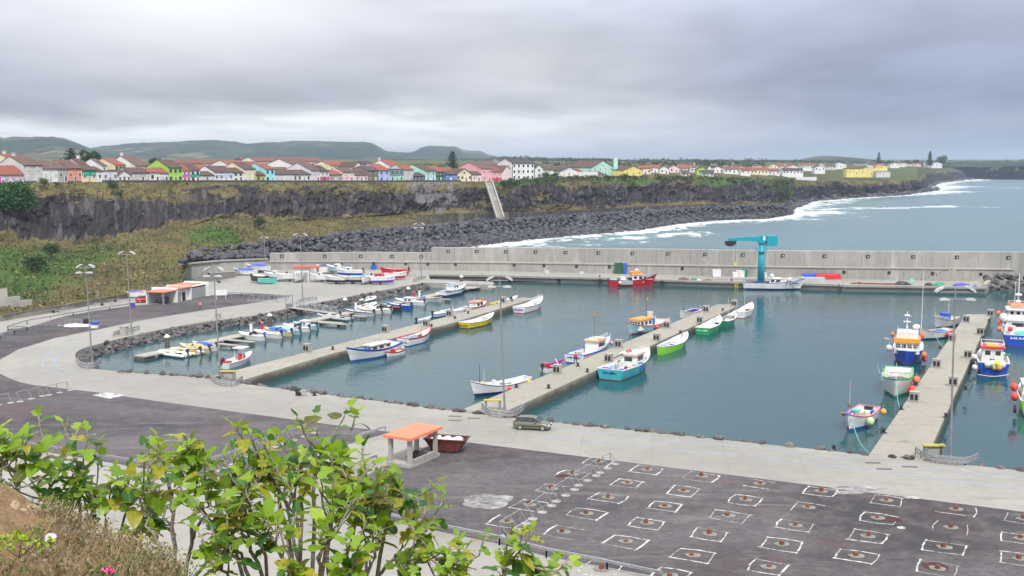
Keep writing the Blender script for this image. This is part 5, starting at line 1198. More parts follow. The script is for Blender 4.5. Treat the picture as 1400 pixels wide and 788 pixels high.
H = hull(t, 9.0, 3.0, 1.4, .9, .2, .8, 'lgrey', 'navy', 'tan', 'white', 'lgrey', .8, st=.14, bz=.3, cap='tan'); bx(t, -.2, 0, .9, (1.3, 1.6, 1.7), 'royal', 'blue_box'); mast(t, 2.6, -.8, 1.2, 4.0, 'teal', 0, ('orange', 'peach', .45)); mast(t, -1.2, .2, 1.2, 5.2, 'white', .3); rail(t, H, .6, .95, .5)
t, d = boat_at('trawler', 'blue boat with red and white cabin roof and pale buoys on its stern', stern=(1355, 513.5), hd=21, L=13.2, group=GP3, clear=(E3R, 2.16))
H = hull(t, 13.2, 4.8, 1.75, .9, .1, .95, 'blue', 'maroon', 'blue', 'white', 'lgrey', 1.2, st=.12, bz=.10, cap='white'); C = cabin(t, H, .34, .64, .72, 2.1, 'offwhite', 'red', nf=3, ns=2, nb=2, th=.18, over=.25); r = MB(); r.box(((C['x0'] + C['x1']) / 2, 0, C['top'] + .1), (C['x1'] - C['x0'] - .1, C['w'] * .62, .18)); r.build('hatch_cover', HM['orange'], t)
rr = MB(); zt = C['top']; w2 = C['w'] / 2 + .15
rr.tube([(C['x0'], -w2, zt + .6), (C['x1'], -w2, zt + .6), (C['x1'], w2, zt + .6), (C['x0'], w2, zt + .6), (C['x0'], -w2, zt + .6)], .045, 5)
for x in (C['x0'], (C['x0'] + C['x1']) / 2, C['x1']):
    for y in (-w2, w2): rr.tube([(x, y, zt), (x, y, zt + .6)], .035, 5)
rr.build('railing', HM['white'], t); lifering(t, -1.6, -.9, zt + .35, .2, 'offwhite', .45)
for i, (y, z, c) in enumerate(((.9, 1.95, (.72, .72, .62)), (.25, 2.05, (.70, .68, .55)), (-.45, 2.05, (.55, .66, .06)), (-1.15, 1.95, (.74, .74, .70)), (-.7, 1.55, (.80, .30, .10)), (-.1, 1.6, (.66, .66, .30)))): buoy(t, -6.9 + (i % 2) * .2, y, z - .25, .46, paint(c, .45))
bx(t, -5.4, 1.2, 1.25, (1.5, .6, .5), 'white', 'locker'); bx(t, -4.9, .2, 1.25, (.6, .6, .9), 'royal', 'fish_bin'); heap(t, -5.2, -1.1, 1.4, 1.0, 'teal', (1, 1, .4), seed=4); lettering(t, H, 0, 10, 0, 1.25, .36, 'white', True); buoy(t, -6.4, 2.6, 1.0, .42, paint((.62, .62, .60), .5)); buoy(t, -3.0, 2.6, 2.0, .42, paint((.62, .60, .55), .5))
m = MB(); m.tube([(-5.2, 2.3, 1.9), (-6.4, 2.9, 2.4)], .06, 5); m.build('boom', HM['dark'], t); heap(t, 1.0, -2.2, 1.9, .5, 'dgreen')
t, d = boat_at('trawler', 'large white trawler with dark wheelhouse windows behind the red roofed boat', stern=(1394, 475.5), hd=21, L=17, group=GP3, clear=(E3R, 2.61))
H = hull(t, 16.0, 5.4, 1.9, 1.2, .1, .95, 'blue', 'maroon', 'white', 'white', 'lgrey', 1.5, st=.2, bz=.1, cap='white'); C = cabin(t, H, .36, .66, .84, 2.2, 'white', 'white', nf=4, ns=3, nb=1, th=.22, over=.2); C2 = cabin(t, H, .40, .62, .68, 1.5, 'white', 'white', z0=C['top'] + .06, nf=5, ns=3, nb=3, th=.25, over=.45, name='wheelhouse')
r = MB(); z2 = C2['top'] + .1; w2 = C2['w'] / 2
for x in (C2['x0'], C2['x1']):
    for y in (-w2, 0, w2): r.tube([(x, y, z2), (x, y, z2 + .9)], .05, 5)
r.tube([(C2['x0'], -w2, z2 + .9), (C2['x1'], -w2, z2 + .9), (C2['x1'], w2, z2 + .9), (C2['x0'], w2, z2 + .9), (C2['x0'], -w2, z2 + .9)], .07, 5); r.box((C2['x0'] + .6, 0, z2 + .4), (1.0, w2 * 1.7, .5)); r.build('flying_bridge', HM['peach'], t)
mast(t, .1, 0, z2, z2 + 6.0, 'white', .8, r=.13); m = MB(); m.ball((.2, 0, z2 + 2.2), .5, sc=(1.3, 1.3, .5)); m.ball((.2, 0, z2 + 1.0), .4, sc=(1.2, 1.2, .7)); m.tube([(.2, 0, z2 + 1.0), (.2, 0, z2 + 2.2)], .07, 5); m.build('radar', HM['white'], t); mast(t, -.4, .6, z2, z2 + 5.0, 'white', 0, ('red', 'red', .95))
for x, y, z, c in ((-2.6, 3.0, 3.4, M_buoyo), (-4.2, 3.05, 2.4, M_buoyo), (-5.6, 1.4, 2.7, M_buoy), (-5.8, -2.2, 2.6, M_buoy), (1.6, 3.0, 4.4, M_buoyo)): buoy(t, x, y, z, .42, c)
heap(t, -6.4, -.6, 1.9, 1.3, 'teal', (1, 1.2, .5), seed=8); heap(t, -5.8, -2.0, 2.2, .9, 'violet', seed=9); bx(t, -4.2, 1.4, 1.5, (1.4, 1.6, 1.5), 'white', 'winch_house'); buoy(t, -2.8, 2.4, 4.3, .7, HM['white'], 'life_raft'); buoy(t, -2.8, -2.4, 4.3, .7, HM['white'], 'life_raft'); lettering(t, H, 0, 10, 0, 1.5, .45, 'white', True); rail(t, H, .02, .3, .7, n=4)
t, d = boat_at('trawler', 'green and white boat with red bottom cut by the frame edge', stern=(1421, 573), hd=21, L=13, group=GP3, clear=(E3R, 2.16))
H = hull(t, 13.0, 4.8, 2.0, .9, .1, .96, 'lime', 'maroon', 'white', 'white', 'lgrey', 1.2, st=.45, bz=.35, cap='white'); C = cabin(t, H, .35, .65, .8, 2.1, 'white', 'white', nf=3, ns=2, nb=2); bx(t, -4.6, 1.0, 1.3, (1.6, 1.6, 1.3), 'lgrey', 'net_drum')
for x, y, z in ((-3.0, 2.75, 3.1), (-5.6, 2.8, 2.4)): buoy(t, x, y, z, .5, M_buoy)
mast(t, -1.0, .6, 3.5, 8.5, 'pink', .4); m = MB(); m.tube([(-6.0, 2.6, .9), (-6.0, 2.9, .9)], .5, 12); m.build('tyre_fender', M_rubber, t)
# --- far quay
t, d = boat_at('trawler', 'red hulled trawler with white wheelhouse at the far quay', (891, 389.5), (837, 390.5), group=GQ, clear=(EQ, 1.80))
H = hull(t, 12.6, 4.0, 1.5, 1.5, .15, .85, 'red', 'red', 'red', 'maroon', 'grey', .9, st=.14, bz=.12, cap='navy', rake=1.6); C = cabin(t, H, .46, .70, .72, 1.8, 'white', 'peach', nf=3, ns=2, th=.3); b = MB(); b.box((C['x0'] + 1.0, 0, C['top'] + .35), (2.4, 2.2, .5)); b.build('flying_bridge', HM['orange'], t); mast(t, .6, 0, C['top'], C['top'] + 4.8, 'grey', .4); m = MB(); m.ball((.9, 0, C['top'] + .95), .5, sc=(1, 1, .7)); m.build('radar', HM['white'], t)
heap(t, -5.0, .1, 1.4, 1.0, 'teal', (1.2, 1.2, .5), seed=2); heap(t, -1.9, -.6, 1.2, .8, 'lgrey', (1.4, 1, .5), seed=3); bx(t, -.9, 0, 1.0, (.8, 1.6, 1.0), 'dark', 'winch'); buoy(t, -3.9, -2.0, 1.0, .42, paint((.75, .55, .5), .5)); bx(t, -2.6, .4, .9, (1.2, 1.4, 1.3), 'white', 'gantry_box')
m = MB(); m.box((-2.3, -2.02, 1.0), (3.4, .06, 1.0)); m.build('patch', HM['grey'], t); foredeck(t, H, .78, 'grey'); rail(t, H, .78, .96, .5, col='grey'); lettering(t, H, -1, 10, .80, 1.75, .4, 'sand')
t, d = boat_at('trawler', 'white trawler with navy bottom moored under the turquoise crane', (1091, 395), (1020, 393.8), group=GQ, clear=(EQ, 1.98))
H = hull(t, 14.8, 4.4, 1.75, 1.1, .1, .9, 'white', 'navy', 'white', 'white', 'brown', 1.2, st=.14, bz=.38, cap='royal', rake=1.4); C = cabin(t, H, .42, .62, .7, 1.5, 'white', 'white', nf=3, ns=2); bx(t, 2.4, .2, 1.3, (2.0, 2.2, 1.3), 'white', 'winch_house'); heap(t, 2.2, -.3, 2.6, .7, 'peach', (1.4, 1, .5)); heap(t, -3.2, .1, 1.6, 1.2, 'navy', (2.4, 1.1, .35), seed=3); bx(t, -6, .2, 1.5, (1.6, 2.4, .3), 'brown', 'net_tray'); mast(t, 2.8, 0, 2.6, 8.5, 'grey', .3); mast(t, -.5, .2, 3.0, 4.6, 'white', .4); rail(t, H, .72, .97, .6); buoy(t, 3.7, -1.0, 2.6, .5, HM['white'], 'life_raft'); m = MB(); m.ball((-.6, -.9, 3.4), .55); m.build('radar', HM['white'], t)
for x in (-.6, .4, 3.0): lifering(t, x, -1.6, 1.9, 1.5, 'dark', .4)
lettering(t, H, -1, 10, .80, 1.75, .5, 'navy')

# --- small boats on the pontoon
PB = -62.5
def small(u, v, kind, col, label, hd=PB, L=5.6, B=2.1, motor='dark', cover=None, z=0, group='small boats on the pontoon', tilt=.35, extra=None):
    t, d = boat_at('rigid_inflatable' if kind == 'rib' else 'motorboat', label, ctr=(u, v), hd=hd, L=L, group=group, z=z)
    if kind == 'rib':
        m = MB(); r = .25; pts = [(-L/2, B/2 - r, .35), (L*.1, B/2 - r, .38), (L*.32, B/2 - r - .15, .5), (L*.45, B*.2, .6), (L*.5, 0, .64), (L*.45, -B*.2, .6), (L*.32, -B/2 + r + .15, .5), (L*.1, -B/2 + r, .38), (-L/2, -B/2 + r, .35)]
        m.tube(pts, r, 8); m.build('tube', HM[col], t, True); m = MB(); m.box((-.2, 0, .15), (L * .85, B - .6, .2)); m.build('floor', HM['grey'], t)
        bx(t, -.2, 0, .25, (.7, .6, .65), 'white', 'console'); bx(t, -1.2, 0, .25, (.5, .8, .35), 'dark', 'seat')
    else:
        H = hull(t, L, B, .78, .42, .0, .85, col, col, col if kind != 'two' else 'navy', 'white', 'lgrey', .3, st=.1, bz=.08, n=12)
        if kind == 'cuddy':
            foredeck(t, H, .52, col); m = MB(); xw = .02 * L
            a = m.add([(xw, -B*.36, .85), (xw, B*.36, .85), (xw - .35, B*.32, 1.4), (xw - .35, -B*.32, 1.4), (xw - .95, B*.36, .82), (xw - .95, -B*.36, .82)])
            m.face((a, a+1, a+2, a+3)); m.face((a+1, a+4, a+2)); m.face((a, a+3, a+5)); m.build('windscreen', M_glass, t)
        elif kind == 'cabin':
            foredeck(t, H, .62, col); cabin(t, H, .36, .66, .7, 1.15, 'white', 'white', nf=2, ns=2, over=.1)
        elif kind == 'open':
            thwarts(t, H, (.3, .5, .7), 'sand')
        else:
            foredeck(t, H, .62, col); bx(t, 0, .2, .3, (.6, .6, .75), 'white', 'console'); bx(t, -1.1, 0, .3, (.45, B * .6, .4), 'lgrey', 'seat')
        if cover: heap(t, -.2 if cover[1] else .2, 0, .75, L * .3, cover[0], (1.25, B * .47 / (L * .3), .33), 'cover', seed=u)
    if motor: outboard(t, -L / 2, 0, .72, motor, tilt)
    if extra: bx(t, -L * .25, 0, .4, (.8, .9, .5), extra, 'cushion')
    return t
small(237, 487.5, 'rib', 'white', 'white inflatable with black outboard at the left end of the pontoon', L=6.0)
small(254, 484, 'rib', 'cream', 'cream inflatable with a pale tan cover and two motors', L=6.2, B=2.4, cover=None, extra='tan')
small(266, 481, 'cuddy', 'cream', 'cream sport boat with yellow tan canopy beside the inflatables', L=6.4, B=2.3, cover=('tan', 1))
small(280, 478, 'open', 'white', 'small white boat with blue cover and red trim by the first finger', L=5.2, cover=('royal', 0), motor='dark')
small(344, 464, 'cuddy', 'white', 'white cuddy boat with a blue topped outboard', motor='royal', L=5.8)
small(366, 461, 'console', 'white', 'white open boat second from the finger, black outboard', L=6.2)
small(380, 458, 'cuddy', 'cream', 'cream boat under a bright blue cover', cover=('royal', 0), L=6.2)
small(393, 456, 'console', 'lblue', 'pale blue boat under a faded blue cover beside the bright blue one', cover=('lblue', 0), L=5.6)
small(405, 452.5, 'cuddy', 'white', 'white boat with grey windscreen and tilted motor', L=6.0)
small(417, 449.5, 'cabin', 'lblue', 'pale blue cuddy boat before the grey inflatable', L=5.4)
small(461, 437.5, 'rib', 'grey', 'grey inflatable lying along the long finger', L=6.6, B=2.4)
small(450, 434.5, 'rib', 'lgrey', 'pale grey inflatable moored close to the gangway foot', L=5.4, motor='dark')
small(490, 431, 'two', 'lgrey', 'long grey white boat right of the two grey inflatables', L=7.6, B=2.4)
small(503, 428, 'open', 'offwhite', 'narrow off white boat under the longer grey one', L=6.6, B=1.8)
small(517, 427, 'cuddy', 'white', 'white sport boat with navy side stripe in the middle of the pontoon', L=6.2)
small(533, 424.5, 'console', 'dark', 'dark boat with a red seat between the white and the blue one', L=5.2, extra='red')
small(545, 421.5, 'open', 'royal', 'royal blue open boat in the middle of the pontoon', L=6.4, B=2.2)
small(560, 416.5, 'cabin', 'white', 'white cabin boat with small radar ball', L=7.6, B=2.6)
small(587, 412, 'open', 'lgrey', 'grey white rowing boat with a blue bucket', L=6.8, B=2.3, hd=PB + 180, motor=None, extra='royal')
small(504, 411.5, 'rib', 'white', 'small white inflatable on the bank side of the pontoon', hd=27, L=5, motor=None)
small(502, 420.5, 'rib', 'offwhite', 'off white inflatable tube boat lying along the pontoon edge', hd=27.5, L=6.5, motor=None)
small(672.5, 381.5, 'rib', 'white', 'white inflatable left by the end of the short concrete spur', hd=60, L=6, B=2.3, z=0, motor='dark')
t, d = boat_at('motor_yacht', 'white motor yacht with navy lower hull at the end of the pontoon', (636, 400), (602, 407), group='small boats on the pontoon')
H = hull(t, 11.5, 3.6, 1.3, .8, 0, .92, 'white', 'navy', 'navy', 'white', 'white', .6, st=.1, bz=.5, rake=2.0); foredeck(t, H, .42, 'white'); C = cabin(t, H, .34, .60, .66, 1.2, 'white', 'white', z0=1.2, nf=2, ns=2, slope=.9); m = MB(); m.tube([(-2.2, -1.4, 1.3), (-1.6, -1.3, 2.9), (-1.6, 1.3, 2.9), (-2.2, 1.4, 1.3)], .09, 6); m.box((-1.2, 0, 2.95), (1.4, 2.5, .08)); m.build('radar_arch', HM['lblue'], t); rail(t, H, .55, .97, .5)
for x in (1.2, 2.2, 3.2): m = MB(); m.box((x, -1.58 + (x - 1.2) * .12, 1.25), (.5, .06, .2)); m.build('porthole', M_glass, t)

# --- boats hauled out on the yard
def trailer(u, v, hd, L, z=ZW, label='galvanised boat trailer'):
    d = Vector((math.sin(math.radians(hd)), math.cos(math.radians(hd)), 0)); t = thing('boat_trailer', label, 'trailer', G(u, v, z), math.atan2(d.y, d.x), 'boat trailers in the yard')
    m = MB(); m.beam((-L * .45, -.6, .42), (L * .35, -.5, .42), .09, .1); m.beam((-L * .45, .6, .42), (L * .35, .5, .42), .09, .1); m.beam((L * .35, 0, .42), (L * .62, 0, .4), .1, .1)
    for x in (-.4, 0, .33): m.beam((x * L, -.62, .42), (x * L, .62, .42), .08, .08)
    m.build('frame', M_galvdull, t)
    for y in (-.8, .8): m = MB(); m.tube([(-L * .12, y - .09, .3), (-L * .12, y + .09, .3)], .3, 12); m.build('wheel', M_rubber, t)
    return t
YD = 'boats hauled out on the yard'
TL = iter(['under the dark and white boat', 'under the pale violet boat', 'under the plump white boat', 'under the white boat facing the marina', 'under the white cuddy by the kiosk', 'under the pinkish white hull', 'under the long grey white hull', 'under the bow on white boat', 'under the violet bottomed boat', 'under the light blue boat', 'under the white boat with the blue bottom', 'under the red and white boat', 'under the long red boat', 'under the second blue covered boat'])
def yard(u, v, kind, col, label, hd, L=5.6, B=2.1, cover=None, motor=None, boot=None, tr=True, lift=.62, extra=None):
    t, d = boat_at('motorboat', label, ctr=(u, v), hd=hd, L=L, group=YD, z=ZW); t.location.z = ZW + (lift + .25 if tr else .46)
    H = hull(t, L, B, .85, .5, .05, .85, col, boot or col, col, 'white', 'lgrey', .35, st=.1, bz=.2, n=12)
    if kind == 'open': thwarts(t, H, (.3, .5, .7), 'white')
    else: foredeck(t, H, .55, 'white' if kind == 'cuddy' else col); bx(t, -.3, 0, .35, (.6, .7, .75), 'white', 'console')
    if kind == 'cuddy': cabin(t, H, .42, .62, .6, .9, 'white', 'white', z0=.6, nf=2, ns=1, over=.05)
    if cover: heap(t, 0, 0, .85, L * .34, cover, (1.2, B * .46 / (L * .34), .26), 'cover', seed=u)
    if motor: outboard(t, -L / 2, 0, .75, motor, .5)
    if extra: heap(t, -L * .2, 0, .8, .5, extra, (1, 1, .8), 'gear_heap')
    if tr: trailer(u, v, hd, L, label='galvanised boat trailer ' + next(TL))
    return t
yard(335, 376.5, 'open', 'white', 'white boat with blue cover nearest the retaining wall', -70, 7, 2.4, 'royal', tr=False)
yard(352, 372.5, 'open', 'white', 'second blue covered white boat, behind the first by the wall', -70, 7.5, 2.5, 'royal')
yard(353, 387, 'console', 'dark', 'dark hulled boat with white cover left of the green skiff', -65, 5.2, 2.0, 'offwhite')
yard(366.5, 388.5, 'open', 'teal', 'small green skiff on the ground of the yard', 95, 5.0, 1.7, tr=False)
yard(377, 384, 'cuddy', 'white', 'pale violet and white cuddy boat on a trailer', -75, 6.4, 2.3, boot='violet', motor='dark')
yard(392, 385, 'console', 'white', 'plump white boat between the violet one and the kiosk', -100, 6.2, 2.3)
yard(408.5, 386, 'cuddy', 'white', 'white cuddy boat facing the marina in front of the kiosk', 190, 5.8, 2.4)
yard(438, 386, 'cuddy', 'white', 'white cuddy boat just right of the red roofed kiosk', -80, 5.8, 2.2)
yard(458, 388.5, 'open', 'palepink' if False else 'offwhite', 'pinkish off white hull beside the long grey white one', -75, 5.6, 2.1, boot='dark')
yard(478, 388, 'open', 'lgrey', 'long grey white hull with things piled inside', -80, 7.6, 2.2, extra='lblue', boot='dark')
yard(501, 388.5, 'console', 'white', 'white boat seen bow on at the edge of the yard', 200, 5.4, 2.5, motor='dark')
yard(524, 389, 'console', 'white', 'white boat with violet bottom at the edge of the yard', 80, 6.2, 2.2, boot='violet', extra='lblue')
yard(462, 375.5, 'cuddy', 'lblue', 'light blue boat with raised bow behind the kiosk', -60, 8.0, 2.6, motor='royal', lift=.9)
yard(478, 378.5, 'cuddy', 'white', 'white boat with deep blue bottom and motor on its stern', -80, 7.4, 2.4, boot='royal', motor='dark')
yard(443, 374, 'open', 'white', 'low white boat just behind the red roofed kiosk', -85, 6.0, 2.0, tr=False)
yard(449, 371, 'open', 'white', 'white boat under dark blue cover near the sea wall', -80, 7.0, 2.2, 'navy', tr=False)
yard(541, 383, 'console', 'white', 'red and white boat with a dark keel on the yard', 75, 6.0, 2.2, boot='red', extra='red')
yard(524, 382, 'open', 'red', 'small red boat with piled gear behind the violet bottomed one', 85, 4.8, 1.8, extra='red', tr=False)
yard(539, 377, 'open', 'red', 'long red open boat farthest out on the yard', -80, 8.0, 2.2, motor='dark', extra='pink')
yard(492, 384.5, 'open', 'lblue', 'small pale blue skiff half hidden behind the bow on boat', 85, 4.4, 1.7, tr=False)
yard(186, 407.5, 'open', 'white', 'small white boat with violet inside left of the red car', 95, 4.8, 1.9, 'violet', tr=False)
yard(1112, 381.5, 'open', 'blue', 'blue boat turned over on the quay right of the white trawler', 92, 6.0, 1.9, tr=False).rotation_euler[0] = PI * .98
o = [x for x in COL.objects if x.get('label', '').startswith('blue boat turned')][0]; o.location.z = ZW + .95
yard(1133, 382, 'open', 'red', 'red and white boat turned over on the quay beside the blue one', 92, 7.0, 1.8, tr=False).rotation_euler[0] = PI * 1.02
o = [x for x in COL.objects if x.get('label', '').startswith('red and white boat turned')][0]; o.location.z = ZW + .95
yard(1113, 386, 'open', 'grey', 'grey skiff turned over on the quay edge', 92, 6.5, 1.7, tr=False).rotation_euler[0] = PI
o = [x for x in COL.objects if x.get('label', '').startswith('grey skiff turned')][0]; o.location.z = ZW + .9
# ------------------------------------------------------------------ lamps, rails, service boxes, crane, sheds, cars
M_lamp = paint((.50, .50, .50), .4)
def lamp(bu, bv, tu, tv, label, arm=1.25, four=True, r=.13, base_h=.6):
    b = G(bu, bv); tp = at(tu, tv, b.y); t = thing('lamp_post', label, 'lamp post', b, 0, 'tall lamp posts around the harbour')
    v = tp - b
    m = MB(); m.tube([(0, 0, 0), tuple(v)], [r, r * .55], 8); m.build('pole', M_postgrey, t)
    m = MB(); m.box((0, 0, .05), (.5, .5, .1)); m.tube([(0, 0, .1), (0, 0, base_h)], r * 1.35, 8); m.build('base', M_galvdull, t)
    m = MB(); m.beam(v + Vector((-arm, 0, -.25)), v + Vector((arm, 0, -.25)), .09, .09)
    if four: m.beam(v + Vector((-arm * .8, -.6, -.9)), v + Vector((arm * .8, -.6, -.9)), .08, .08); m.beam(v + Vector((0, 0, -.9)), v + Vector((0, -.6, -.9)), .08, .08)
    m.build('arm', M_galvdull, t)
    for s in (-1, 1):
        for k_, (dz, dy) in enumerate(((0, 0), (-.95, -.6)) if four else ((0, 0),)):
            h = MB(); M = Matrix.Translation(v + Vector((s * arm * (1.0 if not k_ else .8), dy, dz))) @ Matrix.Rotation(s * (.55 if not k_ else .05), 4, 'Y')
            h.box((0, 0, 0), (.95, .48, .17), M=M); h.box((s * .1, 0, .12), (.5, .34, .1), M=M); h.box((0, 0, -.10), (.8, .38, .05), 1, M=M)
            h.build('floodlight', [M_lamp, M_glass], t)
    return t
lamp(126, 497, 117, 364, 'lamp post at the curved end of the marina basin', .95)
lamp(180, 458, 173, 346, 'lamp post on the promenade bend left of the white shed', 1.05, four=False)
lamp(301, 518, 292, 368, 'lamp post at the root of the first pier', 1.0)
lamp(414, 411, 410.5, 321, 'lamp post at the top of the marina gangway', 1.1, four=False)
lamp(576.5, 383, 573, 306.5, 'lamp post at the corner of the yard by the short spur', 1.0)
lamp(690, 562, 683, 381, 'tall lamp post at the root of the middle pier', 1.15)
lamp(1299, 630, 1306, 396, 'tall lamp post at the root of the trawler pier', 1.6)
lamp(363.5, 369, 361, 325, 'small lamp post standing in front of the boulder bank', .7, four=False)
def crash_barrier(px, label, n=5, h=.75, mat=M_galv):
    pts = PW(px); c = sum(pts, Vector()) / len(pts); t = thing('crash_barrier', label, 'crash barrier', c, 0, 'curved steel barriers round the lamp posts')
    P = [p - c for p in pts]
    for z in ((h, h - .38) if h > .6 else (h,)):
        m = MB()
        for a, b in zip(P, P[1:]):
            m.beam(a + Vector((0, 0, z + .08)), b + Vector((0, 0, z + .08)), .07, .12); m.beam(a + Vector((0, 0, z - .07)), b + Vector((0, 0, z - .07)), .07, .12); m.beam(a + Vector((0, 0.03, z)), b + Vector((0, .03, z)), .04, .10)
        m.build('rail', mat, t)
    for p in P[::max(1, len(P) // n)]: m = MB(); m.box((p.x, p.y + .08, h / 2), (.12, .12, h)); m.build('post', M_galvdull, t)
    return t
def arc(u0, v0, u1, v1, dip, n=12, ends=0.0):
    out = []
    for i in range(n + 1):
        q = i / n; out.append((lerp(u0, u1, q), lerp(v0, v1, q) + dip * (1 - (2 * q - 1) ** 4)))
    return out
crash_barrier(arc(104, 495.5, 137, 497.5, 8), 'curved steel barrier round the lamp at the basin bend')
crash_barrier(arc(286, 517, 331, 522, 9), 'curved steel barrier at the root of the first pier')
crash_barrier(arc(659, 560, 716, 562, 11), 'curved steel barrier at the root of the middle pier, left of the parked car', 6)
crash_barrier(arc(1252, 622, 1337, 631, 9), 'curved steel barrier at the root of the trawler pier', 7)
crash_barrier([(155, 461), (162, 458.5), (166, 457.5)], 'short steel barrier left of the small utility block on the bend', 2)
crash_barrier([(174, 456), (182, 454), (190, 452.5)], 'short steel barrier right of the small utility block on the bend', 2)
crash_barrier([(407, 416), (414, 413.5), (422, 412), (433, 411)], 'steel barrier beside the lamp above the gangway', 3)
crash_barrier([(565, 386.5), (572, 383.5), (582, 381.5)], 'steel barrier at the yard corner by the spur', 3)
def guard_rail(px, label, h=.72, every=4.0, mat=M_galv):
    pts = PW(px); c = pts[0].copy(); t = thing('guard_rail', label, 'guard rail', c, 0, 'steel guard rails along the yard roads')
    P = [p - c for p in pts]; m = MB()
    for a, b in zip(P, P[1:]): m.beam(a + Vector((0, 0, h)), b + Vector((0, 0, h)), .10, .22); m.beam(a + Vector((0, -.06, h + .06)), b + Vector((0, -.06, h + .06)), .05, .07)
    m.build('rail', mat, t)
    for a, b in zip(P, P[1:]):
        L_ = (b - a).length; n = max(1, int(L_ / every))
        for i in range(n + 1):
            p = a.lerp(b, i / n); m = MB(); m.box((p.x, p.y + .06, h / 2), (.12, .12, h)); m.build('post', M_galvdull, t)
    return t
guard_rail([(10, 452), (37, 443.5), (100, 432.5), (150, 424.5), (182, 419.5)], 'long guard rail along the upper edge of the access road')
guard_rail([(-40, 470), (0, 462.5), (20, 457), (37, 452.5), (11, 451.5)], 'hooked guard rail at the left end of the access road')
guard_rail([(306, 405), (330, 405), (350, 406), (372, 407.5), (394, 409.5)], 'guard rail at the tip of the dark road near the gangway')
guard_rail([(394, 410), (378, 413)], 'short return rail at the gangway corner')
guard_rail([(-60, 596), (0, 609), (60, 618.5), (130, 630), (215, 644), (250, 649.5)], 'guard rail below the left asphalt yard, behind the fig leaves', mat=M_galvdull)
guard_rail([(250, 650), (290, 636), (330, 624)], 'short angled guard rail joining the left yard rail')
guard_rail([(490, 604), (527, 592)], 'short guard rail at the upper right of the left yard')
guard_rail([(478, 647), (515, 632.5)], 'short guard rail below the orange shelter')
guard_rail([(440, 697), (508, 710), (567, 722), (683, 746), (747, 763), (830, 780), (905, 796)], 'long guard rail along the lower edge of the right yard')
def trestle(a, b, label, n=3, h=1.15):
    pa, pb = G(*a), G(*b); t = thing('trestle_rail', label, 'net rail', pa, 0, 'galvanised trestle rails on the yards'); d = pb - pa; nn = Vector((d.y, -d.x, 0)).normalized()
    m = MB(); m.tube([(0, 0, h), tuple(d + Vector((0, 0, h)))], .045, 6); m.build('top_bar', M_galvdull, t)
    for i in range(n):
        p = d * (i / (n - 1)); m = MB(); m.tube([tuple(p), tuple(p + Vector((0, 0, h)))], .04, 6); m.tube([tuple(p + nn * .85 + Vector((0, 0, .02))), tuple(p + Vector((0, 0, h - .05)))], .035, 6); m.build('leg', M_postgrey, t)
        m = MB(); m.tube([tuple(p + nn * .55 + Vector((0, 0, .01))), tuple(p + nn * .55 + Vector((0, 0, .06)))], .42, 12); m.build('foot', M_block, t)
    return t
for i, (a, b) in enumerate((((683, 732), (711, 715)), ((720, 709), (746, 691)), ((753, 685), (778, 669)), ((784, 663), (808, 650)), ((813, 646), (834, 634)))):
    trestle(a, b, ('lowest trestle rail on the right yard, beside the bottom guard rail', 'second lowest trestle rail on the right yard', 'middle trestle rail of the five on the right yard', 'second highest trestle rail on the right yard', 'highest trestle rail on the right yard, near the promenade')[i])
for i, (a, b) in enumerate((((-22, 556), (12, 550.5)), ((23, 549), (54, 541.5)), ((63, 540), (92, 533.5)))):
    trestle(a, b, ('leftmost trestle rail cut by the edge of the photo', 'middle trestle rail on the left yard', 'trestle rail on the left yard nearest the pale drain cover')[i])
for i, (a, b) in enumerate((((283, 648), (303, 639)), ((312, 635), (335, 624)), ((342, 622), (362, 612.5)), ((370, 611), (390, 603)), ((396, 602), (425, 591.5)))):
    trestle(a, b, ('lowest of the trestle rails behind the fig branches', 'second trestle rail behind the fig branches', 'middle trestle rail behind the fig branches', 'fourth trestle rail behind the fig branches', 'highest trestle rail behind the fig branches')[i])
# small fences in front of the gangway
for i, u in enumerate((342, 356, 370)): trestle((u, 410.5), (u + 11, 411), ('left', 'middle', 'right')[i] + ' one of three small rails on the dark road tip by the gangway', 3, 1.0)
trestle((84, 445), (112, 446.5), 'grey frame rail with white sacks on the access road', 5, 1.3)
t = thing('sack_heap', 'flat heap of white sacks under the frame rail on the access road', 'sacks', G(107, 447), 0)
heap(t, 0, 0, .05, 1.9, 'white', (1.6, .5, .28), 'sack', 3); heap(t, -1.5, .2, .05, .8, 'white', (1, .6, .6), 'sack', 5)
t = thing('waste_bin', 'blue and white waste bin at the foot of the bend lamp', 'bin', G(130, 448.5), 0); bx(t, 0, 0, 0, (1.1, 1.0, .55), 'white', 'base'); bx(t, 0, 0, .55, (1.15, 1.05, .55), 'royal', 'lid')
t = thing('float_ball', 'dark round float hanging on the frame rail', 'float', G(118, 444), 0); m = MB(); m.ball((0, 0, .62), .6); m.build('ball', M_rubber, t); m = MB(); m.tube([(0, 0, 1.1), (0, 0, 1.5)], .08, 6); m.build('eyelet', M_galvdull, t)
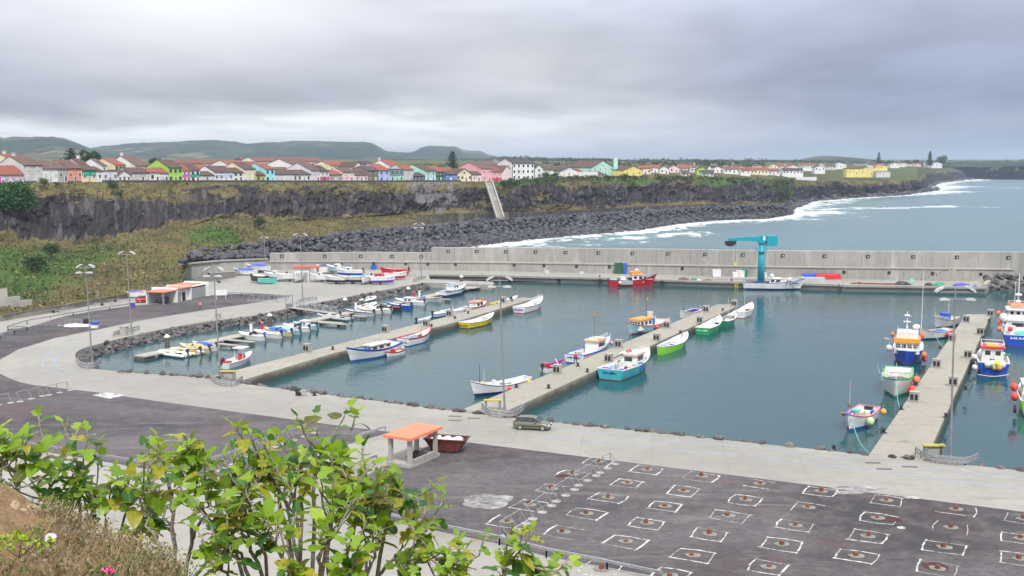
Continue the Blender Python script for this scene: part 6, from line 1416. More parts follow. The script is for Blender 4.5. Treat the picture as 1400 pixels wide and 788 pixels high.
# service boxes : concrete pedestals with a dark recess
def service_box(u, v, label, s=1.0):
    t = thing('service_box', label, 'service box', G(u, v), math.radians(-28) + PI * 0, 'concrete service boxes on the piers')
    m = MB(); m.box((0, 0, .07), (1.3 * s, 1.0 * s, .14)); m.box((0, .04, .62 * s + .1), (1.1 * s, .8 * s, 1.05 * s)); m.box((0, .04, 1.15 * s + .13), (1.2 * s, .9 * s, .1)); m.build('pedestal', M_block, t)
    m = MB(); m.box((-.26 * s, -.37 * s, .66 * s), (.38 * s, .05, .7 * s)); m.box((.26 * s, -.37 * s, .66 * s), (.38 * s, .05, .7 * s)); m.build('hatch', M_black, t)
for u, v, lb in ((420, 481.5, 'service box on the first pier left of the white fishing boat'), (527, 455, 'service box on the first pier behind the tender and red stern boat'), (583, 446.5, 'service box on the first pier between the red striped and yellow boats'), (615, 433, 'service box on the first pier behind the yellow boat'), (688, 414.5, 'service box near the end of the first pier'),
                 (762, 511, 'service box on the middle pier by the red and blue dinghy'), (832, 495.5, 'service box on the middle pier left of the turquoise boat'), (846, 475.5, 'service box on the middle pier behind the turquoise boat roof'), (898, 466.5, 'service box on the middle pier beside the lime green boat'), (912, 449, 'service box on the middle pier right of the pale blue boat'), (957, 442, 'service box on the middle pier by the emerald boat'), (965.5, 427, 'service box on the middle pier behind the blue interior boat'), (1004, 419, 'service box at the far end of the middle pier'),
                 (1250, 549.5, 'service box on the trawler pier closest to the promenade'), (1303, 528, 'service box half behind the lamp post on the trawler pier'), (1280.5, 503, 'service box on the trawler pier beside the royal blue trawler'), (1323, 490, 'service box mid trawler pier with a dark cable beside it'), (1302, 467, 'service box hidden behind the lamp post, left edge of trawler pier'), (1340, 458, 'service box on the trawler pier left of the red roofed boat'), (1321, 441, 'service box near the left far corner of the trawler pier'), (1354, 432.5, 'service box at the right far corner of the trawler pier')):
    service_box(u, v, lb)
# bollards along pier edges
boll = None
BL = [(455, 478), (590, 447), (640, 429), (700, 412), (803, 509), (860, 487), (930, 456), (988, 425), (790, 501), (1232, 560), (1252, 527), (1285, 477), (1303, 450), (1320, 533), (1331, 499), (1341, 470), (1352, 440), (1293, 571), (1208, 592), (820, 379.5), (880, 381.5), (1000, 384), (1175, 388.5), (1238, 390), (622, 436), (750, 531), (706, 530), (1140, 615), (430, 541)]
for i, (u, v) in enumerate(BL):
    if boll is None:
        boll = thing('bollard', 'black iron mooring bollard on the edge of a pier', 'bollard', G(u, v), 0, 'iron mooring bollards on pier edges')
        m = MB(); m.tube([(0, 0, 0), (0, 0, .1), (0, 0, .35), (0, 0, .42), (0, 0, .52)], [.26, .16, .15, .26, .2], 10); m.build('post', M_black, boll); m = MB(); m.box((0, 0, .025), (.6, .6, .05)); m.build('base_plate', M_rubber, boll)
    else: c = copy_tree(boll); c.location = G(u, v)
# yellow topped hydrant benches behind the barriers
for u, v, lb in ((312, 519, 'yellow topped supply stand at the root of the first pier'), (674, 560, 'yellow topped supply stand at the root of the middle pier'), (1276, 624, 'yellow topped supply stand at the root of the trawler pier')):
    t = thing('supply_stand', lb, 'supply stand', G(u, v), 0, 'yellow topped supply stands'); M_ytop = paint((.46, .38, .07), .6)
    for x in (-.85, .85): m = MB(); m.box((x, 0, .55), (.3, .5, 1.1)); m.build('leg', M_postgrey, t)
    m = MB(); m.box((0, 0, 1.16), (2.2, .7, .13)); m.build('top', M_ytop, t)
    if u != 674: m = MB(); m.box((0, .05, .5), (1.3, .4, 1.0)); m.build('cabinet', M_block, t)
t = thing('utility_block', 'small concrete block between the two short barriers on the bend', 'concrete block', G(170, 458.5), -.3); m = MB(); m.box((0, 0, .75), (1.2, .9, 1.5)); m.build('block', M_block, t); m = MB(); m.box((0, 0, 1.54), (1.3, 1.0, .08)); m.build('cap', M_quay, t)
t = thing('utility_block', 'low concrete post box on the promenade near the square basin corner', 'concrete block', G(408, 541), -.2); m = MB(); m.box((0, 0, .45), (.6, .5, .9)); m.build('block', M_rubber, t); m = MB(); m.box((.5, 0, .6), (1.2, .5, .3)); m.build('arm', M_block, t)
t = thing('utility_block', 'small concrete box beside the marina bank lamp', 'concrete block', G(298, 436), -.2); m = MB(); m.box((0, 0, .45), (.9, .8, .9)); m.build('block', M_block, t); m = MB(); m.box((0, 0, .93), (1.0, .9, .07)); m.build('cap', M_quay, t)
# pontoon with fingers, piles, gangway
M_deckp = paint((.38, .355, .31), .85, .15, 1.2, bump=.2, dirt=(.25, .22, .17)); M_float = paint((.10, .095, .085), .8)
pt_ = thing('pontoon', 'long floating timber pontoon in front of the marina bank', 'pontoon', (0, 0, 0))
pa, pb = G(191, 487.5, .55), G(640, 393.8, .55); pd = (pb - pa).normalized(); pn = Vector((pd.y, -pd.x, 0))
m = MB(); m.beam(pa, pb, 2.4, .18); m.build('walkway', M_deckp, pt_)
m = MB(); L_ = (pb - pa).length; x = 1.0
fm = MB().box((0, 0, 0), (2.6, 2.0, .55)).mesh('float', M_float)
while x < L_ - 1: q = pa + pd * x; o = link('float', fm, pt_, (q.x, q.y, .18)); o.rotation_euler = (0, 0, math.atan2(pd.y, pd.x)); x += 5.2
m = MB(); m.beam(pb - pd * 1, G(668, 388.9, .55), 3.6, .16); m.build('end_platform', M_deckp, pt_)
for ua, va, ub, vb in ((281, 468.5, 309, 477), (304, 464, 346, 470.5), (430, 439, 478, 442), (430, 440.5, 445, 449), (470, 431, 502, 434.5), (579, 407.5, 621, 410.5), (352, 454, 372, 459)):
    a = G(ua, va, .5); L_ = (G(ub, vb, .5) - a).length; b = a + pn * min(L_, 13.0) * .85
    f = MB(); f.beam(a, b, .9, .16); fo = f.build('finger', M_deckp, pt_)
    f = MB(); f.box((b.x - pn.x * .6, b.y - pn.y * .6, .15), (1.0, 1.0, .5), rz=.4); f.build('finger_float', M_float, fo)
for u, v, h, kind, lb in ((229, 480, 2.0, 'pile', 'dark pile with white cap behind the inflatables'), (369, 448.5, 2.0, 'pile', 'dark pile with white cap left of the bright blue cover'), (472, 426, 2.1, 'pile', 'dark pile with white cap at the foot of the gangway'), (558.5, 409, 2.0, 'pile', 'dark pile with white cap by the white cabin boat'), (631, 391.5, 2.0, 'pile', 'dark pile with white cap beside the motor yacht')):
    t = thing('mooring_pile', lb, 'pile', G(u, v, 0), 0, 'piles holding the pontoon'); m = MB(); m.tube([(0, 0, -2), (0, 0, h + .3)], .42, 12); m.build('post', M_float, t); m = MB(); m.tube([(0, 0, h + .3), (0, 0, h + .5), (0, 0, h + .85)], [.5, .46, .06], 12); m.build('cap', M_white, t)
for u, v, lb, c in ((343.5, 454, 'slim white pedestal left of the red hydrant post', 'white'), (486.5, 423.5, 'slim white pedestal right of the gangway pile', 'white'), (573.5, 406, 'slim white pedestal beyond the white cabin boat', 'white'), (358.5, 450.5, 'red hydrant post on the pontoon by the blue cover', 'red'), (566.5, 407, 'red hydrant post on the pontoon by the rowing boat', 'red')):
    t = thing('dock_pedestal', lb, 'pedestal', G(u, v, .64), 0, 'pedestals on the pontoon'); m = MB(); m.box((0, 0, .6), (.42, .36, 1.2)); m.build('post', HM[c], t); m = MB(); m.box((0, 0, 1.3), (.5, .44, .2)); m.build('head', HM['white' if c == 'white' else 'pink'], t)
gw = thing('gangway', 'grey steel lattice gangway down to the pontoon', 'gangway', (0, 0, 0)); ga, gb = G(398, 420.5, 1.5), G(460, 429, .8)
m = MB(); m.beam(ga, gb, 1.5, .12); m.build('deck', M_deckp, gw); gd = (gb - ga); gn = Vector((gd.y, -gd.x, 0)).normalized() * .75
for s in (-1, 1):
    m = MB(); n = 12; m.tube([ga + gn * s + Vector((0, 0, 1.25)), gb + gn * s + Vector((0, 0, 1.25))], .06, 5); m.tube([ga + gn * s, gb + gn * s], .07, 5)
    for i in range(n):
        p = ga.lerp(gb, i / n) + gn * s; q = ga.lerp(gb, (i + 1) / n) + gn * s; m.tube([p, p + Vector((0, 0, 1.25))], .04, 5); m.tube([p + Vector((0, 0, 1.25)) if i % 2 else p, q if i % 2 else q + Vector((0, 0, 1.25))], .035, 5)
    m.build('truss', M_galv, gw)
t = thing('gate', 'tall open steel gate frame at the head of the gangway', 'gate', G(391, 422)); gp = G(400, 421) - G(391, 422)
for q in (Vector((0, 0, 0)), gp): m = MB(); m.beam(q, q + Vector((0, 0, 2.7)), .14, .14); m.build('post', M_postgrey, t)
m = MB(); m.beam(Vector((0, 0, 2.65)), gp + Vector((0, 0, 2.65)), .12, .12); m.beam(Vector((0, 0, .9)), gp + Vector((0, 0, .9)), .1, .1); m.build('crossbar', M_postgrey, t); m = MB(); m.beam(gp * .08 + Vector((0, -.05, .45)), gp * .92 + Vector((0, -.05, .45)), .04, .8); m.build('panel', M_galvdull, t)
# crane ------------------------------------------------------------
M_turq = paint((.012, .33, .42), .42, .1, .8, dirt=(.02, .22, .27)); b = G(1040, 387); t = thing('crane', 'tall turquoise harbour crane with a horizontal jib over the far quay', 'crane', b, 0)
zt = at(1040, 330, b.y).z - b.z; s = b.y / 1500
m = MB(); m.tube([(0, 0, 0), (0, 0, zt - .4)], [.88, .72], 20); m.build('column', M_turq, t, True); m = MB(); m.tube([(0, 0, 0), (0, 0, .5)], 1.5, 20); m.build('base', M_quay, t)
m = MB(); m.tube([(0, 0, zt - 2.6), (0, 0, zt - 2.5)], 1.35, 16); m.tube([(0, 0, zt - .5), (0, 0, zt)], 1.0, 16)
for k_ in range(10): a = 2 * PI * k_ / 10; m.tube([(1.3 * math.cos(a), 1.3 * math.sin(a), zt - 2.5), (1.3 * math.cos(a), 1.3 * math.sin(a), zt - 1.5)], .035, 4)
m.build('service_ring', M_turq, t)
m = MB(); jx = -46 * s; a = m.add([(.8, -.45, zt - .1), (.8, .45, zt - .1), (.8, .45, zt + 1.35), (.8, -.45, zt + 1.35), (jx, -.3, zt + .15), (jx, .3, zt + .15), (jx, .3, zt + .75), (jx, -.3, zt + .75)])
for q in ((0,1,2,3),(7,6,5,4),(0,4,5,1),(1,5,6,2),(2,6,7,3),(3,7,4,0)): m.face([a + i for i in q])
m.build('jib', M_turq, t); m = MB(); m.box((2.4, 0, zt + .1), (2.6, 2.0, 2.5)); m.box((.6, 0, zt + .7), (1.4, 1.3, 1.4)); m.build('machine_house', M_turq, t); m = MB(); m.box((.45, -.7, zt + .75), (.6, .06, 1.0)); m.build('window', HM['white'], t)
m = MB(); m.box((jx + .6, 0, zt - .35), (2.6, 1.2, .8)); m.ball((jx + .5, 0, zt - .8), .9, sc=(1.3, .8, .5)); hk = m.build('hoist', M_rubber, t); m = MB(); m.tube([(jx + 1.9, 0, zt - .6), (jx + 1.9, 0, zt - 5.2)], .03, 4); m.build('cable', M_black, hk); m = MB(); m.box((jx + 1.9, 0, zt - 5.6), (.45, .3, .9)); m.ball((jx + 1.9, 0, zt - 6.1), .3); m.build('hook', paint((.65, .55, .03), .5), hk)
m = MB()
for x in (1.02, 1.02):
    for y in (-.25, .25): m.tube([(x, y, .5), (x, y, zt - 2.5)], .03, 4)
for i in range(int(zt * 2.2)): m.tube([(1.02, -.25, .6 + i * .45), (1.02, .25, .6 + i * .45)], .025, 4)
m.build('ladder', M_galv, t)
# goods on the far quay ---------------------------------------------
def quay_box(u, v, w, h, col, label, name='container_bin', dep=1.6, cat='bin', rz=.0, lid=True):
    p = G(u, v); s_ = p.y / 1500; t = thing(name, label, cat, p, rz, 'goods left on the far quay'); W_, H_ = w * s_, h * s_
    m = MB(); m.box((0, 0, H_ * .47), (W_, dep, H_ * .9)); 
    for x in (-W_ * .38, 0, W_ * .38): m.box((x, -dep / 2, H_ * .47), (.12, .12, H_ * .84))
    m.build('body', HM[col], t)
    if lid: m = MB(); m.box((0, 0, H_ * .95), (W_ * 1.04, dep * 1.05, H_ * .09)); m.build('lid', HM[col], t)
    m = MB(); m.box((-W_ * .3, 0, .04), (.3, dep * .8, .16)); m.box((W_ * .3, 0, .04), (.3, dep * .8, .16)); m.build('skid', M_rubber, t); return t
quay_box(979.5, 378.5, 11, 9.5, 'white', 'white square bin against the sea wall, left of the crane'); quay_box(1006, 379.3, 9, 7, 'white', 'low white bin touching the tilted one'); quay_box(1012, 379.5, 8, 9.5, 'white', 'tilted white bin beside the green one', rz=.5); quay_box(1017.5, 378.5, 5.5, 10, 'dgreen', 'dark green bin next to the white bins', rz=.3); quay_box(1045, 380, 5, 7, 'white', 'narrow white box right of the crane column'); quay_box(748, 375, 6, 5, 'lgrey', 'pale sack like bin by the wall left of the red trawler', lid=False); quay_box(795, 375.5, 6, 4, 'lgrey', 'second pale bin by the wall left of the red trawler', lid=False)
p = G(850, 375); t = thing('doorway_shelter', 'green and blue open door in the lower tier of the sea wall', 'door', p + Vector((0, .1, 0)), 0)
m = MB(); m.box((-.7, .3, 1.5), (2.4, .2, 3.0)); m.build('opening', paint((.03, .09, .06), .6), t); m = MB(); m.box((1.0, -.4, 1.5), (.9, .12, 3.0)); m.build('leaf', HM['royal'], t)
t = thing('wall_cabinet', 'small blue cabinet against the sea wall behind the yard', 'cabinet', G(511, 368.8) + Vector((0, -.3, 0)), 0); bx(t, 0, 0, 0, (1.5, .7, 1.2), 'royal', 'body'); bx(t, 0, .1, 1.25, (.7, .5, .8), 'navy', 'upper_box')
def pile(u, v, w, h, col, label, name='net_pile', cat='nets', seed=0, extra=None):
    p = G(u, v); s_ = p.y / 1500; t = thing(name, label, cat, p, .05, 'goods left on the far quay'); W_ = w * s_ / 2
    heap(t, 0, 0, .02, W_, HM[col], (1, min(1, 1.1 / W_), h * s_ / W_), 'heap', seed)
    heap(t, W_ * .4, -.3, .02, W_ * .5, HM[extra or col], (1, .8, h * s_ / W_), 'heap', seed + 3); return t
pile(934.5, 383.5, 16, 4, 'maroon', 'dark red net pile on the far quay', seed=1, extra='brown'); pile(949, 384, 9, 4, 'dgreen', 'green grey net pile right of the dark red one', seed=2, extra='grey'); pile(955.5, 384.5, 6, 2.5, 'white', 'small white tarpaulin lump among the nets', 'tarp_lump', 'tarpaulin', 4); pile(968, 384.5, 16, 3, 'brown', 'brown flat net pile left of the crane', seed=5, extra='maroon'); pile(1234, 389.5, 26, 5, 'dark', 'dark tarpaulin heap right of the brown planks', 'tarp_heap', 'tarpaulin', 6); pile(1246, 384.5, 8, 2.5, 'teal', 'small teal net bundle near the wall', seed=7); pile(1270, 390.7, 12, 4, 'dark', 'black net pile near the end of the quay', seed=8); pile(1284, 391, 20, 4.5, 'dgreen', 'dark green net pile near the end of the quay', seed=9, extra='grey'); pile(1313, 392, 26, 5, 'violet', 'slate violet net pile near the end of the quay', seed=10, extra='grey'); pile(1333, 392.7, 5, 3, 'royal', 'small blue drum lump at the end of the quay', 'blue_lump', 'drum', 11)
t = thing('plank_stack', 'long rusty brown planks lying along the far quay', 'planks', G(1192, 388.8), wdir.to_2d().angle_signed(Vector((1, 0))) if False else math.atan2(wdir.y, wdir.x))
for i in range(5): m = MB(); m.box((R.uniform(-.6, .6), -.5 + i * .25, .12 + (i % 2) * .14), (11.0 - i * .5, .22, .12), rz=R.uniform(-.01, .01)); m.build('plank', paint((.26, .10 + i * .01, .055), .8, .25, 1.2), t)
for u, v, lb in ((1188.5, 380.5, 'small white gas bottle with red cap by the wall'),):
    t = thing('gas_bottle', lb, 'gas bottle', G(u, v), 0); m = MB(); m.tube([(0, 0, 0), (0, 0, .8)], .22, 10); m.build('bottle', HM['white'], t); m = MB(); m.ball((0, 0, .85), .2); m.build('cap', HM['red'], t)
# tyres along the quay face
for u, v in ((1151.5, 393), (697, 381.5), (764, 383), (820, 385), (905, 387.5), (1275, 396)):
    p = G(u, v, .5) + Vector((0, -.35, 0)); t = thing('quay_fender', 'black rubber fender block hanging on the far quay face', 'fender', p, 0, 'rubber fenders on the far quay'); m = MB(); m.box((0, 0, 0), (.9, .4, 1.3)); m.build('block', M_rubber, t); m = MB(); m.tube([(0, .1, .6), (0, .15, 1.0)], .04, 5); m.build('chain', M_black, t)
t = thing('ladder', 'yellow painted quay ladder left of the white trawler', 'ladder', G(1006, 386) + Vector((0, -.7, 0)), 0)
for x in (-.35, .35): m = MB(); m.tube([(x, 0, -1.6), (x, 0, .15)], .09, 6); m.build('rail', paint((.62, .48, .02), .6), t)
for z in (-1.2, -.8, -.4, 0): m = MB(); m.tube([(-.35, 0, z), (.35, 0, z)], .07, 5); m.build('rung', paint((.62, .48, .02), .6), t)
# shed, kiosk, shelter, skip ---------------------------------------
M_tile = paint((.62, .20, .13), .7, .12, 1.5); M_plaster = paint((.74, .73, .70), .8, .06, .5, dirt=(.5, .48, .44)); M_shutter = paint((.30, .31, .33), .5, .06, .5)
sA, sB = G(241.5, 413.5), G(282.5, 405); sd = (sB - sA); ang = math.atan2(sd.y, sd.x); Ls = sd.length
t = thing('harbour_shed', 'low white harbour shed with salmon roof canopy and grey roller shutter', 'shed', sA, ang); t.scale = (1, 1, .84)
m = MB(); m.box((Ls / 2 + .1, 2.8, 1.65), (Ls, 5.4, 3.3)); m.box((-.15, 2.8, 1.85), (.5, 6.2, 3.7)); m.box((Ls + .2, 2.6, 1.9), (.5, 6.4, 3.8)); m.box((Ls * .42, 2.6, 1.8), (.45, 6.2, 3.6)); m.build('wall', M_plaster, t)
m = MB(); m.box((Ls * .72, .05, 1.35), (Ls * .48, .14, 2.6)); m.build('shutter', M_shutter, t); m = MB(); m.box((Ls * .72, .0, 3.0), (Ls * .48, .1, .3)); m.build('vent_band', M_rubber, t)
m = MB(); m.box((Ls * .24, .02, 1.15), (1.0, .14, 2.3)); m.build('door', M_black, t); m = MB(); m.box((Ls * .10, .02, 1.2), (.9, .12, 2.4)); m.build('panel', M_galvdull, t)
m = MB(); m.box((Ls * .24, 1.9, 3.42), (Ls * .40, 5.0, .2)); m.box((Ls * .7, 3.2, 3.42), (Ls * .5, 4.4, .2)); m.build('roof', M_tile, t); m = MB(); m.box((-2.4, 2.0, 3.15), (4.6, 4.6, .24)); m.build('canopy', M_orange if False else paint((.70, .20, .13), .6), t)
for x, y in ((-4.4, .2), (-4.4, 3.8)): m = MB(); m.box((x, y, 1.5), (.35, .35, 3.0)); m.build('pillar', M_postgrey, t)
m = MB(); m.box((-2.2, 4.4, 1.5), (4.2, .3, 3.0)); m.build('back_wall', M_plaster, t)
for i, (x, y) in enumerate(((-2.8, 1.2), (-1.6, 1.6))):
    tt = thing('tarred_drum', ('left dark drum under the shed canopy', 'right dark drum under the shed canopy')[i], 'drum', t.matrix_world @ Vector((x, y, 0)) if False else sA + Matrix.Rotation(ang, 3, 'Z') @ Vector((x, y, .0)), 0, 'drums under the shed canopy'); m = MB(); m.tube([(-.5, 0, .75), (.5, 0, .75)], .62, 14); m.build('barrel', HM['navy'], tt); m = MB(); m.box((0, 0, .1), (.9, .8, .2)); m.build('chock', M_wood, tt)
t = thing('kiosk', 'small white kiosk with flat red roof among the hauled out boats', 'kiosk', G(403, 385.5), .12); s_ = G(403, 385.5).y / 1500
m = MB(); m.box((1.8, 1.6, 1.75), (3.6, 3.2, 3.5)); m.build('wall', M_plaster, t); m = MB(); m.box((2.9, 1.6, 3.6), (6.6, 4.2, .3)); m.build('roof', paint((.46, .10, .08), .6), t); m = MB(); m.box((3.6, .4, 1.7), (.1, 1.6, 1.2)); m.build('window', M_glass, t)
for y in (.1, 3.2): m = MB(); m.box((5.6, y, 1.75), (.35, .35, 3.5)); m.build('pillar', M_postgrey, t)
m = MB(); m.box((2.7, -.04, 1.2), (1.0, .1, 2.3)); m.build('door', M_shutter, t)
# orange roofed shelter
qa, qb, qc = G(534, 641), G(557, 633), G(592, 629)      # pillar feet readings
t = thing('shelter', 'open shelter with a flat salmon orange slab roof on concrete pillars', 'shelter', Vector((-10.0, 108.6, ZW)), math.radians(61))
m = MB(); m.box((0, 0, 2.95), (5.8, 3.3, .26)); m.build('roof', paint((.78, .23, .13), .65, .07, 1.2), t); m = MB(); m.box((0, 0, .16), (5.4, 2.9, .32)); m.build('base', M_block, t)
for x in (-2.3, 2.3):
    for y in (-1.15, 1.15): m = MB(); m.box((x, y, 1.56), (.40, .36, 2.52)); m.build('pillar', M_block, t)
m = MB(); m.box((0, -1.34, .52), (4.0, .28, .4)); m.build('bench', M_quay, t)
t = thing('rubbish_sack', 'black rubbish sacks under the orange shelter', 'sacks', Vector((-9.4, 108.6, ZW + .33)), 0); heap(t, 0, 0, 0, .8, M_rubber, (1.2, .8, .85), 'sack', 2); heap(t, -.8, .2, 0, .5, M_rubber, (1, .8, .8), 'sack', 6)
t = thing('skip', 'dark red steel skip with sloping ends beside the orange shelter', 'skip', G(611, 616.5), math.radians(-14)); M_skip = paint((.12, .028, .022), .6, .25, 1.2, dirt=(.10, .055, .035))
m = MB(); lo, hi, w0, w1, h = 1.35, 2.25, .85, 1.0, 1.45
o_ = m.add([(-lo, -w0, .12), (lo, -w0, .12), (lo, w0, .12), (-lo, w0, .12), (-hi, -w1, h), (hi, -w1, h), (hi, w1, h), (-hi, w1, h)]); i_ = m.add([(-lo + .1, -w0 + .08, .2), (lo - .1, -w0 + .08, .2), (lo - .1, w0 - .08, .2), (-lo + .1, w0 - .08, .2), (-hi + .14, -w1 + .09, h), (hi - .14, -w1 + .09, h), (hi - .14, w1 - .09, h), (-hi + .14, w1 - .09, h)])
m.face([o_ + k_ for k_ in (3,2,1,0)])
for q in ((0,1,5,4),(1,2,6,5),(2,3,7,6),(3,0,4,7)): m.face([o_ + k_ for k_ in q]); m.face([i_ + k_ for k_ in q[::-1]])
for k_ in range(4): m.face((o_ + 4 + k_, o_ + 4 + (k_+1) % 4, i_ + 4 + (k_+1) % 4, i_ + 4 + k_))
m.face([i_ + k_ for k_ in range(4)]); m.build('body', M_skip, t)
m = MB(); m.beam((-hi, -w1 - .04, h - .05), (hi, -w1 - .04, h - .05), .1, .12); m.beam((-hi, w1 + .04, h - .05), (hi, w1 + .04, h - .05), .1, .12); [m.beam((x, -w1 + .02, .3), (x, -w1 - .03, h - .1), .12, .08) for x in (-1.2, 0, 1.2)]; m.build('rim', M_skip, t)
for i, (x, y, r_) in enumerate(((-1.1, .1, .75), (0, -.1, .8), (1.1, .15, .75))):
    tt = thing('rubble_sack', ('white sack at the left end of the skip', 'white sack in the middle of the skip', 'white sack at the right end of the skip')[i], 'sack', G(611, 616.5) + Matrix.Rotation(math.radians(-14), 3, 'Z') @ Vector((x, y, .95)), 0, 'white sacks in the skip'); heap(tt, 0, 0, 0, r_, 'white', (1, .8, .8), 'sack', i * 3)
# mooring anchors on the right yard ---------------------------------
M_rust = paint((.20, .085, .045), .9, .3, 6, bump=.4)
M_pad = paint((.22, .205, .18), .9, .2, 3, bump=.3)
marks = [(693, 714, 1), (724, 691, 1), (754, 669, 1), (783, 649, 0), (818, 632, 0), (770, 728, 1), (802, 703, 1), (831, 681, 1), (857, 661, 0), (884, 643, 0), (855, 741, 1), (884, 716, 1), (909, 693, 1), (934, 672, 0), (959, 652, 0), (947, 760, 1), (970, 731, 1), (996, 706, 1), (1019, 684, 1), (1038, 662, 0), (1050, 776, 1), (1069, 745, 1), (1087, 719, 1), (1105, 694.5, 0), (1122, 672.5, 0), (1171, 761, 1), (1186, 734, 1), (1200, 709, 1), (1212, 685, 0), (1281, 778, 1), (1291, 749, 1), (1300, 722, 0), (1307, 697, 0), (1399, 710, 0), (1396, 737, 1), (1395, 765, 1), (822, 779, 1), (916, 788, 1)]
mk = MB(); am = MB(); am.box((0, 0, .19), (.34, .30, .34)); am.box((0, 0, .38), (.25, .22, .06)); anchor_me = am.mesh('anchor_block', M_rust)
pm = MB(); pm.prism([(.62 * math.cos(a * .9) * (1 + .15 * math.sin(a * 3)), .5 * math.sin(a * .9) * (1 + .1 * math.cos(a * 2))) for a in [i * 2 * PI / 12 / .9 for i in range(12)]], .0, .06); pad_me = pm.mesh('pad', M_pad)
gd_ = (G(1038, 662) - G(945, 760)).normalized(); gp_ = Vector((gd_.y, -gd_.x, 0))
for i, (u, v, st) in enumerate(marks):
    p = G(u, v); t = thing('mooring_anchor', 'rusty iron block on a pale concrete pad inside a white painted outline', 'mooring anchor', p + Vector((0, 0, .006)), R.uniform(-.4, .4), 'rusty mooring anchors on the right yard')
    link('pad', pad_me, t); o = link('anchor_block', anchor_me, t, (R.uniform(-.1, .1), R.uniform(-.1, .1), .05)); o.rotation_euler = (0, 0, R.uniform(-.6, .6)); o.scale = (.9, .9, R.uniform(.35, .95))
    a, b_ = R.uniform(1.15, 1.45), R.uniform(1.1, 1.35); cor = [p + gp_ * sx * a * R.uniform(.9, 1.1) + gd_ * sy * b_ * R.uniform(.9, 1.1) for sx, sy in ((-1, -1), (1, -1), (1, 1), (-1, 1))]
    for j in range(4):
        A_, B_ = cor[j], cor[(j + 1) % 4]; dd = (B_ - A_).normalized() * R.uniform(0, .3)
        if R.random() < (.02 if st else .12): continue
        mid = (A_ + B_) / 2 + (((A_ + B_) / 2 - p).normalized() * R.uniform(-.05, .22)); mk.strip([A_ - dd, mid, B_ + dd * .6], R.uniform(.04, .20), ZW + .009 + j * .0015 + i * .00002)
def blot(u, v, rx, ry, seed, m, z):
    c = G(u, v); n = 22; pts = []
    for k_ in range(n):
        a = 2 * PI * k_ / n; r_ = 1 + .35 * noise.noise(Vector((math.cos(a) * 1.6 + seed, math.sin(a) * 1.6, seed))); pts.append((c.x + rx * r_ * math.cos(a), c.y + ry * r_ * math.sin(a)))
    m.sheet(pts, z)
blot(1248, 681, .7, .3, 6, mk, ZW + .0196); blot(1232, 722, .35, .35, 8, mk, ZW + .0196)
mk.sheet(PW([(126, 540.5), (146, 537), (171, 541), (150, 545.5)]), ZW + .0193)
struct(mk.build('painted_outlines', M_marks))
mp_, kp, bp = shader('spilt_lime'); Pp = kp.pos(); kp.put(bp.inputs['Base Color'], kp.mix(kp.maprange(kp.math('ADD', kp.math('MULTIPLY', kp.noise(Pp, .7, 7, .7), .6), kp.math('MULTIPLY', kp.noise(kp.mapping(Pp, (1, 3, 1)), 2.0, 6, .7), .4)), .42, .60), (.105, .098, .104), (.40, .395, .385))); bp.inputs['Roughness'].default_value = .9
sp = MB(); blot(668, 685, 2.3, 2.1, 3, sp, ZW + .0181); blot(655, 690, 1.3, 1.0, 9, sp, ZW + .0184); blot(1172, 668, 2.6, .7, 5, sp, ZW + .0182); blot(1160, 674, 1.5, .5, 12, sp, ZW + .0186); struct(sp.build('lime_stains', mp_))
rm = MB(); blot(768, 651, .7, .55, 2, rm, ZW + .014); blot(1218, 710, 1.0, .6, 4, rm, ZW + .0142); blot(1279, 775, 1.0, .9, 7, rm, ZW + .0141); struct(rm.build('oil_stains', paint((.075, .022, .018), .9, .3, 2.0)))
dm = MB()
for u, v in ((1193, 633), (1209, 641.5), (1244, 638.5), (166, 510), (180, 509), (622, 569.5), (622, 575), (648, 572)): c = G(u, v); dm.box((c.x, c.y, ZW + .008), (1.5, .55, .012), rz=-.1)
struct(dm.build('road_drains', paint((.13, .11, .09), .8)))
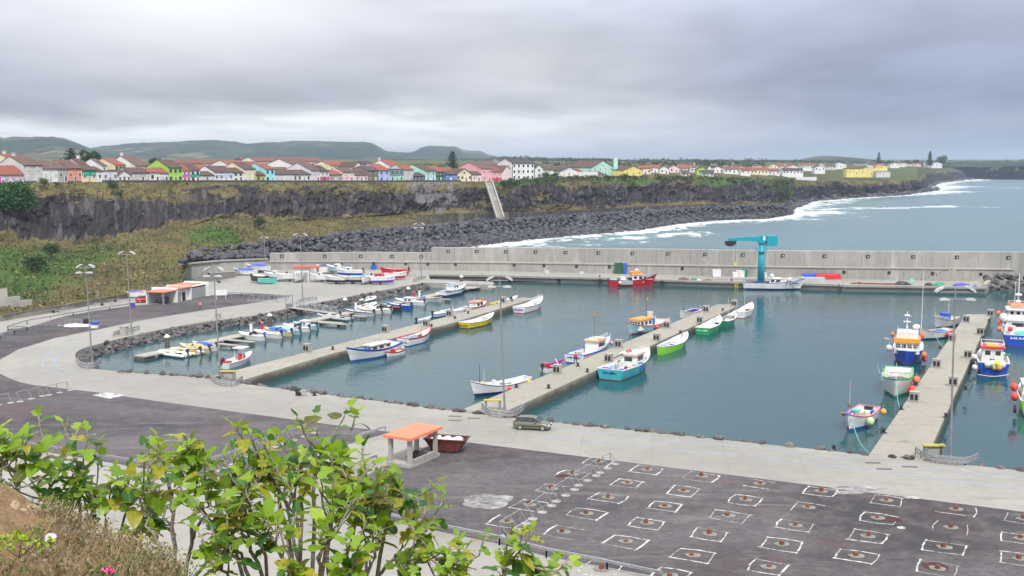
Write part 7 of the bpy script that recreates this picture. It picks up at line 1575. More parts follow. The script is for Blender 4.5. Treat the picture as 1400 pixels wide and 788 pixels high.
# cars ---------------------------------------------------------------
def car(u, v, ang, col, label, L=4.2, Wd=1.76, name='parked_car'):
    t = thing(name, label, 'car', G(u, v), ang); mp = paint(col, .28, .04, 1.0, spec=.5)
    # side profile : x, belt height, half width at belt, bottom
    P = [(-.50, .42, .70, .62), (-.49, .30, .80, .86), (-.44, .24, .86, .93), (-.34, .22, .88, .95), (-.15, .21, .88, .94), (.05, .21, .88, .92), (.20, .21, .88, .90), (.26, .21, .87, .88), (.36, .22, .85, .80), (.44, .24, .80, .72), (.48, .30, .72, .64), (.50, .40, .60, .55)]
    m = MB(); rw = []
    for fx, zb, hw, zt in P:
        x = fx * L; hw *= Wd / 1.76
        rw.append([(x, -hw * .94, zb), (x, -hw, (zb + zt) / 2), (x, -hw * .96, zt), (x, -hw * .6, zt + .035), (x, 0, zt + .05), (x, hw * .6, zt + .035), (x, hw * .96, zt), (x, hw, (zb + zt) / 2), (x, hw * .94, zb)])
    m.grid(rw); a = m.add(rw[0]); m.face(range(a, a + 9)); a = m.add(rw[-1]); m.face(range(a + 8, a - 1, -1)); ids = [m.add([r[0], r[-1]]) for r in rw]
    for p, q in zip(ids, ids[1:]): m.face((p, p + 1, q + 1, q))
    bd = m.build('body', mp, t, True)
    g = MB(); prof = [(-.47, .93, -.44, .95), (-.44, .95, -.36, 1.40), (-.34, .95, -.24, 1.44), (-.05, .94, -.02, 1.46), (.12, .92, .06, 1.40), (.26, .90, .13, 1.30)]
    lowr = [(x0 * L, .80, z0) for x0, z0, x1, z1 in prof]; top = [(x1 * L, .60, z1) for x0, z0, x1, z1 in prof]
    top[0] = (-.40 * L, .62, 1.25)
    for sd in (-1, 1):
        a = g.add([(x, sd * y * Wd / 1.76, z) for x, y, z in lowr]); b_ = g.add([(x, sd * y * Wd / 1.76, z) for x, y, z in top])
        for i in range(len(prof) - 1): g.face((a + i, a + i + 1, b_ + i + 1, b_ + i) if sd < 0 else (a + i + 1, a + i, b_ + i, b_ + i + 1))
    a = g.add([(lowr[-1][0], -.78, lowr[-1][2]), (lowr[-1][0], .78, lowr[-1][2]), (top[-1][0], .58, top[-1][2]), (top[-1][0], -.58, top[-1][2])]); g.face((a, a+1, a+2, a+3))
    a = g.add([(lowr[0][0], .78, lowr[0][2]), (lowr[0][0], -.78, lowr[0][2]), (top[0][0], -.6, top[0][2]), (top[0][0], .6, top[0][2])]); g.face((a, a+1, a+2, a+3))
    g.build('glass', M_glass, t)
    r = MB(); rw = []
    for x, y, z in top: rw.append([(x, -y - .02, z), (x, -y * .6, z + .05), (x, 0, z + .065), (x, y * .6, z + .05), (x, y + .02, z)])
    r.grid(rw); r.build('roof', mp, t, True)
    pl = MB()
    for sd in (-1, 1):
        for i in (0, 2, 3, 5): p, q = Vector(lowr[i]), Vector(top[i]); p.y *= sd * Wd / 1.76; q.y *= sd; pl.beam(p + Vector((0, sd * .012, 0)), q + Vector((0, sd * .02, 0)), .07 if i != 3 else .05, .05)
    pl.build('pillar', mp, t)
    for x in (-.30 * L, .315 * L):
        for sd in (-1, 1):
            w_ = MB(); w_.tube([(x, sd * .86 * Wd / 1.76 - sd * .10, .31), (x, sd * .86 * Wd / 1.76 + sd * .03, .31)], .32, 16); wo = w_.build('wheel', M_rubber, t)
            h_ = MB(); h_.tube([(x, sd * .86 * Wd / 1.76 + sd * .02, .31), (x, sd * .86 * Wd / 1.76 + sd * .05, .31)], .21, 14); h_.build('hubcap', M_galv, wo)
    for sd in (-1, 1):
        h_ = MB(); h_.box((.465 * L, sd * .58, .60), (.28, .32, .15)); h_.build('headlight', paint((.75, .76, .76), .2), t); h_ = MB(); h_.box((-.487 * L, sd * .62, .82), (.12, .22, .30)); h_.build('tail_light', HM['red'], t); h_ = MB(); h_.box((.12 * L, sd * .98, .98), (.14, .16, .12)); h_.build('mirror', mp, t)
    h_ = MB(); h_.box((.495 * L, 0, .42), (.12, 1.2, .18)); h_.build('grille', M_black, t); h_ = MB(); h_.box((.512 * L, 0, .40), (.04, .5, .11)); h_.build('number_plate', M_white, t)
    h_ = MB(); h_.box((0, -.875, .50), (L * .5, .04, .06)); h_.box((0, .875, .50), (L * .5, .04, .06)); h_.build('door_strip', M_black, t)
    return t
car(728, 586.5, math.radians(-13), (.135, .145, .105), 'grey green hatchback parked on the promenade by the curved barrier')
car(200, 413.5, math.radians(22), (.42, .008, .014), 'red car parked left of the white harbour shed', L=4.4)
for u, v, hd, lb in ((80, 427.5, 100, 'small dark trailer by the low wall'), (144, 417.5, 75, 'dark trailer frame with gear by the low wall'), (162, 412.5, 75, 'small trailer frame left of the little white boat'), (302, 386.5, 60, 'dark trailer frames near the retaining wall')): trailer(u, v, hd, 5.0, label=lb)
t = thing('hydrant', 'small red hydrant standing on the dark access road', 'hydrant', G(274, 422), 0); m = MB(); m.tube([(0, 0, 0), (0, 0, .8)], .16, 8); m.build('post', HM['brown'], t); m = MB(); m.tube([(0, 0, .75), (0, 0, 1.2)], [.3, .2], 8); m.build('head', HM['pink'], t)
t = thing('sign_board', 'white board on splayed legs at the road by the guard rail', 'board', G(302.5, 409.5), .2); bx(t, 0, 0, .9, (2.6, .25, 1.1), 'white', 'board')
for x in (-1.0, 1.0): m = MB(); m.beam((x, 0, 0), (x * .9, 0, .95), .09, .09); m.build('leg', M_white, t)
for x, lb in ((307, 'violet plastic cap at the end of the road tip rail'), (181, 'violet box at the end of the long upper rail')): t = thing('rail_box', lb, 'box', G(x, 405 if x > 300 else 420.5), 0); bx(t, 0, 0, 0, (.9, .7, .9), 'violet', 'body')
# mooring ropes
def rope(a, b, label, col='teal', sag=.8, r=.05):
    a, b = Vector(a), Vector(b); t = thing('mooring_rope', label, 'rope', a, 0, 'mooring ropes'); m = MB(); d = b - a; m.tube([tuple(d * (i / 12) + Vector((0, 0, -sag * math.sin(PI * i / 12)))) for i in range(13)], r, 5); m.build('line', HM[col], t)
rope(G(1163, 570, 1.7), G(1188, 619), 'pale teal rope from the pink railed boat to the pier corner'); rope(G(1225, 525, 2.0), G(1232, 560), 'pale teal rope from the green railed boat to the pier'); rope(G(1278, 455, 1.5), G(1289, 474), 'pale teal rope from the blue tarpaulin boat', sag=.4); rope(G(1336, 508, 1.0), G(1324, 519), 'dark rope from the red roofed boat to the pier', 'dark'); rope(G(1380, 512, .6), G(1337, 512, .8), 'long pale rope floating behind the red roofed boat', 'offwhite', .3)
# person walking on the middle pier ---------------------------------
def skin(name, verts, edges, radii, mat, parent, root=0, lv=1):
    me = bpy.data.meshes.new(name); me.from_pydata(verts, edges, []); me.materials.append(mat); o = link(name, me, parent)
    sk = o.modifiers.new('skin', 'SKIN'); sk.use_smooth_shade = True
    for i, r_ in enumerate(radii): me.skin_vertices[0].data[i].radius = (r_, r_)
    me.skin_vertices[0].data[root].use_root = True; sub = o.modifiers.new('sub', 'SUBSURF'); sub.levels = lv; sub.render_levels = lv
    return o
t = thing('person', 'person in a crimson top and black trousers walking along the middle pier', 'person', G(787, 497.5), math.radians(-30))
M_skin = paint((.48, .28, .20), .6); M_hair = paint((.05, .03, .02), .8); M_top = paint((.55, .03, .12), .85); M_trs = paint((.03, .03, .035), .9)
V = [(0,0,.98),(0,.01,1.2),(0,.01,1.42),(0,.02,1.54),(0,.03,1.64),(0,.03,1.74), (.19,0,1.42),(.25,-.10,1.16),(.22,.06,.95),(.22,.10,.86), (-.19,0,1.42),(-.25,.08,1.16),(-.24,.18,.94),(-.24,.22,.86), (.10,0,.92),(.12,.16,.52),(.12,.06,.10),(.12,.22,.05), (-.10,0,.92),(-.12,-.06,.52),(-.12,-.30,.14),(-.12,-.18,.05)]
Ed = [(0,1),(1,2),(2,3),(3,4),(4,5),(2,6),(6,7),(7,8),(8,9),(2,10),(10,11),(11,12),(12,13),(0,14),(14,15),(15,16),(16,17),(0,18),(18,19),(19,20),(20,21)]
Ra = [.13,.12,.13,.055,.10,.085,.065,.045,.035,.04,.065,.045,.035,.04,.09,.065,.045,.045,.09,.065,.045,.045]
skin('body', V, Ed, Ra, M_skin, t)
skin('sweater', [V[i] for i in (0,1,2,6,7,8,10,11,12)], [(0,1),(1,2),(2,3),(3,4),(4,5),(2,6),(6,7),(7,8)], [.15,.145,.15,.085,.065,.055,.085,.065,.055], M_top, t)
skin('trousers', [(0,0,1.0),(.10,0,.92),(.12,.16,.52),(.12,.06,.12),(-.10,0,.92),(-.12,-.06,.52),(-.12,-.30,.17)], [(0,1),(1,2),(2,3),(0,4),(4,5),(5,6)], [.15,.115,.085,.07,.115,.085,.07], M_trs, t)
m = MB(); m.ball((0, .01, 1.70), .115, sc=(1, 1.05, .95)); m.build('hair', M_hair, t, True)
for x, y in ((.12, .17), (-.12, -.22)): m = MB(); m.ball((x, y, .05), .10, sc=(.55, 1.5, .55)); m.build('shoe', M_black, t, True)
# ------------------------------------------------------------------ trees and ground cover
def m_leaf(name, cols, scale=.25, trans=.0):
    m, k, b = shader(name); P = k.pos(); n = k.noise(P, scale, 4, .6); r = k.attr('tone')
    c = k.mix(k.maprange(k.math('ADD', k.math('MULTIPLY', n, .6), k.math('MULTIPLY', r, .4)), .3, .7), cols[0], cols[1])
    if len(cols) > 2: c = k.mix(k.maprange(r, .86, .9), c, cols[2])
    k.put(b.inputs['Base Color'], c); b.inputs['Roughness'].default_value = .75; b.inputs['Specular IOR Level'].default_value = .2
    return m
M_leafdark = m_leaf('dark_foliage', ((.014, .034, .016), (.040, .080, .030))); M_leafmid = m_leaf('green_foliage', ((.022, .058, .014), (.070, .135, .030)))
M_leafbush = m_leaf('bush_foliage', ((.020, .075, .018), (.060, .165, .040)), .5); M_leafbright = m_leaf('bright_foliage', ((.035, .085, .016), (.10, .18, .035))); M_pine = m_leaf('pine_foliage', ((.012, .028, .018), (.030, .055, .030)))
M_dry = m_leaf('dry_grass', ((.12, .095, .040), (.31, .25, .10), (.07, .085, .03)), .12); M_scrubm = m_leaf('scrub', ((.030, .060, .016), (.110, .165, .034), (.20, .18, .06)), .1)
M_trunk = paint((.085, .065, .05), .9, .2, 1.0, bump=.4)
class Leaves:
    def __init__(s): s.m = MB(); s.t = []
    def leaf(s, p, size, up=.3):
        a = Vector((R.gauss(0, 1), R.gauss(0, 1), R.gauss(up, .8))).normalized(); h = Vector((R.gauss(0, 1), R.gauss(0, 1), R.gauss(0, 1))); e = a.cross(h).normalized(); g = a.cross(e)
        w = size * R.uniform(.6, 1.2); l = size * R.uniform(.7, 1.3); p = Vector(p)
        n = s.m.add([p - e * w * .5, p + g * l * .45 + a * w * .12, p + e * w * .5, p - g * l * .45 + a * w * .10]); s.m.face((n, n+1, n+2, n+3)); s.t += [R.random()] * 4
    def blob(s, c, r, n, size, sc=(1, 1, 1), shell=.55, seed=0):
        c = Vector(c)
        for i in range(n):
            d = Vector((R.gauss(0, 1), R.gauss(0, 1), R.gauss(0, 1))).normalized(); q = R.uniform(shell, 1) ** .6
            wob = 1 + .42 * noise.noise(d * 2.1 + Vector((seed * 3.1, seed, 0)))
            if noise.noise(d * 3.3 + Vector((seed, 7, 0))) < -.28: continue
            s.leaf(c + Vector((d.x * sc[0], d.y * sc[1], d.z * sc[2])) * r * q * wob, size)
    def build(s, name, mat, parent=None, loc=None):
        me = s.m.mesh(name, mat); a = me.attributes.new('tone', 'FLOAT', 'POINT'); a.data.foreach_set('value', s.t); return link(name, me, parent, loc)
def tree(base, h, r, mat, label, n=900, size=None, group=None, sc=(1, 1, .8), name='tree', lobes=7, trunk=True, cat='tree'):
    t = thing(name, label, cat, base, 0, group); L_ = Leaves(); size = size or r * .16; seed = R.uniform(0, 99); zc = h - r * sc[2]
    for i in range(lobes):
        a = i * 2.4; q = .55 * r * (.3 + .7 * R.random()); L_.blob((math.cos(a) * q * sc[0], math.sin(a) * q * sc[1], zc + R.uniform(-.35, .45) * r * sc[2]), r * R.uniform(.45, .7), n // lobes, size, sc, .35, seed + i)
    L_.build('crown', mat, t)
    if trunk:
        m = MB(); m.tube([(0, 0, -1.0), (0, 0, zc * .5), (0.1, 0, zc)], [r * .11, r * .08, r * .05], 7)
        for i in range(4): a = i * 1.6; m.tube([(0, 0, zc * .6), (math.cos(a) * r * .4, math.sin(a) * r * .4, zc + r * .2)], [r * .05, r * .02], 5)
        m.build('trunk', M_trunk, t)
    return t
def conifer(base, h, r, label, tiers=11, narrow=False, n=44):
    t = thing('pine_tree', label, 'pine tree', base, 0, 'tall pines above the roofs'); L_ = Leaves()
    for i in range(tiers):
        q = i / (tiers - 1); z = h * (.14 + .84 * q); rr = r * ((1 - q) ** .85 + .04) * (1 if not narrow else (.55 + .45 * abs(math.sin(i * 1.9))))
        arms = max(4, int(9 - 4 * q))
        for a in range(arms):
            an = a * 2 * PI / arms + i * .7
            for k_ in range(n // 4):
                f = (k_ + R.random()) / (n // 4); L_.leaf((math.cos(an) * rr * f + R.gauss(0, .10 * r), math.sin(an) * rr * f + R.gauss(0, .10 * r), z - rr * .16 * f + R.gauss(0, h * .012)), h * .085, .8)
    L_.build('crown', M_pine, t); m = MB(); m.tube([(0, 0, -1), (0, 0, h)], [r * .10, r * .02], 7); m.build('trunk', M_trunk, t)
conifer(at(98, 233, 440), at(98, 204, 440).z - at(98, 233, 440).z, 6.0, 'dark pine between the left roofs and the hills')
conifer(at(618.5, 231, 640), at(618.5, 208, 640).z - at(618.5, 231, 640).z, 5.2, 'symmetrical pine rising behind the dark green and blue houses')
conifer(at(1201, 228, 1480), at(1201, 209, 1480).z - at(1201, 228, 1480).z, 4.6, 'dark pine behind the yellow tower', 9)
conifer(at(1271, 228, 1680), at(1271, 207.5, 1680).z - at(1271, 228, 1680).z, 5.4, 'narrow column shaped pine on the far point', 12, True)
# the big round bush hanging on the cliff
p = at(19, 291, 318); tree(p, 9.4, 5.6, M_leafbush, 'big round dark green bush hanging on the cliff edge', 9000, .62, name='bush', sc=(1.1, .9, .85), lobes=14, trunk=True, cat='bush')
for u, v, Y, r, lb in ((153, 253, 366, 2.2, 'green shrub on the cliff edge below the flat lilac house'), (158, 268, 362, 2.6, 'dark green shrub clinging to the cliff below the flat lilac house'), (60, 248, 345, 1.7, 'spiky palm like shrub in front of the tall white gabled house'), (78, 250, 350, 1.0, 'small shrub on the edge right of the spiky one'), (354, 304, 372, 2.6, 'dark green bush at the foot of the cliff above the boulders'), (48, 366, 262, 3.2, 'dark round bush on the green slope by the stepped wall'), (70, 342, 285, 2.4, 'dark bush high on the green slope')):
    tree(at(u, v + 4, Y), r * 1.25, r, M_leafdark if 'dark' in lb else M_leafmid, lb, 700, r * .17, 'shrubs on the cliff', name='shrub', cat='shrub')
for u, v, Y, h, r, lb in ((125, 232, 470, 9.0, 5.2, 'dark rounded tree behind the green fronted house'), (212, 232, 520, 6.5, 3.6, 'dark tree tops left of the lime green house gable'), (735, 243.5, 590, 3.6, 2.2, 'round green tree in front of the narrow white gable'), (746.5, 244, 588, 3.8, 2.6, 'round green tree before the brown roofed white house'), (757.5, 244, 592, 3.6, 2.6, 'round green tree left of the blank white gable'), (777, 245.5, 590, 2.2, 1.6, 'grey green shrub before the blank white gable'), (855, 243, 622, 2.6, 2.2, 'grey green shrub below the yellow house'), (698, 249, 556, 2.2, 2.0, 'pale green shrub at the cliff edge by the pale pink gables'), (688, 250, 553, 1.8, 1.8, 'olive shrub at the cliff edge below the crimson garden'), (1288, 227, 1760, 16.5, 9.5, 'big round dark tree behind the white gabled house on the point'), (1241, 226.5, 1700, 9, 6.5, 'dark round tree left of the column pine'), (1252, 226.5, 1720, 10, 7, 'wide dark tree next to the column pine')):
    tree(at(u, v, Y), h, r, M_leafdark if 'dark' in lb else M_leafmid, lb, 900, r * .17, 'trees between the houses')
for i, (u, vt, r, lb) in enumerate(((558, 225, 4.5, 'leftmost bright green tree behind the off white house'), (572, 223, 5, 'bright green tree behind the mint gable'), (588, 222, 5, 'bright green tree behind the mint house roof'), (601, 223.5, 4.5, 'bright green tree left of the symmetrical pine'), (636, 224.5, 4.5, 'bright green tree right of the symmetrical pine'), (650, 224.5, 4.5, 'bright green tree above the cream gabled house'))):
    Y = 660 + i * 6; b = at(u, vt, Y); tree(Vector((b.x, b.y, b.z - 9)), 9, r, M_leafbright, lb, 700, r * .17, 'green trees behind the pine')
# tree belts on the horizon and leafy cliff edge
L_ = Leaves()
for i in range(520):
    u = R.uniform(700, 1420); Y = R.uniform(1700, 2350) if u < 1300 else R.uniform(2500, 2900); vt = interp([(700, 216.5), (760, 218.5), (850, 220), (1000, 221), (1060, 221), (1100, 222), (1230, 223), (1310, 222.5), (1420, 220)], u) + R.uniform(-1.2, 2.0)
    c = at(u, vt + .8, Y); L_.blob(c, R.uniform(4, 9), 34, 2.6, (1.3, 1, .7), .3, i)
for i in range(330):
    u = R.uniform(690, 1270); Y = R.uniform(880, 1500); Y = Y + (900 if u > 1045 else 150); c = at(u, R.uniform(223, 227.5) if u < 1045 else R.uniform(223, 225), Y); L_.blob(c, R.uniform(2.5, 6), 40, 1.7, (1.6, 1, .6), .3, i)
for i in range(150):
    u = R.uniform(1300, 1470); Y = lerp(2480, 2760, R.random()) if u > 1332 else R.uniform(2000, 2420); c = at(u, R.uniform(224, 235.5), Y); L_.blob(c, R.uniform(5, 10), 60, 3.0, (1.4, 1, .6), .3, i)
stuff(L_.build('distant_woods', M_leafdark))['label'] = 'dark woods along the horizon behind the village'
L_ = Leaves()
for i in range(230):
    u = R.uniform(690, 1085); Yl = lipY(u); v0 = T2(lip_t, u)[1]; c = at(u, v0 + R.uniform(-.6, 10) * R.random(), Yl + R.uniform(-10, 3)); L_.blob(c, R.uniform(.8, 2.6), 46, .75, (1.3, 1, .7), .2, i)
for i in range(70):
    u = R.uniform(1048, 1084); c = at(u, R.uniform(247, 272), lerp(712, 752, R.random())); L_.blob(c, R.uniform(1.2, 3), 50, .9, (1, 1, .9), .2, i)
for i in range(150):
    u = R.uniform(0, 690); Yl = lipY(u); c = at(u, 250.5 + R.uniform(-.3, 3) * R.random(), Yl + R.uniform(-4, 6)); L_.blob(c, R.uniform(.3, .9), 18, .4, (1.5, 1, .7), .2, i)
stuff(L_.build('cliff_shrubbery', m_leaf('cliff_leaf', ((.022, .046, .014), (.075, .105, .030), (.15, .13, .06)), .05)))['label'] = 'low green shrubs and creepers along the cliff edge'
# dry grass and scrub on the slope, growing out of the ground mesh
Gd, Gs = Leaves(), Leaves()
tri = random.Random(8)
for n_ in range(36000):
    j = tri.randrange(0, NS); i = tri.randrange(0, len(us_t) - 200)
    u = us_t[i]
    if u > 660 or u < -30: continue
    p = TR[j][i].lerp(TR[j + 1][i + 1], tri.random()) ; a = att2[j][i] + .35 * fbm((p.x * .05, p.y * .05, 2), 3)
    f = fbm((p.x * .09, p.y * .09, 8), 3)
    if a > .42:
        if f > -.25: Gs.leaf(p + Vector((0, 0, tri.uniform(.05, .75))), tri.uniform(.35, .8), .8)
    elif u > 520 and tri.random() < .75: continue
    elif f > -.1: Gd.leaf(p + Vector((0, 0, tri.uniform(.05, .4))), tri.uniform(.25, .6), .9)
    elif tri.random() < .25: Gs.leaf(p + Vector((0, 0, .3)), tri.uniform(.4, .9))
for n_ in range(9000):                       # tufts hanging from the upper rock
    j = tri.randrange(NS + 8, NS + NC); i = tri.randrange(0, len(us_t) - 300); u = us_t[i]
    if u > 700 or u < -30: continue
    p = TR[j][i]; f = fbm((p.x * .07, p.y * .07, p.z * .1 + 3), 3) + (j - NS - 16) * .05
    if f > .05: (Gd if tri.random() < .72 else Gs).leaf(p + Vector((.1, -.25, tri.uniform(0, .3))), tri.uniform(.35, .85))
stuff(Gd.build('dry_grass', M_dry))['label'] = 'dry yellow brown grass on the slope'
stuff(Gs.build('slope_scrub', M_scrubm))['label'] = 'green scrub patches on the slope'
# ------------------------------------------------------------------ viewpoint bank and the fig bushes in front
Rf = random.Random(21)
def zr(X):
    u = 700 + X * 1500 / 5.5; v = interp([(-400, 640), (-60, 655), (0, 670), (30, 690), (60, 704), (95, 722), (140, 738), (190, 758), (240, 786), (300, 830), (400, 850)], u)
    return at(u, v, 5.5).z
def bank(X, Y):
    Yr = lerp(5.5, 4.0, smooth(-1.75, -1.2, X)); zp = max(29.15, zr(X)) if X > -1.9 else zr(X); zp = min(zp, 30.0)
    if Y <= Yr: z = zp + (Yr - Y) * .045
    else:
        z = zp - 1.25 * (Y - Yr); line = lerp(28.0, 1.0, (Y - 7) / 69.0)
        if z < line: z = line
    n = fbm((X * 1.3, Y * 1.3, 0), 5) * .055 + fbm((X * 7, Y * 7, 3), 3) * .018
    return z + n * (1 if Y < 8 else 6)
Xs = [-70, -45, -28, -18, -12, -8, -6, -5] + [-4.4 + .06 * i for i in range(62)] + [-.4, 0, .6, 1.5, 3, 5, 9, 15, 25, 45, 70]
Ys = [-8, -5, -3, -1, 0, 1, 2, 2.8] + [3.2 + .06 * i for i in range(46)] + [6.2, 6.6, 7.2, 8, 10, 13, 17, 22, 28, 36, 46, 58, 72, 80]
m = MB(); m.grid([[(x, y, bank(x, y)) for x in Xs] for y in Ys])
def m_bank():
    m, k, b = shader('ochre_bank'); P = k.pos(); n1 = k.noise(P, 1.6, 6, .65); n2 = k.noise(P, 11, 7, .7); n3 = k.noise(P, 60, 4, .7)
    c = k.mix(k.maprange(n1, .35, .65), (.20, .115, .045), (.36, .24, .12)); c = k.mix(k.maprange(n2, .42, .7, 0, .85), c, (.12, .065, .03)); c = k.mix(k.maprange(n3, .5, .75, 0, .8), c, (.46, .36, .24))
    far_ = k.maprange(k.sep(P)[1], 7, 12); c = k.mix(far_, c, (.06, .07, .03))
    k.put(b.inputs['Base Color'], c); b.inputs['Roughness'].default_value = .95; k.put(b.inputs['Normal'], k.bump(k.math('ADD', n2, k.math('MULTIPLY', n3, .4)), .9, .03)); return m
o = struct(m.build('ground', m_bank(), smooth_=True)); o['label'] = 'ochre bank at the viewpoint above the harbour'
# pale rock edge on the crest
items = []
for u, v, s in ((2, 678, .075), (14, 685, .07), (26, 692, .06), (38, 698, .055), (52, 705, .05), (66, 711, .045), (80, 718, .05), (94, 727, .045)):
    items.append((at(u, v + 6, 5.42), s)); items.append((at(u + Rf.uniform(-5, 5), v + 9, 5.35), s * .6))
M_stone = m_rock('weathered_stone', (.36, .27, .17), (.52, .43, .30))
rr = rock_heap('rock_edge', items, RP1, M_stone, 'weathered pale stones along the crest of the viewpoint bank')
p = at(69, 735, 4.75); t = thing('stone', 'white grey stone lying on the ochre bank', 'stone', p, 0); V_, F_ = RP1[2]; m = MB(); n = m.add([v * .030 for v in V_]); [m.face([n + i for i in f]) for f in F_]; m.build('stone', paint((.52, .50, .47), .85, .15, 9, bump=.4, bscale=40), t)
# dry scrub on the bank
M_scr = [m_leaf('scrub_tan', ((.24, .17, .10), (.42, .33, .21)), 3), m_leaf('scrub_olive', ((.09, .105, .03), (.22, .21, .08)), 3), m_leaf('scrub_grey', ((.13, .13, .09), (.30, .27, .20)), 3), m_leaf('scrub_green', ((.05, .10, .02), (.14, .22, .04)), 3)]
S4 = [Leaves() for _ in range(4)]
for i in range(2100):
    X = Rf.uniform(-2.75, -1.35); Y = Rf.uniform(3.6, 5.65 if X < -1.7 else 5.2); z = bank(X, Y); u, v = proj((X, Y, z))
    d = 1 - math.exp(-max(0, (u + v - 755 + 60 * fbm((X * 3, Y * 3, 4), 3)) / 45.0)) if u + v > 745 else 0.03
    if Rf.random() > d: continue
    f = fbm((X * 2.2, Y * 2.2, 11), 3); k_ = 3 if f > .24 else (1 if f > -.08 else (2 if Rf.random() < .6 else 0))
    if Rf.random() < .25: k_ = Rf.randrange(0, 3)
    h = Rf.uniform(.04, .12)
    for j in range(Rf.randint(10, 22)):
        q = Rf.random(); a = Rf.uniform(0, 2 * PI); S4[k_].leaf((X + math.cos(a) * .09 * q + Rf.gauss(0, .015), Y + math.sin(a) * .09 * q + Rf.gauss(0, .015), z + h * Rf.random() ** .7), Rf.uniform(.008, .018), .5)
    st = S4[0].m if k_ != 3 else S4[1].m
    for j in range(5):
        a = Rf.uniform(0, 2 * PI); tip = Vector((X + math.cos(a) * .07, Y + math.sin(a) * .07, z + h * Rf.uniform(.7, 1.2))); e = Vector((.0016, 0, 0)); n = st.add([Vector((X, Y, z - .01)) - e, Vector((X, Y, z - .01)) + e, tip + e * .4, tip - e * .4]); st.face((n, n+1, n+2, n+3)); S4[0 if k_ != 3 else 1].t += [.5] * 4
for s_, mt, lb in zip(S4, M_scr, ('tan dry scrub on the viewpoint bank', 'olive scrub on the viewpoint bank', 'grey dead scrub on the viewpoint bank', 'green tufts in the scrub on the viewpoint bank')): stuff(s_.build('dry_scrub', mt))['label'] = lb
t = thing('weed', 'small bright yellow green weed on the ochre bank', 'plant', at(26, 757, 4.65), 0); L_ = Leaves()
for i in range(150): a = Rf.uniform(0, 6.3); q = Rf.random(); L_.leaf((math.cos(a) * .15 * q, math.sin(a) * .10 * q, .01 + .06 * (1 - q) + Rf.uniform(0, .04)), .022, .8)
L_.build('leaves', m_leaf('weed_leaf', ((.16, .26, .02), (.36, .46, .05)), 6), t); m = MB(); [m.tube([(0, 0, -.02), (math.cos(a) * .09, math.sin(a) * .06, .06)], .002, 4) for a in (0, 1.3, 2.6, 3.9, 5.1)]; m.build('stem', M_trunk, t)
t = thing('flower', 'pink flowers in the dry scrub at the bottom edge', 'flower', at(150, 790, 4.2), 0); L_ = Leaves()
for i in range(46): L_.leaf((Rf.gauss(0, .013), Rf.gauss(0, .010), .03 + Rf.gauss(0, .006)), .012, .8)
L_.build('petals', m_leaf('pink_petal', ((.70, .05, .22), (.85, .16, .36)), 9), t); m = MB(); m.tube([(0, 0, -.08), (0, 0, .03)], .002, 4); m.build('stem', M_trunk, t)
# fig bushes ---------------------------------------------------------
def m_fig(name, a, b_, tr, mottled=None):
    m = new_mat(name); k = NodeKit(m.node_tree); pb = m.node_tree.nodes['Principled BSDF']; out = m.node_tree.nodes['Material Output']
    uv = k.N.new('ShaderNodeUVMap').outputs[0]; U = k.sep(uv); P = k.pos()
    x = k.math('ABSOLUTE', k.math('SUBTRACT', U[0], .5)); y = U[1]
    mid = k.maprange(x, .012, .03, 1, 0); dg = k.math('SUBTRACT', k.math('MULTIPLY', y, 1.0), k.math('MULTIPLY', x, .9)); fr = k.math('ABSOLUTE', k.math('SUBTRACT', k.math('FRACT', k.math('MULTIPLY', dg, 5.5)), .5))
    side = k.maprange(fr, .43, .485, 0, .6); vein = k.math('MAXIMUM', mid, side)
    tn = k.attr('tone'); n = k.noise(P, 22, 4, .6)
    c = k.mix(k.maprange(k.math('ADD', k.math('MULTIPLY', n, .45), k.math('MULTIPLY', tn, .55)), .25, .75), a, b_)
    if mottled: c = k.mix(k.maprange(k.noise(P, 30, 5, .7), .5, .62, 0, .8), c, mottled)
    c = k.mix(k.math('MULTIPLY', vein, .55), c, (.34, .42, .14))
    k.put(pb.inputs['Base Color'], c); pb.inputs['Roughness'].default_value = .36; pb.inputs['Specular IOR Level'].default_value = .45
    k.put(pb.inputs['Normal'], k.bump(k.math('ADD', k.math('MULTIPLY', vein, -.6), n), .35, .004))
    t_ = k.N.new('ShaderNodeBsdfTranslucent'); k.put(t_.inputs['Color'], k.mix(.5, c, tr)); ms = k.N.new('ShaderNodeMixShader'); ms.inputs[0].default_value = .45
    k.L.new(pb.outputs[0], ms.inputs[1]); k.L.new(t_.outputs[0], ms.inputs[2]); k.L.new(ms.outputs[0], out.inputs['Surface']); return m
M_figs = [m_fig('fig_green', (.13, .26, .018), (.26, .44, .035), (.52, .70, .05)), m_fig('fig_bright', (.22, .38, .03), (.40, .56, .055), (.66, .84, .09)), m_fig('fig_dark', (.030, .115, .026), (.075, .21, .040), (.14, .38, .04)), m_fig('fig_yellow', (.36, .37, .035), (.52, .46, .05), (.60, .52, .06), (.16, .17, .03)), m_fig('fig_olive', (.10, .14, .03), (.20, .20, .04), (.34, .30, .05), (.14, .07, .025))]
M_bark = paint((.28, .255, .215), .85, .25, 14, bump=.6, bscale=60, dirt=(.09, .075, .06)); M_twig = paint((.115, .085, .065), .8, .25, 20, bump=.4, bscale=60); M_petiole = paint((.34, .38, .10), .6, .1, 5)
SHAPES = [  # half outlines: edge x, edge y against mid rib stations
    ([0, .16, .34, .45, .42, .31, .27, .33, .27, .13, 0], [0, -.05, .02, .16, .33, .42, .55, .70, .84, .95, 1.0]),
    ([0, .20, .40, .38, .27, .47, .45, .21, .24, .12, 0], [0, -.07, .00, .20, .28, .46, .60, .58, .76, .92, 1.0]),
    ([0, .20, .36, .43, .43, .39, .33, .26, .18, .09, 0], [0, -.05, .02, .14, .28, .42, .56, .70, .83, .93, 1.0])]
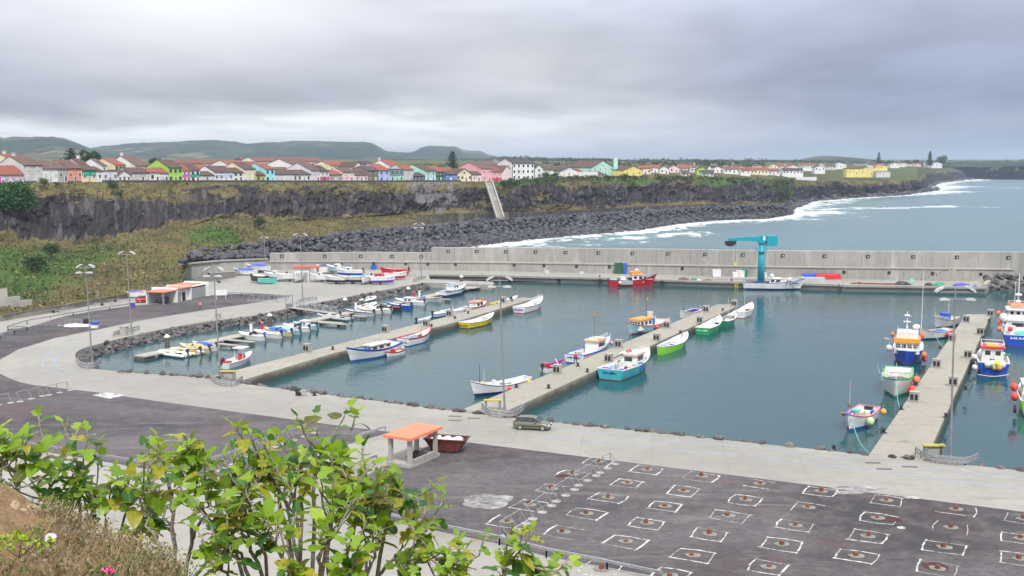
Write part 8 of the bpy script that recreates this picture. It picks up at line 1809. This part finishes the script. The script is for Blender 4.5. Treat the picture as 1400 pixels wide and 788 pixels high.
class Fig:
    def __init__(s): s.m = MB(); s.uv = []; s.tone = []; s.w = MB(); s.p = s.w
    def leaf(s, base, dirv, up, L_, mat, shape, fold, droop):
        d = dirv.normalized(); e = d.cross(up).normalized(); nrm = e.cross(d); ex, ey = SHAPES[shape]; n = len(ex); tone = Rf.random(); L1 = []; L2 = []; L3 = []
        wav = Rf.uniform(0, 6)
        def P(x, y):
            z = abs(x) * fold - droop * y * y * .5 + .03 * math.sin(y * 9 + wav) * abs(x) * 2
            return base + (d * y + e * x + nrm * z) * L_
        for i in range(n):
            my = i / (n - 1); L1.append(P(0, my)); L2.append(P(ex[i], ey[i])); L3.append(P(-ex[i], ey[i]))
        a = s.m.add(L1); b = s.m.add(L2); c = s.m.add(L3)
        s.uv += [(.5, i / (n - 1)) for i in range(n)] + [(.5 + ex[i], ey[i]) for i in range(n)] + [(.5 - ex[i], ey[i]) for i in range(n)]; s.tone += [tone] * (3 * n)
        for i in range(n - 1):
            s.m.face((a + i, b + i, b + i + 1, a + i + 1), mat); s.m.face((a + i, a + i + 1, c + i + 1, c + i), mat)
    def rosette(s, p, axis, n, L_, spread=1.0, yellow=.14):
        h = Vector((0, 0, 1)) if abs(axis.z) < .9 else Vector((1, 0, 0)); e = axis.cross(h).normalized(); g = e.cross(axis); a0 = Rf.uniform(0, 6)
        for i in range(n):
            q = i / n; a = a0 + i * 2.4; tilt = lerp(.30, 1.30, q) * spread; dr = (axis * math.cos(tilt) + (e * math.cos(a) + g * math.sin(a)) * math.sin(tilt)).normalized()
            st = p - axis * (.01 + .13 * q); pl = L_ * Rf.uniform(.25, .5); b = st + dr * pl
            s.p.tube([st, st + dr * pl * .5 + Vector((0, 0, .008)), b], [.0035, .003, .0025], 4, 1)
            ld = (dr + Vector((0, 0, -.25 - .5 * q)) + Vector((Rf.gauss(0, .15), Rf.gauss(0, .15), 0))).normalized(); up = (Vector((0, 0, 1)) + axis * .4 + Vector((Rf.gauss(0, .25), Rf.gauss(0, .25), 0))).normalized()
            r_ = Rf.random(); mat = 3 if r_ < yellow * (.3 + .7 * q) else (4 if r_ < yellow * (.5 + .9 * q) else (1 if r_ < .50 - .25 * q else (2 if r_ > .80 else 0)))
            s.leaf(b, ld, up, L_ * lerp(.75, 1.1, q) * Rf.uniform(.8, 1.15), mat, Rf.choice((0, 0, 1, 2, 2)), Rf.uniform(.02, .38), Rf.uniform(.1, .6))
    def branch(s, pts, r0, r1, n=10, wob=.03):
        P = []; pts = [Vector(p) for p in pts]; k_ = len(pts) - 1
        for i in range(n + 1):
            t = i / n * k_; j = min(int(t), k_ - 1); f = t - j; a, b = pts[j], pts[j + 1]; pa = pts[max(0, j - 1)]; pb = pts[min(k_, j + 2)]
            q = .5 * ((2 * a) + (b - pa) * f + (2 * pa - 5 * a + 4 * b - pb) * f * f + (3 * a - pa - 3 * b + pb) * f ** 3); P.append(q + Vector((Rf.gauss(0, wob), Rf.gauss(0, wob), Rf.gauss(0, wob * .4))) * (1 if 0 < i < n else 0))
        s.w.tube(P, [lerp(r0, r1, i / n) * Rf.uniform(.92, 1.1) for i in range(n + 1)], 7); return P
    def build(s, t):
        me = s.m.mesh('leaves', M_figs, True); uvl = me.uv_layers.new(name='UVMap'); 
        for lp in me.loops: uvl.data[lp.index].uv = s.uv[lp.vertex_index]
        a = me.attributes.new('tone', 'FLOAT', 'POINT'); a.data.foreach_set('value', s.tone); link('leaves', me, t); s.w.build('branches', [M_bark, M_petiole], t, True)
def fig_bush(label, base, stems, size=.17):
    """base reading and depth; stems: (list of waypoint readings with depth, number of leaves at tip, side shoots)"""
    b = at(*base); t = thing('fig_bush', label, 'fig bush', b, 0, 'fig bushes in front of the viewpoint'); f = Fig()
    for way, nl, shoots in stems:
        way = way[:-2] + [(way[-2][0], way[-2][1] + 6, way[-2][2]), (way[-1][0], way[-1][1] + 22, way[-1][2])]; size_ = size * .68; nl += 4; shoots += 1; pts = [at(*w) - b for w in way]; L0 = sum((q - p).length for p, q in zip(pts, pts[1:])); P = f.branch(pts, (.009 + .006 * min(1.4, L0)), .0055, 12, .010); ax = (P[-1] - P[-3]).normalized(); f.rosette(P[-1], ax, nl, size_ * Rf.uniform(.9, 1.1))
        for k_ in range(shoots):
            i = Rf.randint(5, 11); a = P[i]; dr = (ax + Vector((Rf.uniform(-1.1, 1.1), Rf.uniform(-.8, .8), Rf.uniform(-.1, .7)))).normalized(); l = Rf.uniform(.12, .36); Q = f.branch([a, a + dr * l * .5, a + dr * l + Vector((0, 0, .05))], .007, .0045, 5, .006); f.rosette(Q[-1], (Q[-1] - Q[-2]).normalized(), Rf.randint(3, 6), size_ * Rf.uniform(.65, .95), 1.1, .28)
    f.build(t); return t
Y0 = 7.0
fig_bush('fig bush at the left edge with a forked trunk behind the rock crest', (30, 800, 6.9), [([(30, 800, 6.9), (28, 690, 6.9), (27, 655, 6.9), (44, 632, 6.85), (54, 598, 6.8)], 8, 2), ([(28, 700, 6.9), (22, 660, 6.9), (12, 640, 6.9), (10, 612, 6.95), (9, 585, 7)], 8, 2), ([(30, 720, 6.9), (10, 680, 6.8), (-8, 630, 6.8), (-4, 570, 6.8)], 7, 2), ([(34, 760, 6.9), (60, 700, 7.1), (66, 660, 7.1), (76, 622, 7.1)], 6, 3), ([(30, 780, 6.9), (18, 700, 6.7), (2, 668, 6.7), (-6, 650, 6.7)], 5, 2), ([(40, 780, 7), (62, 720, 7.0), (84, 690, 7)], 5, 2)])
fig_bush('fig bush with yellowing leaves just above the dry scrub', (140, 830, 7.2), [([(120, 830, 7.2), (112, 720, 7.2), (111, 660, 7.2), (113, 626, 7.2)], 8, 3), ([(140, 830, 7.2), (142, 730, 7.2), (152, 680, 7.15), (161, 642, 7.1)], 8, 3), ([(150, 830, 7.2), (132, 740, 7.4), (130, 690, 7.4), (128, 655, 7.4)], 6, 3), ([(150, 830, 7.1), (178, 740, 7.1), (192, 705, 7.1), (205, 690, 7.1)], 7, 3), ([(120, 830, 7), (96, 730, 7), (84, 690, 6.9), (66, 662, 6.9)], 6, 3), ([(160, 830, 7.3), (170, 700, 7.3), (185, 660, 7.3)], 5, 3), ([(110, 830, 7.1), (90, 710, 7.2), (92, 672, 7.2)], 6, 2), ([(160, 830, 7.0), (160, 745, 7.0), (172, 715, 7.0)], 6, 3), ([(140, 830, 7.2), (120, 750, 7.1), (105, 700, 7.1)], 6, 2)])
fig_bush('tall thin fig bush with two bare grey stems left of the main bush', (240, 860, 6.7), [([(236, 860, 6.7), (237, 770, 6.7), (235, 700, 6.7), (228, 650, 6.7), (219, 625, 6.7), (216, 590, 6.7)], 5, 0), ([(236, 700, 6.7), (233, 665, 6.7), (246, 632, 6.65), (248, 600, 6.6)], 7, 1), ([(246, 632, 6.65), (258, 612, 6.6), (263, 598, 6.6)], 6, 0), ([(250, 860, 6.6), (258, 770, 6.6), (266, 700, 6.6), (270, 650, 6.6), (268, 625, 6.6)], 6, 1), ([(237, 730, 6.7), (226, 700, 6.7), (220, 670, 6.7), (217, 650, 6.75)], 3, 1), ([(262, 740, 6.6), (280, 690, 6.5), (284, 655, 6.5)], 5, 2), ([(240, 800, 6.7), (210, 730, 6.8), (196, 690, 6.9), (194, 655, 6.9)], 4, 2), ([(262, 800, 6.6), (290, 750, 6.4), (304, 722, 6.4)], 7, 2)], .155)
stems = [([(400, 880, 6.8), (395, 760, 6.8), (385, 690, 6.75), (372, 640, 6.7), (362, 612, 6.7)], 9, 3), ([(420, 880, 6.9), (428, 740, 6.9), (430, 650, 6.9), (436, 620, 6.9), (440, 594, 6.9)], 12, 3), ([(430, 880, 7), (452, 720, 7), (462, 645, 7), (468, 604, 7)], 12, 3), ([(410, 880, 6.7), (408, 740, 6.6), (400, 680, 6.5), (398, 640, 6.5)], 9, 3), ([(380, 880, 6.7), (360, 760, 6.6), (345, 700, 6.6), (335, 655, 6.6)], 9, 4), ([(370, 880, 6.6), (340, 780, 6.5), (318, 740, 6.4), (300, 700, 6.4)], 8, 4), ([(440, 880, 6.7), (450, 760, 6.6), (456, 690, 6.5), (462, 655, 6.5)], 10, 3), ([(450, 880, 6.8), (478, 760, 6.8), (490, 700, 6.8), (500, 664, 6.8)], 8, 4), ([(400, 880, 6.5), (385, 780, 6.3), (372, 730, 6.2), (362, 690, 6.2)], 9, 4), ([(430, 880, 6.5), (436, 790, 6.3), (440, 735, 6.2), (442, 700, 6.2)], 8, 4), ([(360, 880, 6.4), (320, 800, 6.2), (300, 770, 6.1), (285, 738, 6.1)], 8, 3), ([(460, 880, 6.6), (500, 790, 6.5), (515, 735, 6.5), (520, 700, 6.5)], 7, 4), ([(390, 880, 6.5), (350, 770, 6.4), (330, 715, 6.3), (322, 680, 6.3)], 8, 4), ([(410, 880, 6.9), (412, 700, 7.1), (412, 640, 7.1), (408, 612, 7.1)], 7, 3), ([(450, 880, 6.4), (470, 800, 6.2), (478, 760, 6.1)], 7, 3), ([(400, 880, 6.3), (400, 800, 6.1), (402, 760, 6.0)], 7, 3), ([(350, 880, 6.8), (325, 760, 6.9), (312, 690, 6.9), (318, 640, 6.9)], 6, 3), ([(430, 880, 7.1), (400, 720, 7.2), (385, 650, 7.2), (376, 625, 7.2)], 6, 3)]
fig_bush('largest fig bush with dense green crown in the middle foreground', (405, 890, 6.8), stems, .175)
fig_bush('fig bush with one long arching stem in front of the orange shelter', (505, 880, 6.7), [([(500, 880, 6.7), (520, 760, 6.7), (535, 690, 6.7), (534, 655, 6.7), (536, 640, 6.7)], 11, 1), ([(533, 700, 6.7), (545, 676, 6.7), (556, 660, 6.65)], 3, 0), ([(515, 790, 6.7), (545, 755, 6.7), (562, 720, 6.7), (566, 690, 6.7)], 6, 1), ([(540, 760, 6.7), (566, 745, 6.65), (578, 720, 6.6), (586, 700, 6.6)], 5, 1), ([(505, 850, 6.7), (500, 760, 6.6), (508, 715, 6.6), (512, 690, 6.6)], 7, 4), ([(510, 880, 6.6), (540, 800, 6.5), (552, 770, 6.5), (560, 748, 6.5)], 6, 3), ([(520, 740, 6.7), (512, 700, 6.8), (520, 670, 6.8)], 4, 2)], .17)
fig_bush('small fig shoot with yellow leaves at the bottom, left of the last one', (612, 860, 6.4), [([(612, 860, 6.4), (614, 780, 6.4), (612, 742, 6.4)], 8, 2), ([(620, 860, 6.4), (628, 790, 6.4), (632, 755, 6.4)], 5, 2), ([(606, 860, 6.4), (600, 800, 6.4), (598, 775, 6.4)], 5, 2)], .14)
fig_bush('fig bush at the bottom edge, rightmost of the row', (700, 870, 6.2), [([(690, 870, 6.2), (690, 790, 6.2), (689, 750, 6.2)], 9, 2), ([(705, 870, 6.2), (718, 790, 6.2), (722, 765, 6.2), (730, 752, 6.2)], 8, 1), ([(715, 800, 6.2), (730, 780, 6.2), (742, 768, 6.2)], 5, 0), ([(680, 870, 6.2), (668, 810, 6.2), (660, 785, 6.2)], 6, 2), ([(695, 870, 6.1), (702, 810, 6.0), (706, 785, 6.0)], 7, 2)], .15)
# ------------------------------------------------------------------ sky, sun, air, camera
W = bpy.data.worlds.new('World'); SC.world = W; W.use_nodes = True
k = NodeKit(W.node_tree); bg = W.node_tree.nodes['Background']
sky = k.N.new('ShaderNodeTexSky'); sky.sky_type = 'NISHITA'; sky.sun_disc = False
SUN_EL, SUN_AZ = math.radians(54), math.radians(168)          # azimuth measured from +Y towards +X
sky.sun_elevation = SUN_EL; sky.sun_rotation = SUN_AZ; sky.air_density = 1.0; sky.dust_density = 3.0
tc = k.N.new('ShaderNodeTexCoord').outputs['Generated']; o = k.sep(tc)
el = k.math('MAXIMUM', o[2], 0.0)
inv = k.math('DIVIDE', 1.0, k.math('ADD', el, .10))
cv = k.N.new('ShaderNodeCombineXYZ'); k.put(cv.inputs[0], k.math('MULTIPLY', o[0], inv)); k.put(cv.inputs[1], k.math('MULTIPLY', o[1], inv))
cv = cv.outputs[0]
az = k.math('DIVIDE', o[0], k.math('MAXIMUM', o[1], .2))       # -0.47 .. 0.47 across the frame
n1 = k.noise(k.mapping(cv, (1.0, .8, 1)), .62, 5, .5, .4)
n2 = k.noise(k.mapping(cv, (1.2, .8, 1), (3, 1, 0)), 1.3, 4, .5, .4)
# layered overcast: bands by height, bent and broken by noise, paler on the left, slate towards the right
ew = k.math('ADD', el, k.math('ADD', k.maprange(n1, .3, .7, -.014, .014), k.math('MULTIPLY', az, -.018)))
t_ = k.math('DIVIDE', ew, .16)
lft = k.ramp(t_, [(.0, (.50, .52, .55)), (.07, (.68, .69, .705)), (.23, (.72, .73, .74)), (.30, (.44, .447, .48)), (.37, (.290, .298, .345)), (.46, (.300, .308, .362)), (.64, (.400, .410, .470)), (.84, (.52, .53, .585)), (1.0, (.57, .58, .625))])
rgt = k.ramp(t_, [(.0, (.225, .262, .345)), (.12, (.262, .298, .385)), (.30, (.205, .235, .325)), (.55, (.250, .278, .375)), (.80, (.350, .378, .485)), (1.0, (.37, .40, .51))])
right = k.maprange(az, -.10, .36, 0, 1, True)
c = k.mix(right, lft, rgt)
mid = k.math('MULTIPLY', k.maprange(k.math('ABSOLUTE', k.math('ADD', az, -.02)), .0, .22, 1, 0, True), k.math('MULTIPLY', k.maprange(el, .03, .06, 0, 1, True), k.maprange(el, .09, .14, 1, 0, True)))
c = k.mix(k.math('MULTIPLY', mid, .7), c, (.50, .505, .525))
sh_ = k.maprange(n2, .32, .68, .86, 1.13)
vm = k.N.new('ShaderNodeVectorMath'); vm.operation = 'SCALE'; k.put(vm.inputs[0], c); k.put(vm.inputs['Scale'], sh_); c = vm.outputs[0]
# brighter patch high on the left of the cloud deck
sx = k.math('ADD', az, .29); sz = k.math('SUBTRACT', el, .155)
dd = k.math('ADD', k.math('MULTIPLY', sx, sx), k.math('MULTIPLY', k.math('MULTIPLY', sz, sz), 4.0))
glow = k.math('POWER', 2.718, k.math('MULTIPLY', dd, -50.0))
c = k.mix(k.math('MULTIPLY', glow, .9), c, (.74, .74, .75))
# overhead the deck is thinner and brighter
c = k.mix(k.maprange(el, .15, .5, 0, 1, True), c, (.86, .88, .94))
sk = k.N.new('ShaderNodeVectorMath'); sk.operation = 'SCALE'; k.put(sk.inputs[0], sky.outputs[0]); sk.inputs['Scale'].default_value = 1.0
# the cloud deck is given in display units, brought to the sky strength
BGS = .10
up = k.N.new('ShaderNodeVectorMath'); up.operation = 'SCALE'; k.put(up.inputs[0], c); up.inputs['Scale'].default_value = SKYGAIN / BGS
tot = k.mix(.93, sk.outputs[0], up.outputs[0])
k.put(bg.inputs['Color'], tot); bg.inputs['Strength'].default_value = BGS
sd = bpy.data.lights.new('sun', 'SUN'); sd.energy = 2.3; sd.angle = math.radians(7); sd.color = (1.0, .95, .88)
so = bpy.data.objects.new('sun', sd); COL.objects.link(so)
sdir = Vector((math.sin(SUN_AZ) * math.cos(SUN_EL), math.cos(SUN_AZ) * math.cos(SUN_EL), math.sin(SUN_EL)))
so.rotation_euler = (-sdir).to_track_quat('-Z', 'Y').to_euler(); so.location = (0, 0, 200)

# air : one even box of haze round everything
if USE_HAZE:
    m = new_mat('haze_air'); N, L = nt(m); N.remove(N['Principled BSDF']); out = N['Material Output']
    v = N.new('ShaderNodeVolumePrincipled'); v.inputs['Color'].default_value = (.62, .74, .92, 1); v.inputs['Density'].default_value = HAZE; v.inputs['Anisotropy'].default_value = .2
    L.new(v.outputs[0], out.inputs['Volume'])
    hb = MB(); hb.box((1500, 7500, 71), (24000, 16000, 150)); hz = stuff(hb.build('haze', m)); hz['label'] = 'thin sea haze in the air over the bay'

cam = bpy.data.cameras.new('camera'); co = bpy.data.objects.new('camera', cam); COL.objects.link(co)
cam.sensor_width = 36; cam.lens = F / 1400 * 36; cam.clip_end = 80000; cam.clip_start = .1
co.location = (0, 0, EYE); co.rotation_euler = (PI / 2 - TH, 0, 0); SC.camera = co
vs = SC.view_settings; vs.view_transform = 'Standard'; vs.look = 'None'; vs.exposure = EXPO; vs.gamma = 1; vs.use_curve_mapping = False
cy = SC.cycles; cy.use_denoising = True; cy.max_bounces = 6; cy.diffuse_bounces = 2; cy.glossy_bounces = 3; cy.transmission_bounces = 3; cy.volume_bounces = 1; cy.transparent_max_bounces = 8
cy.use_adaptive_sampling = True; cy.adaptive_threshold = .015
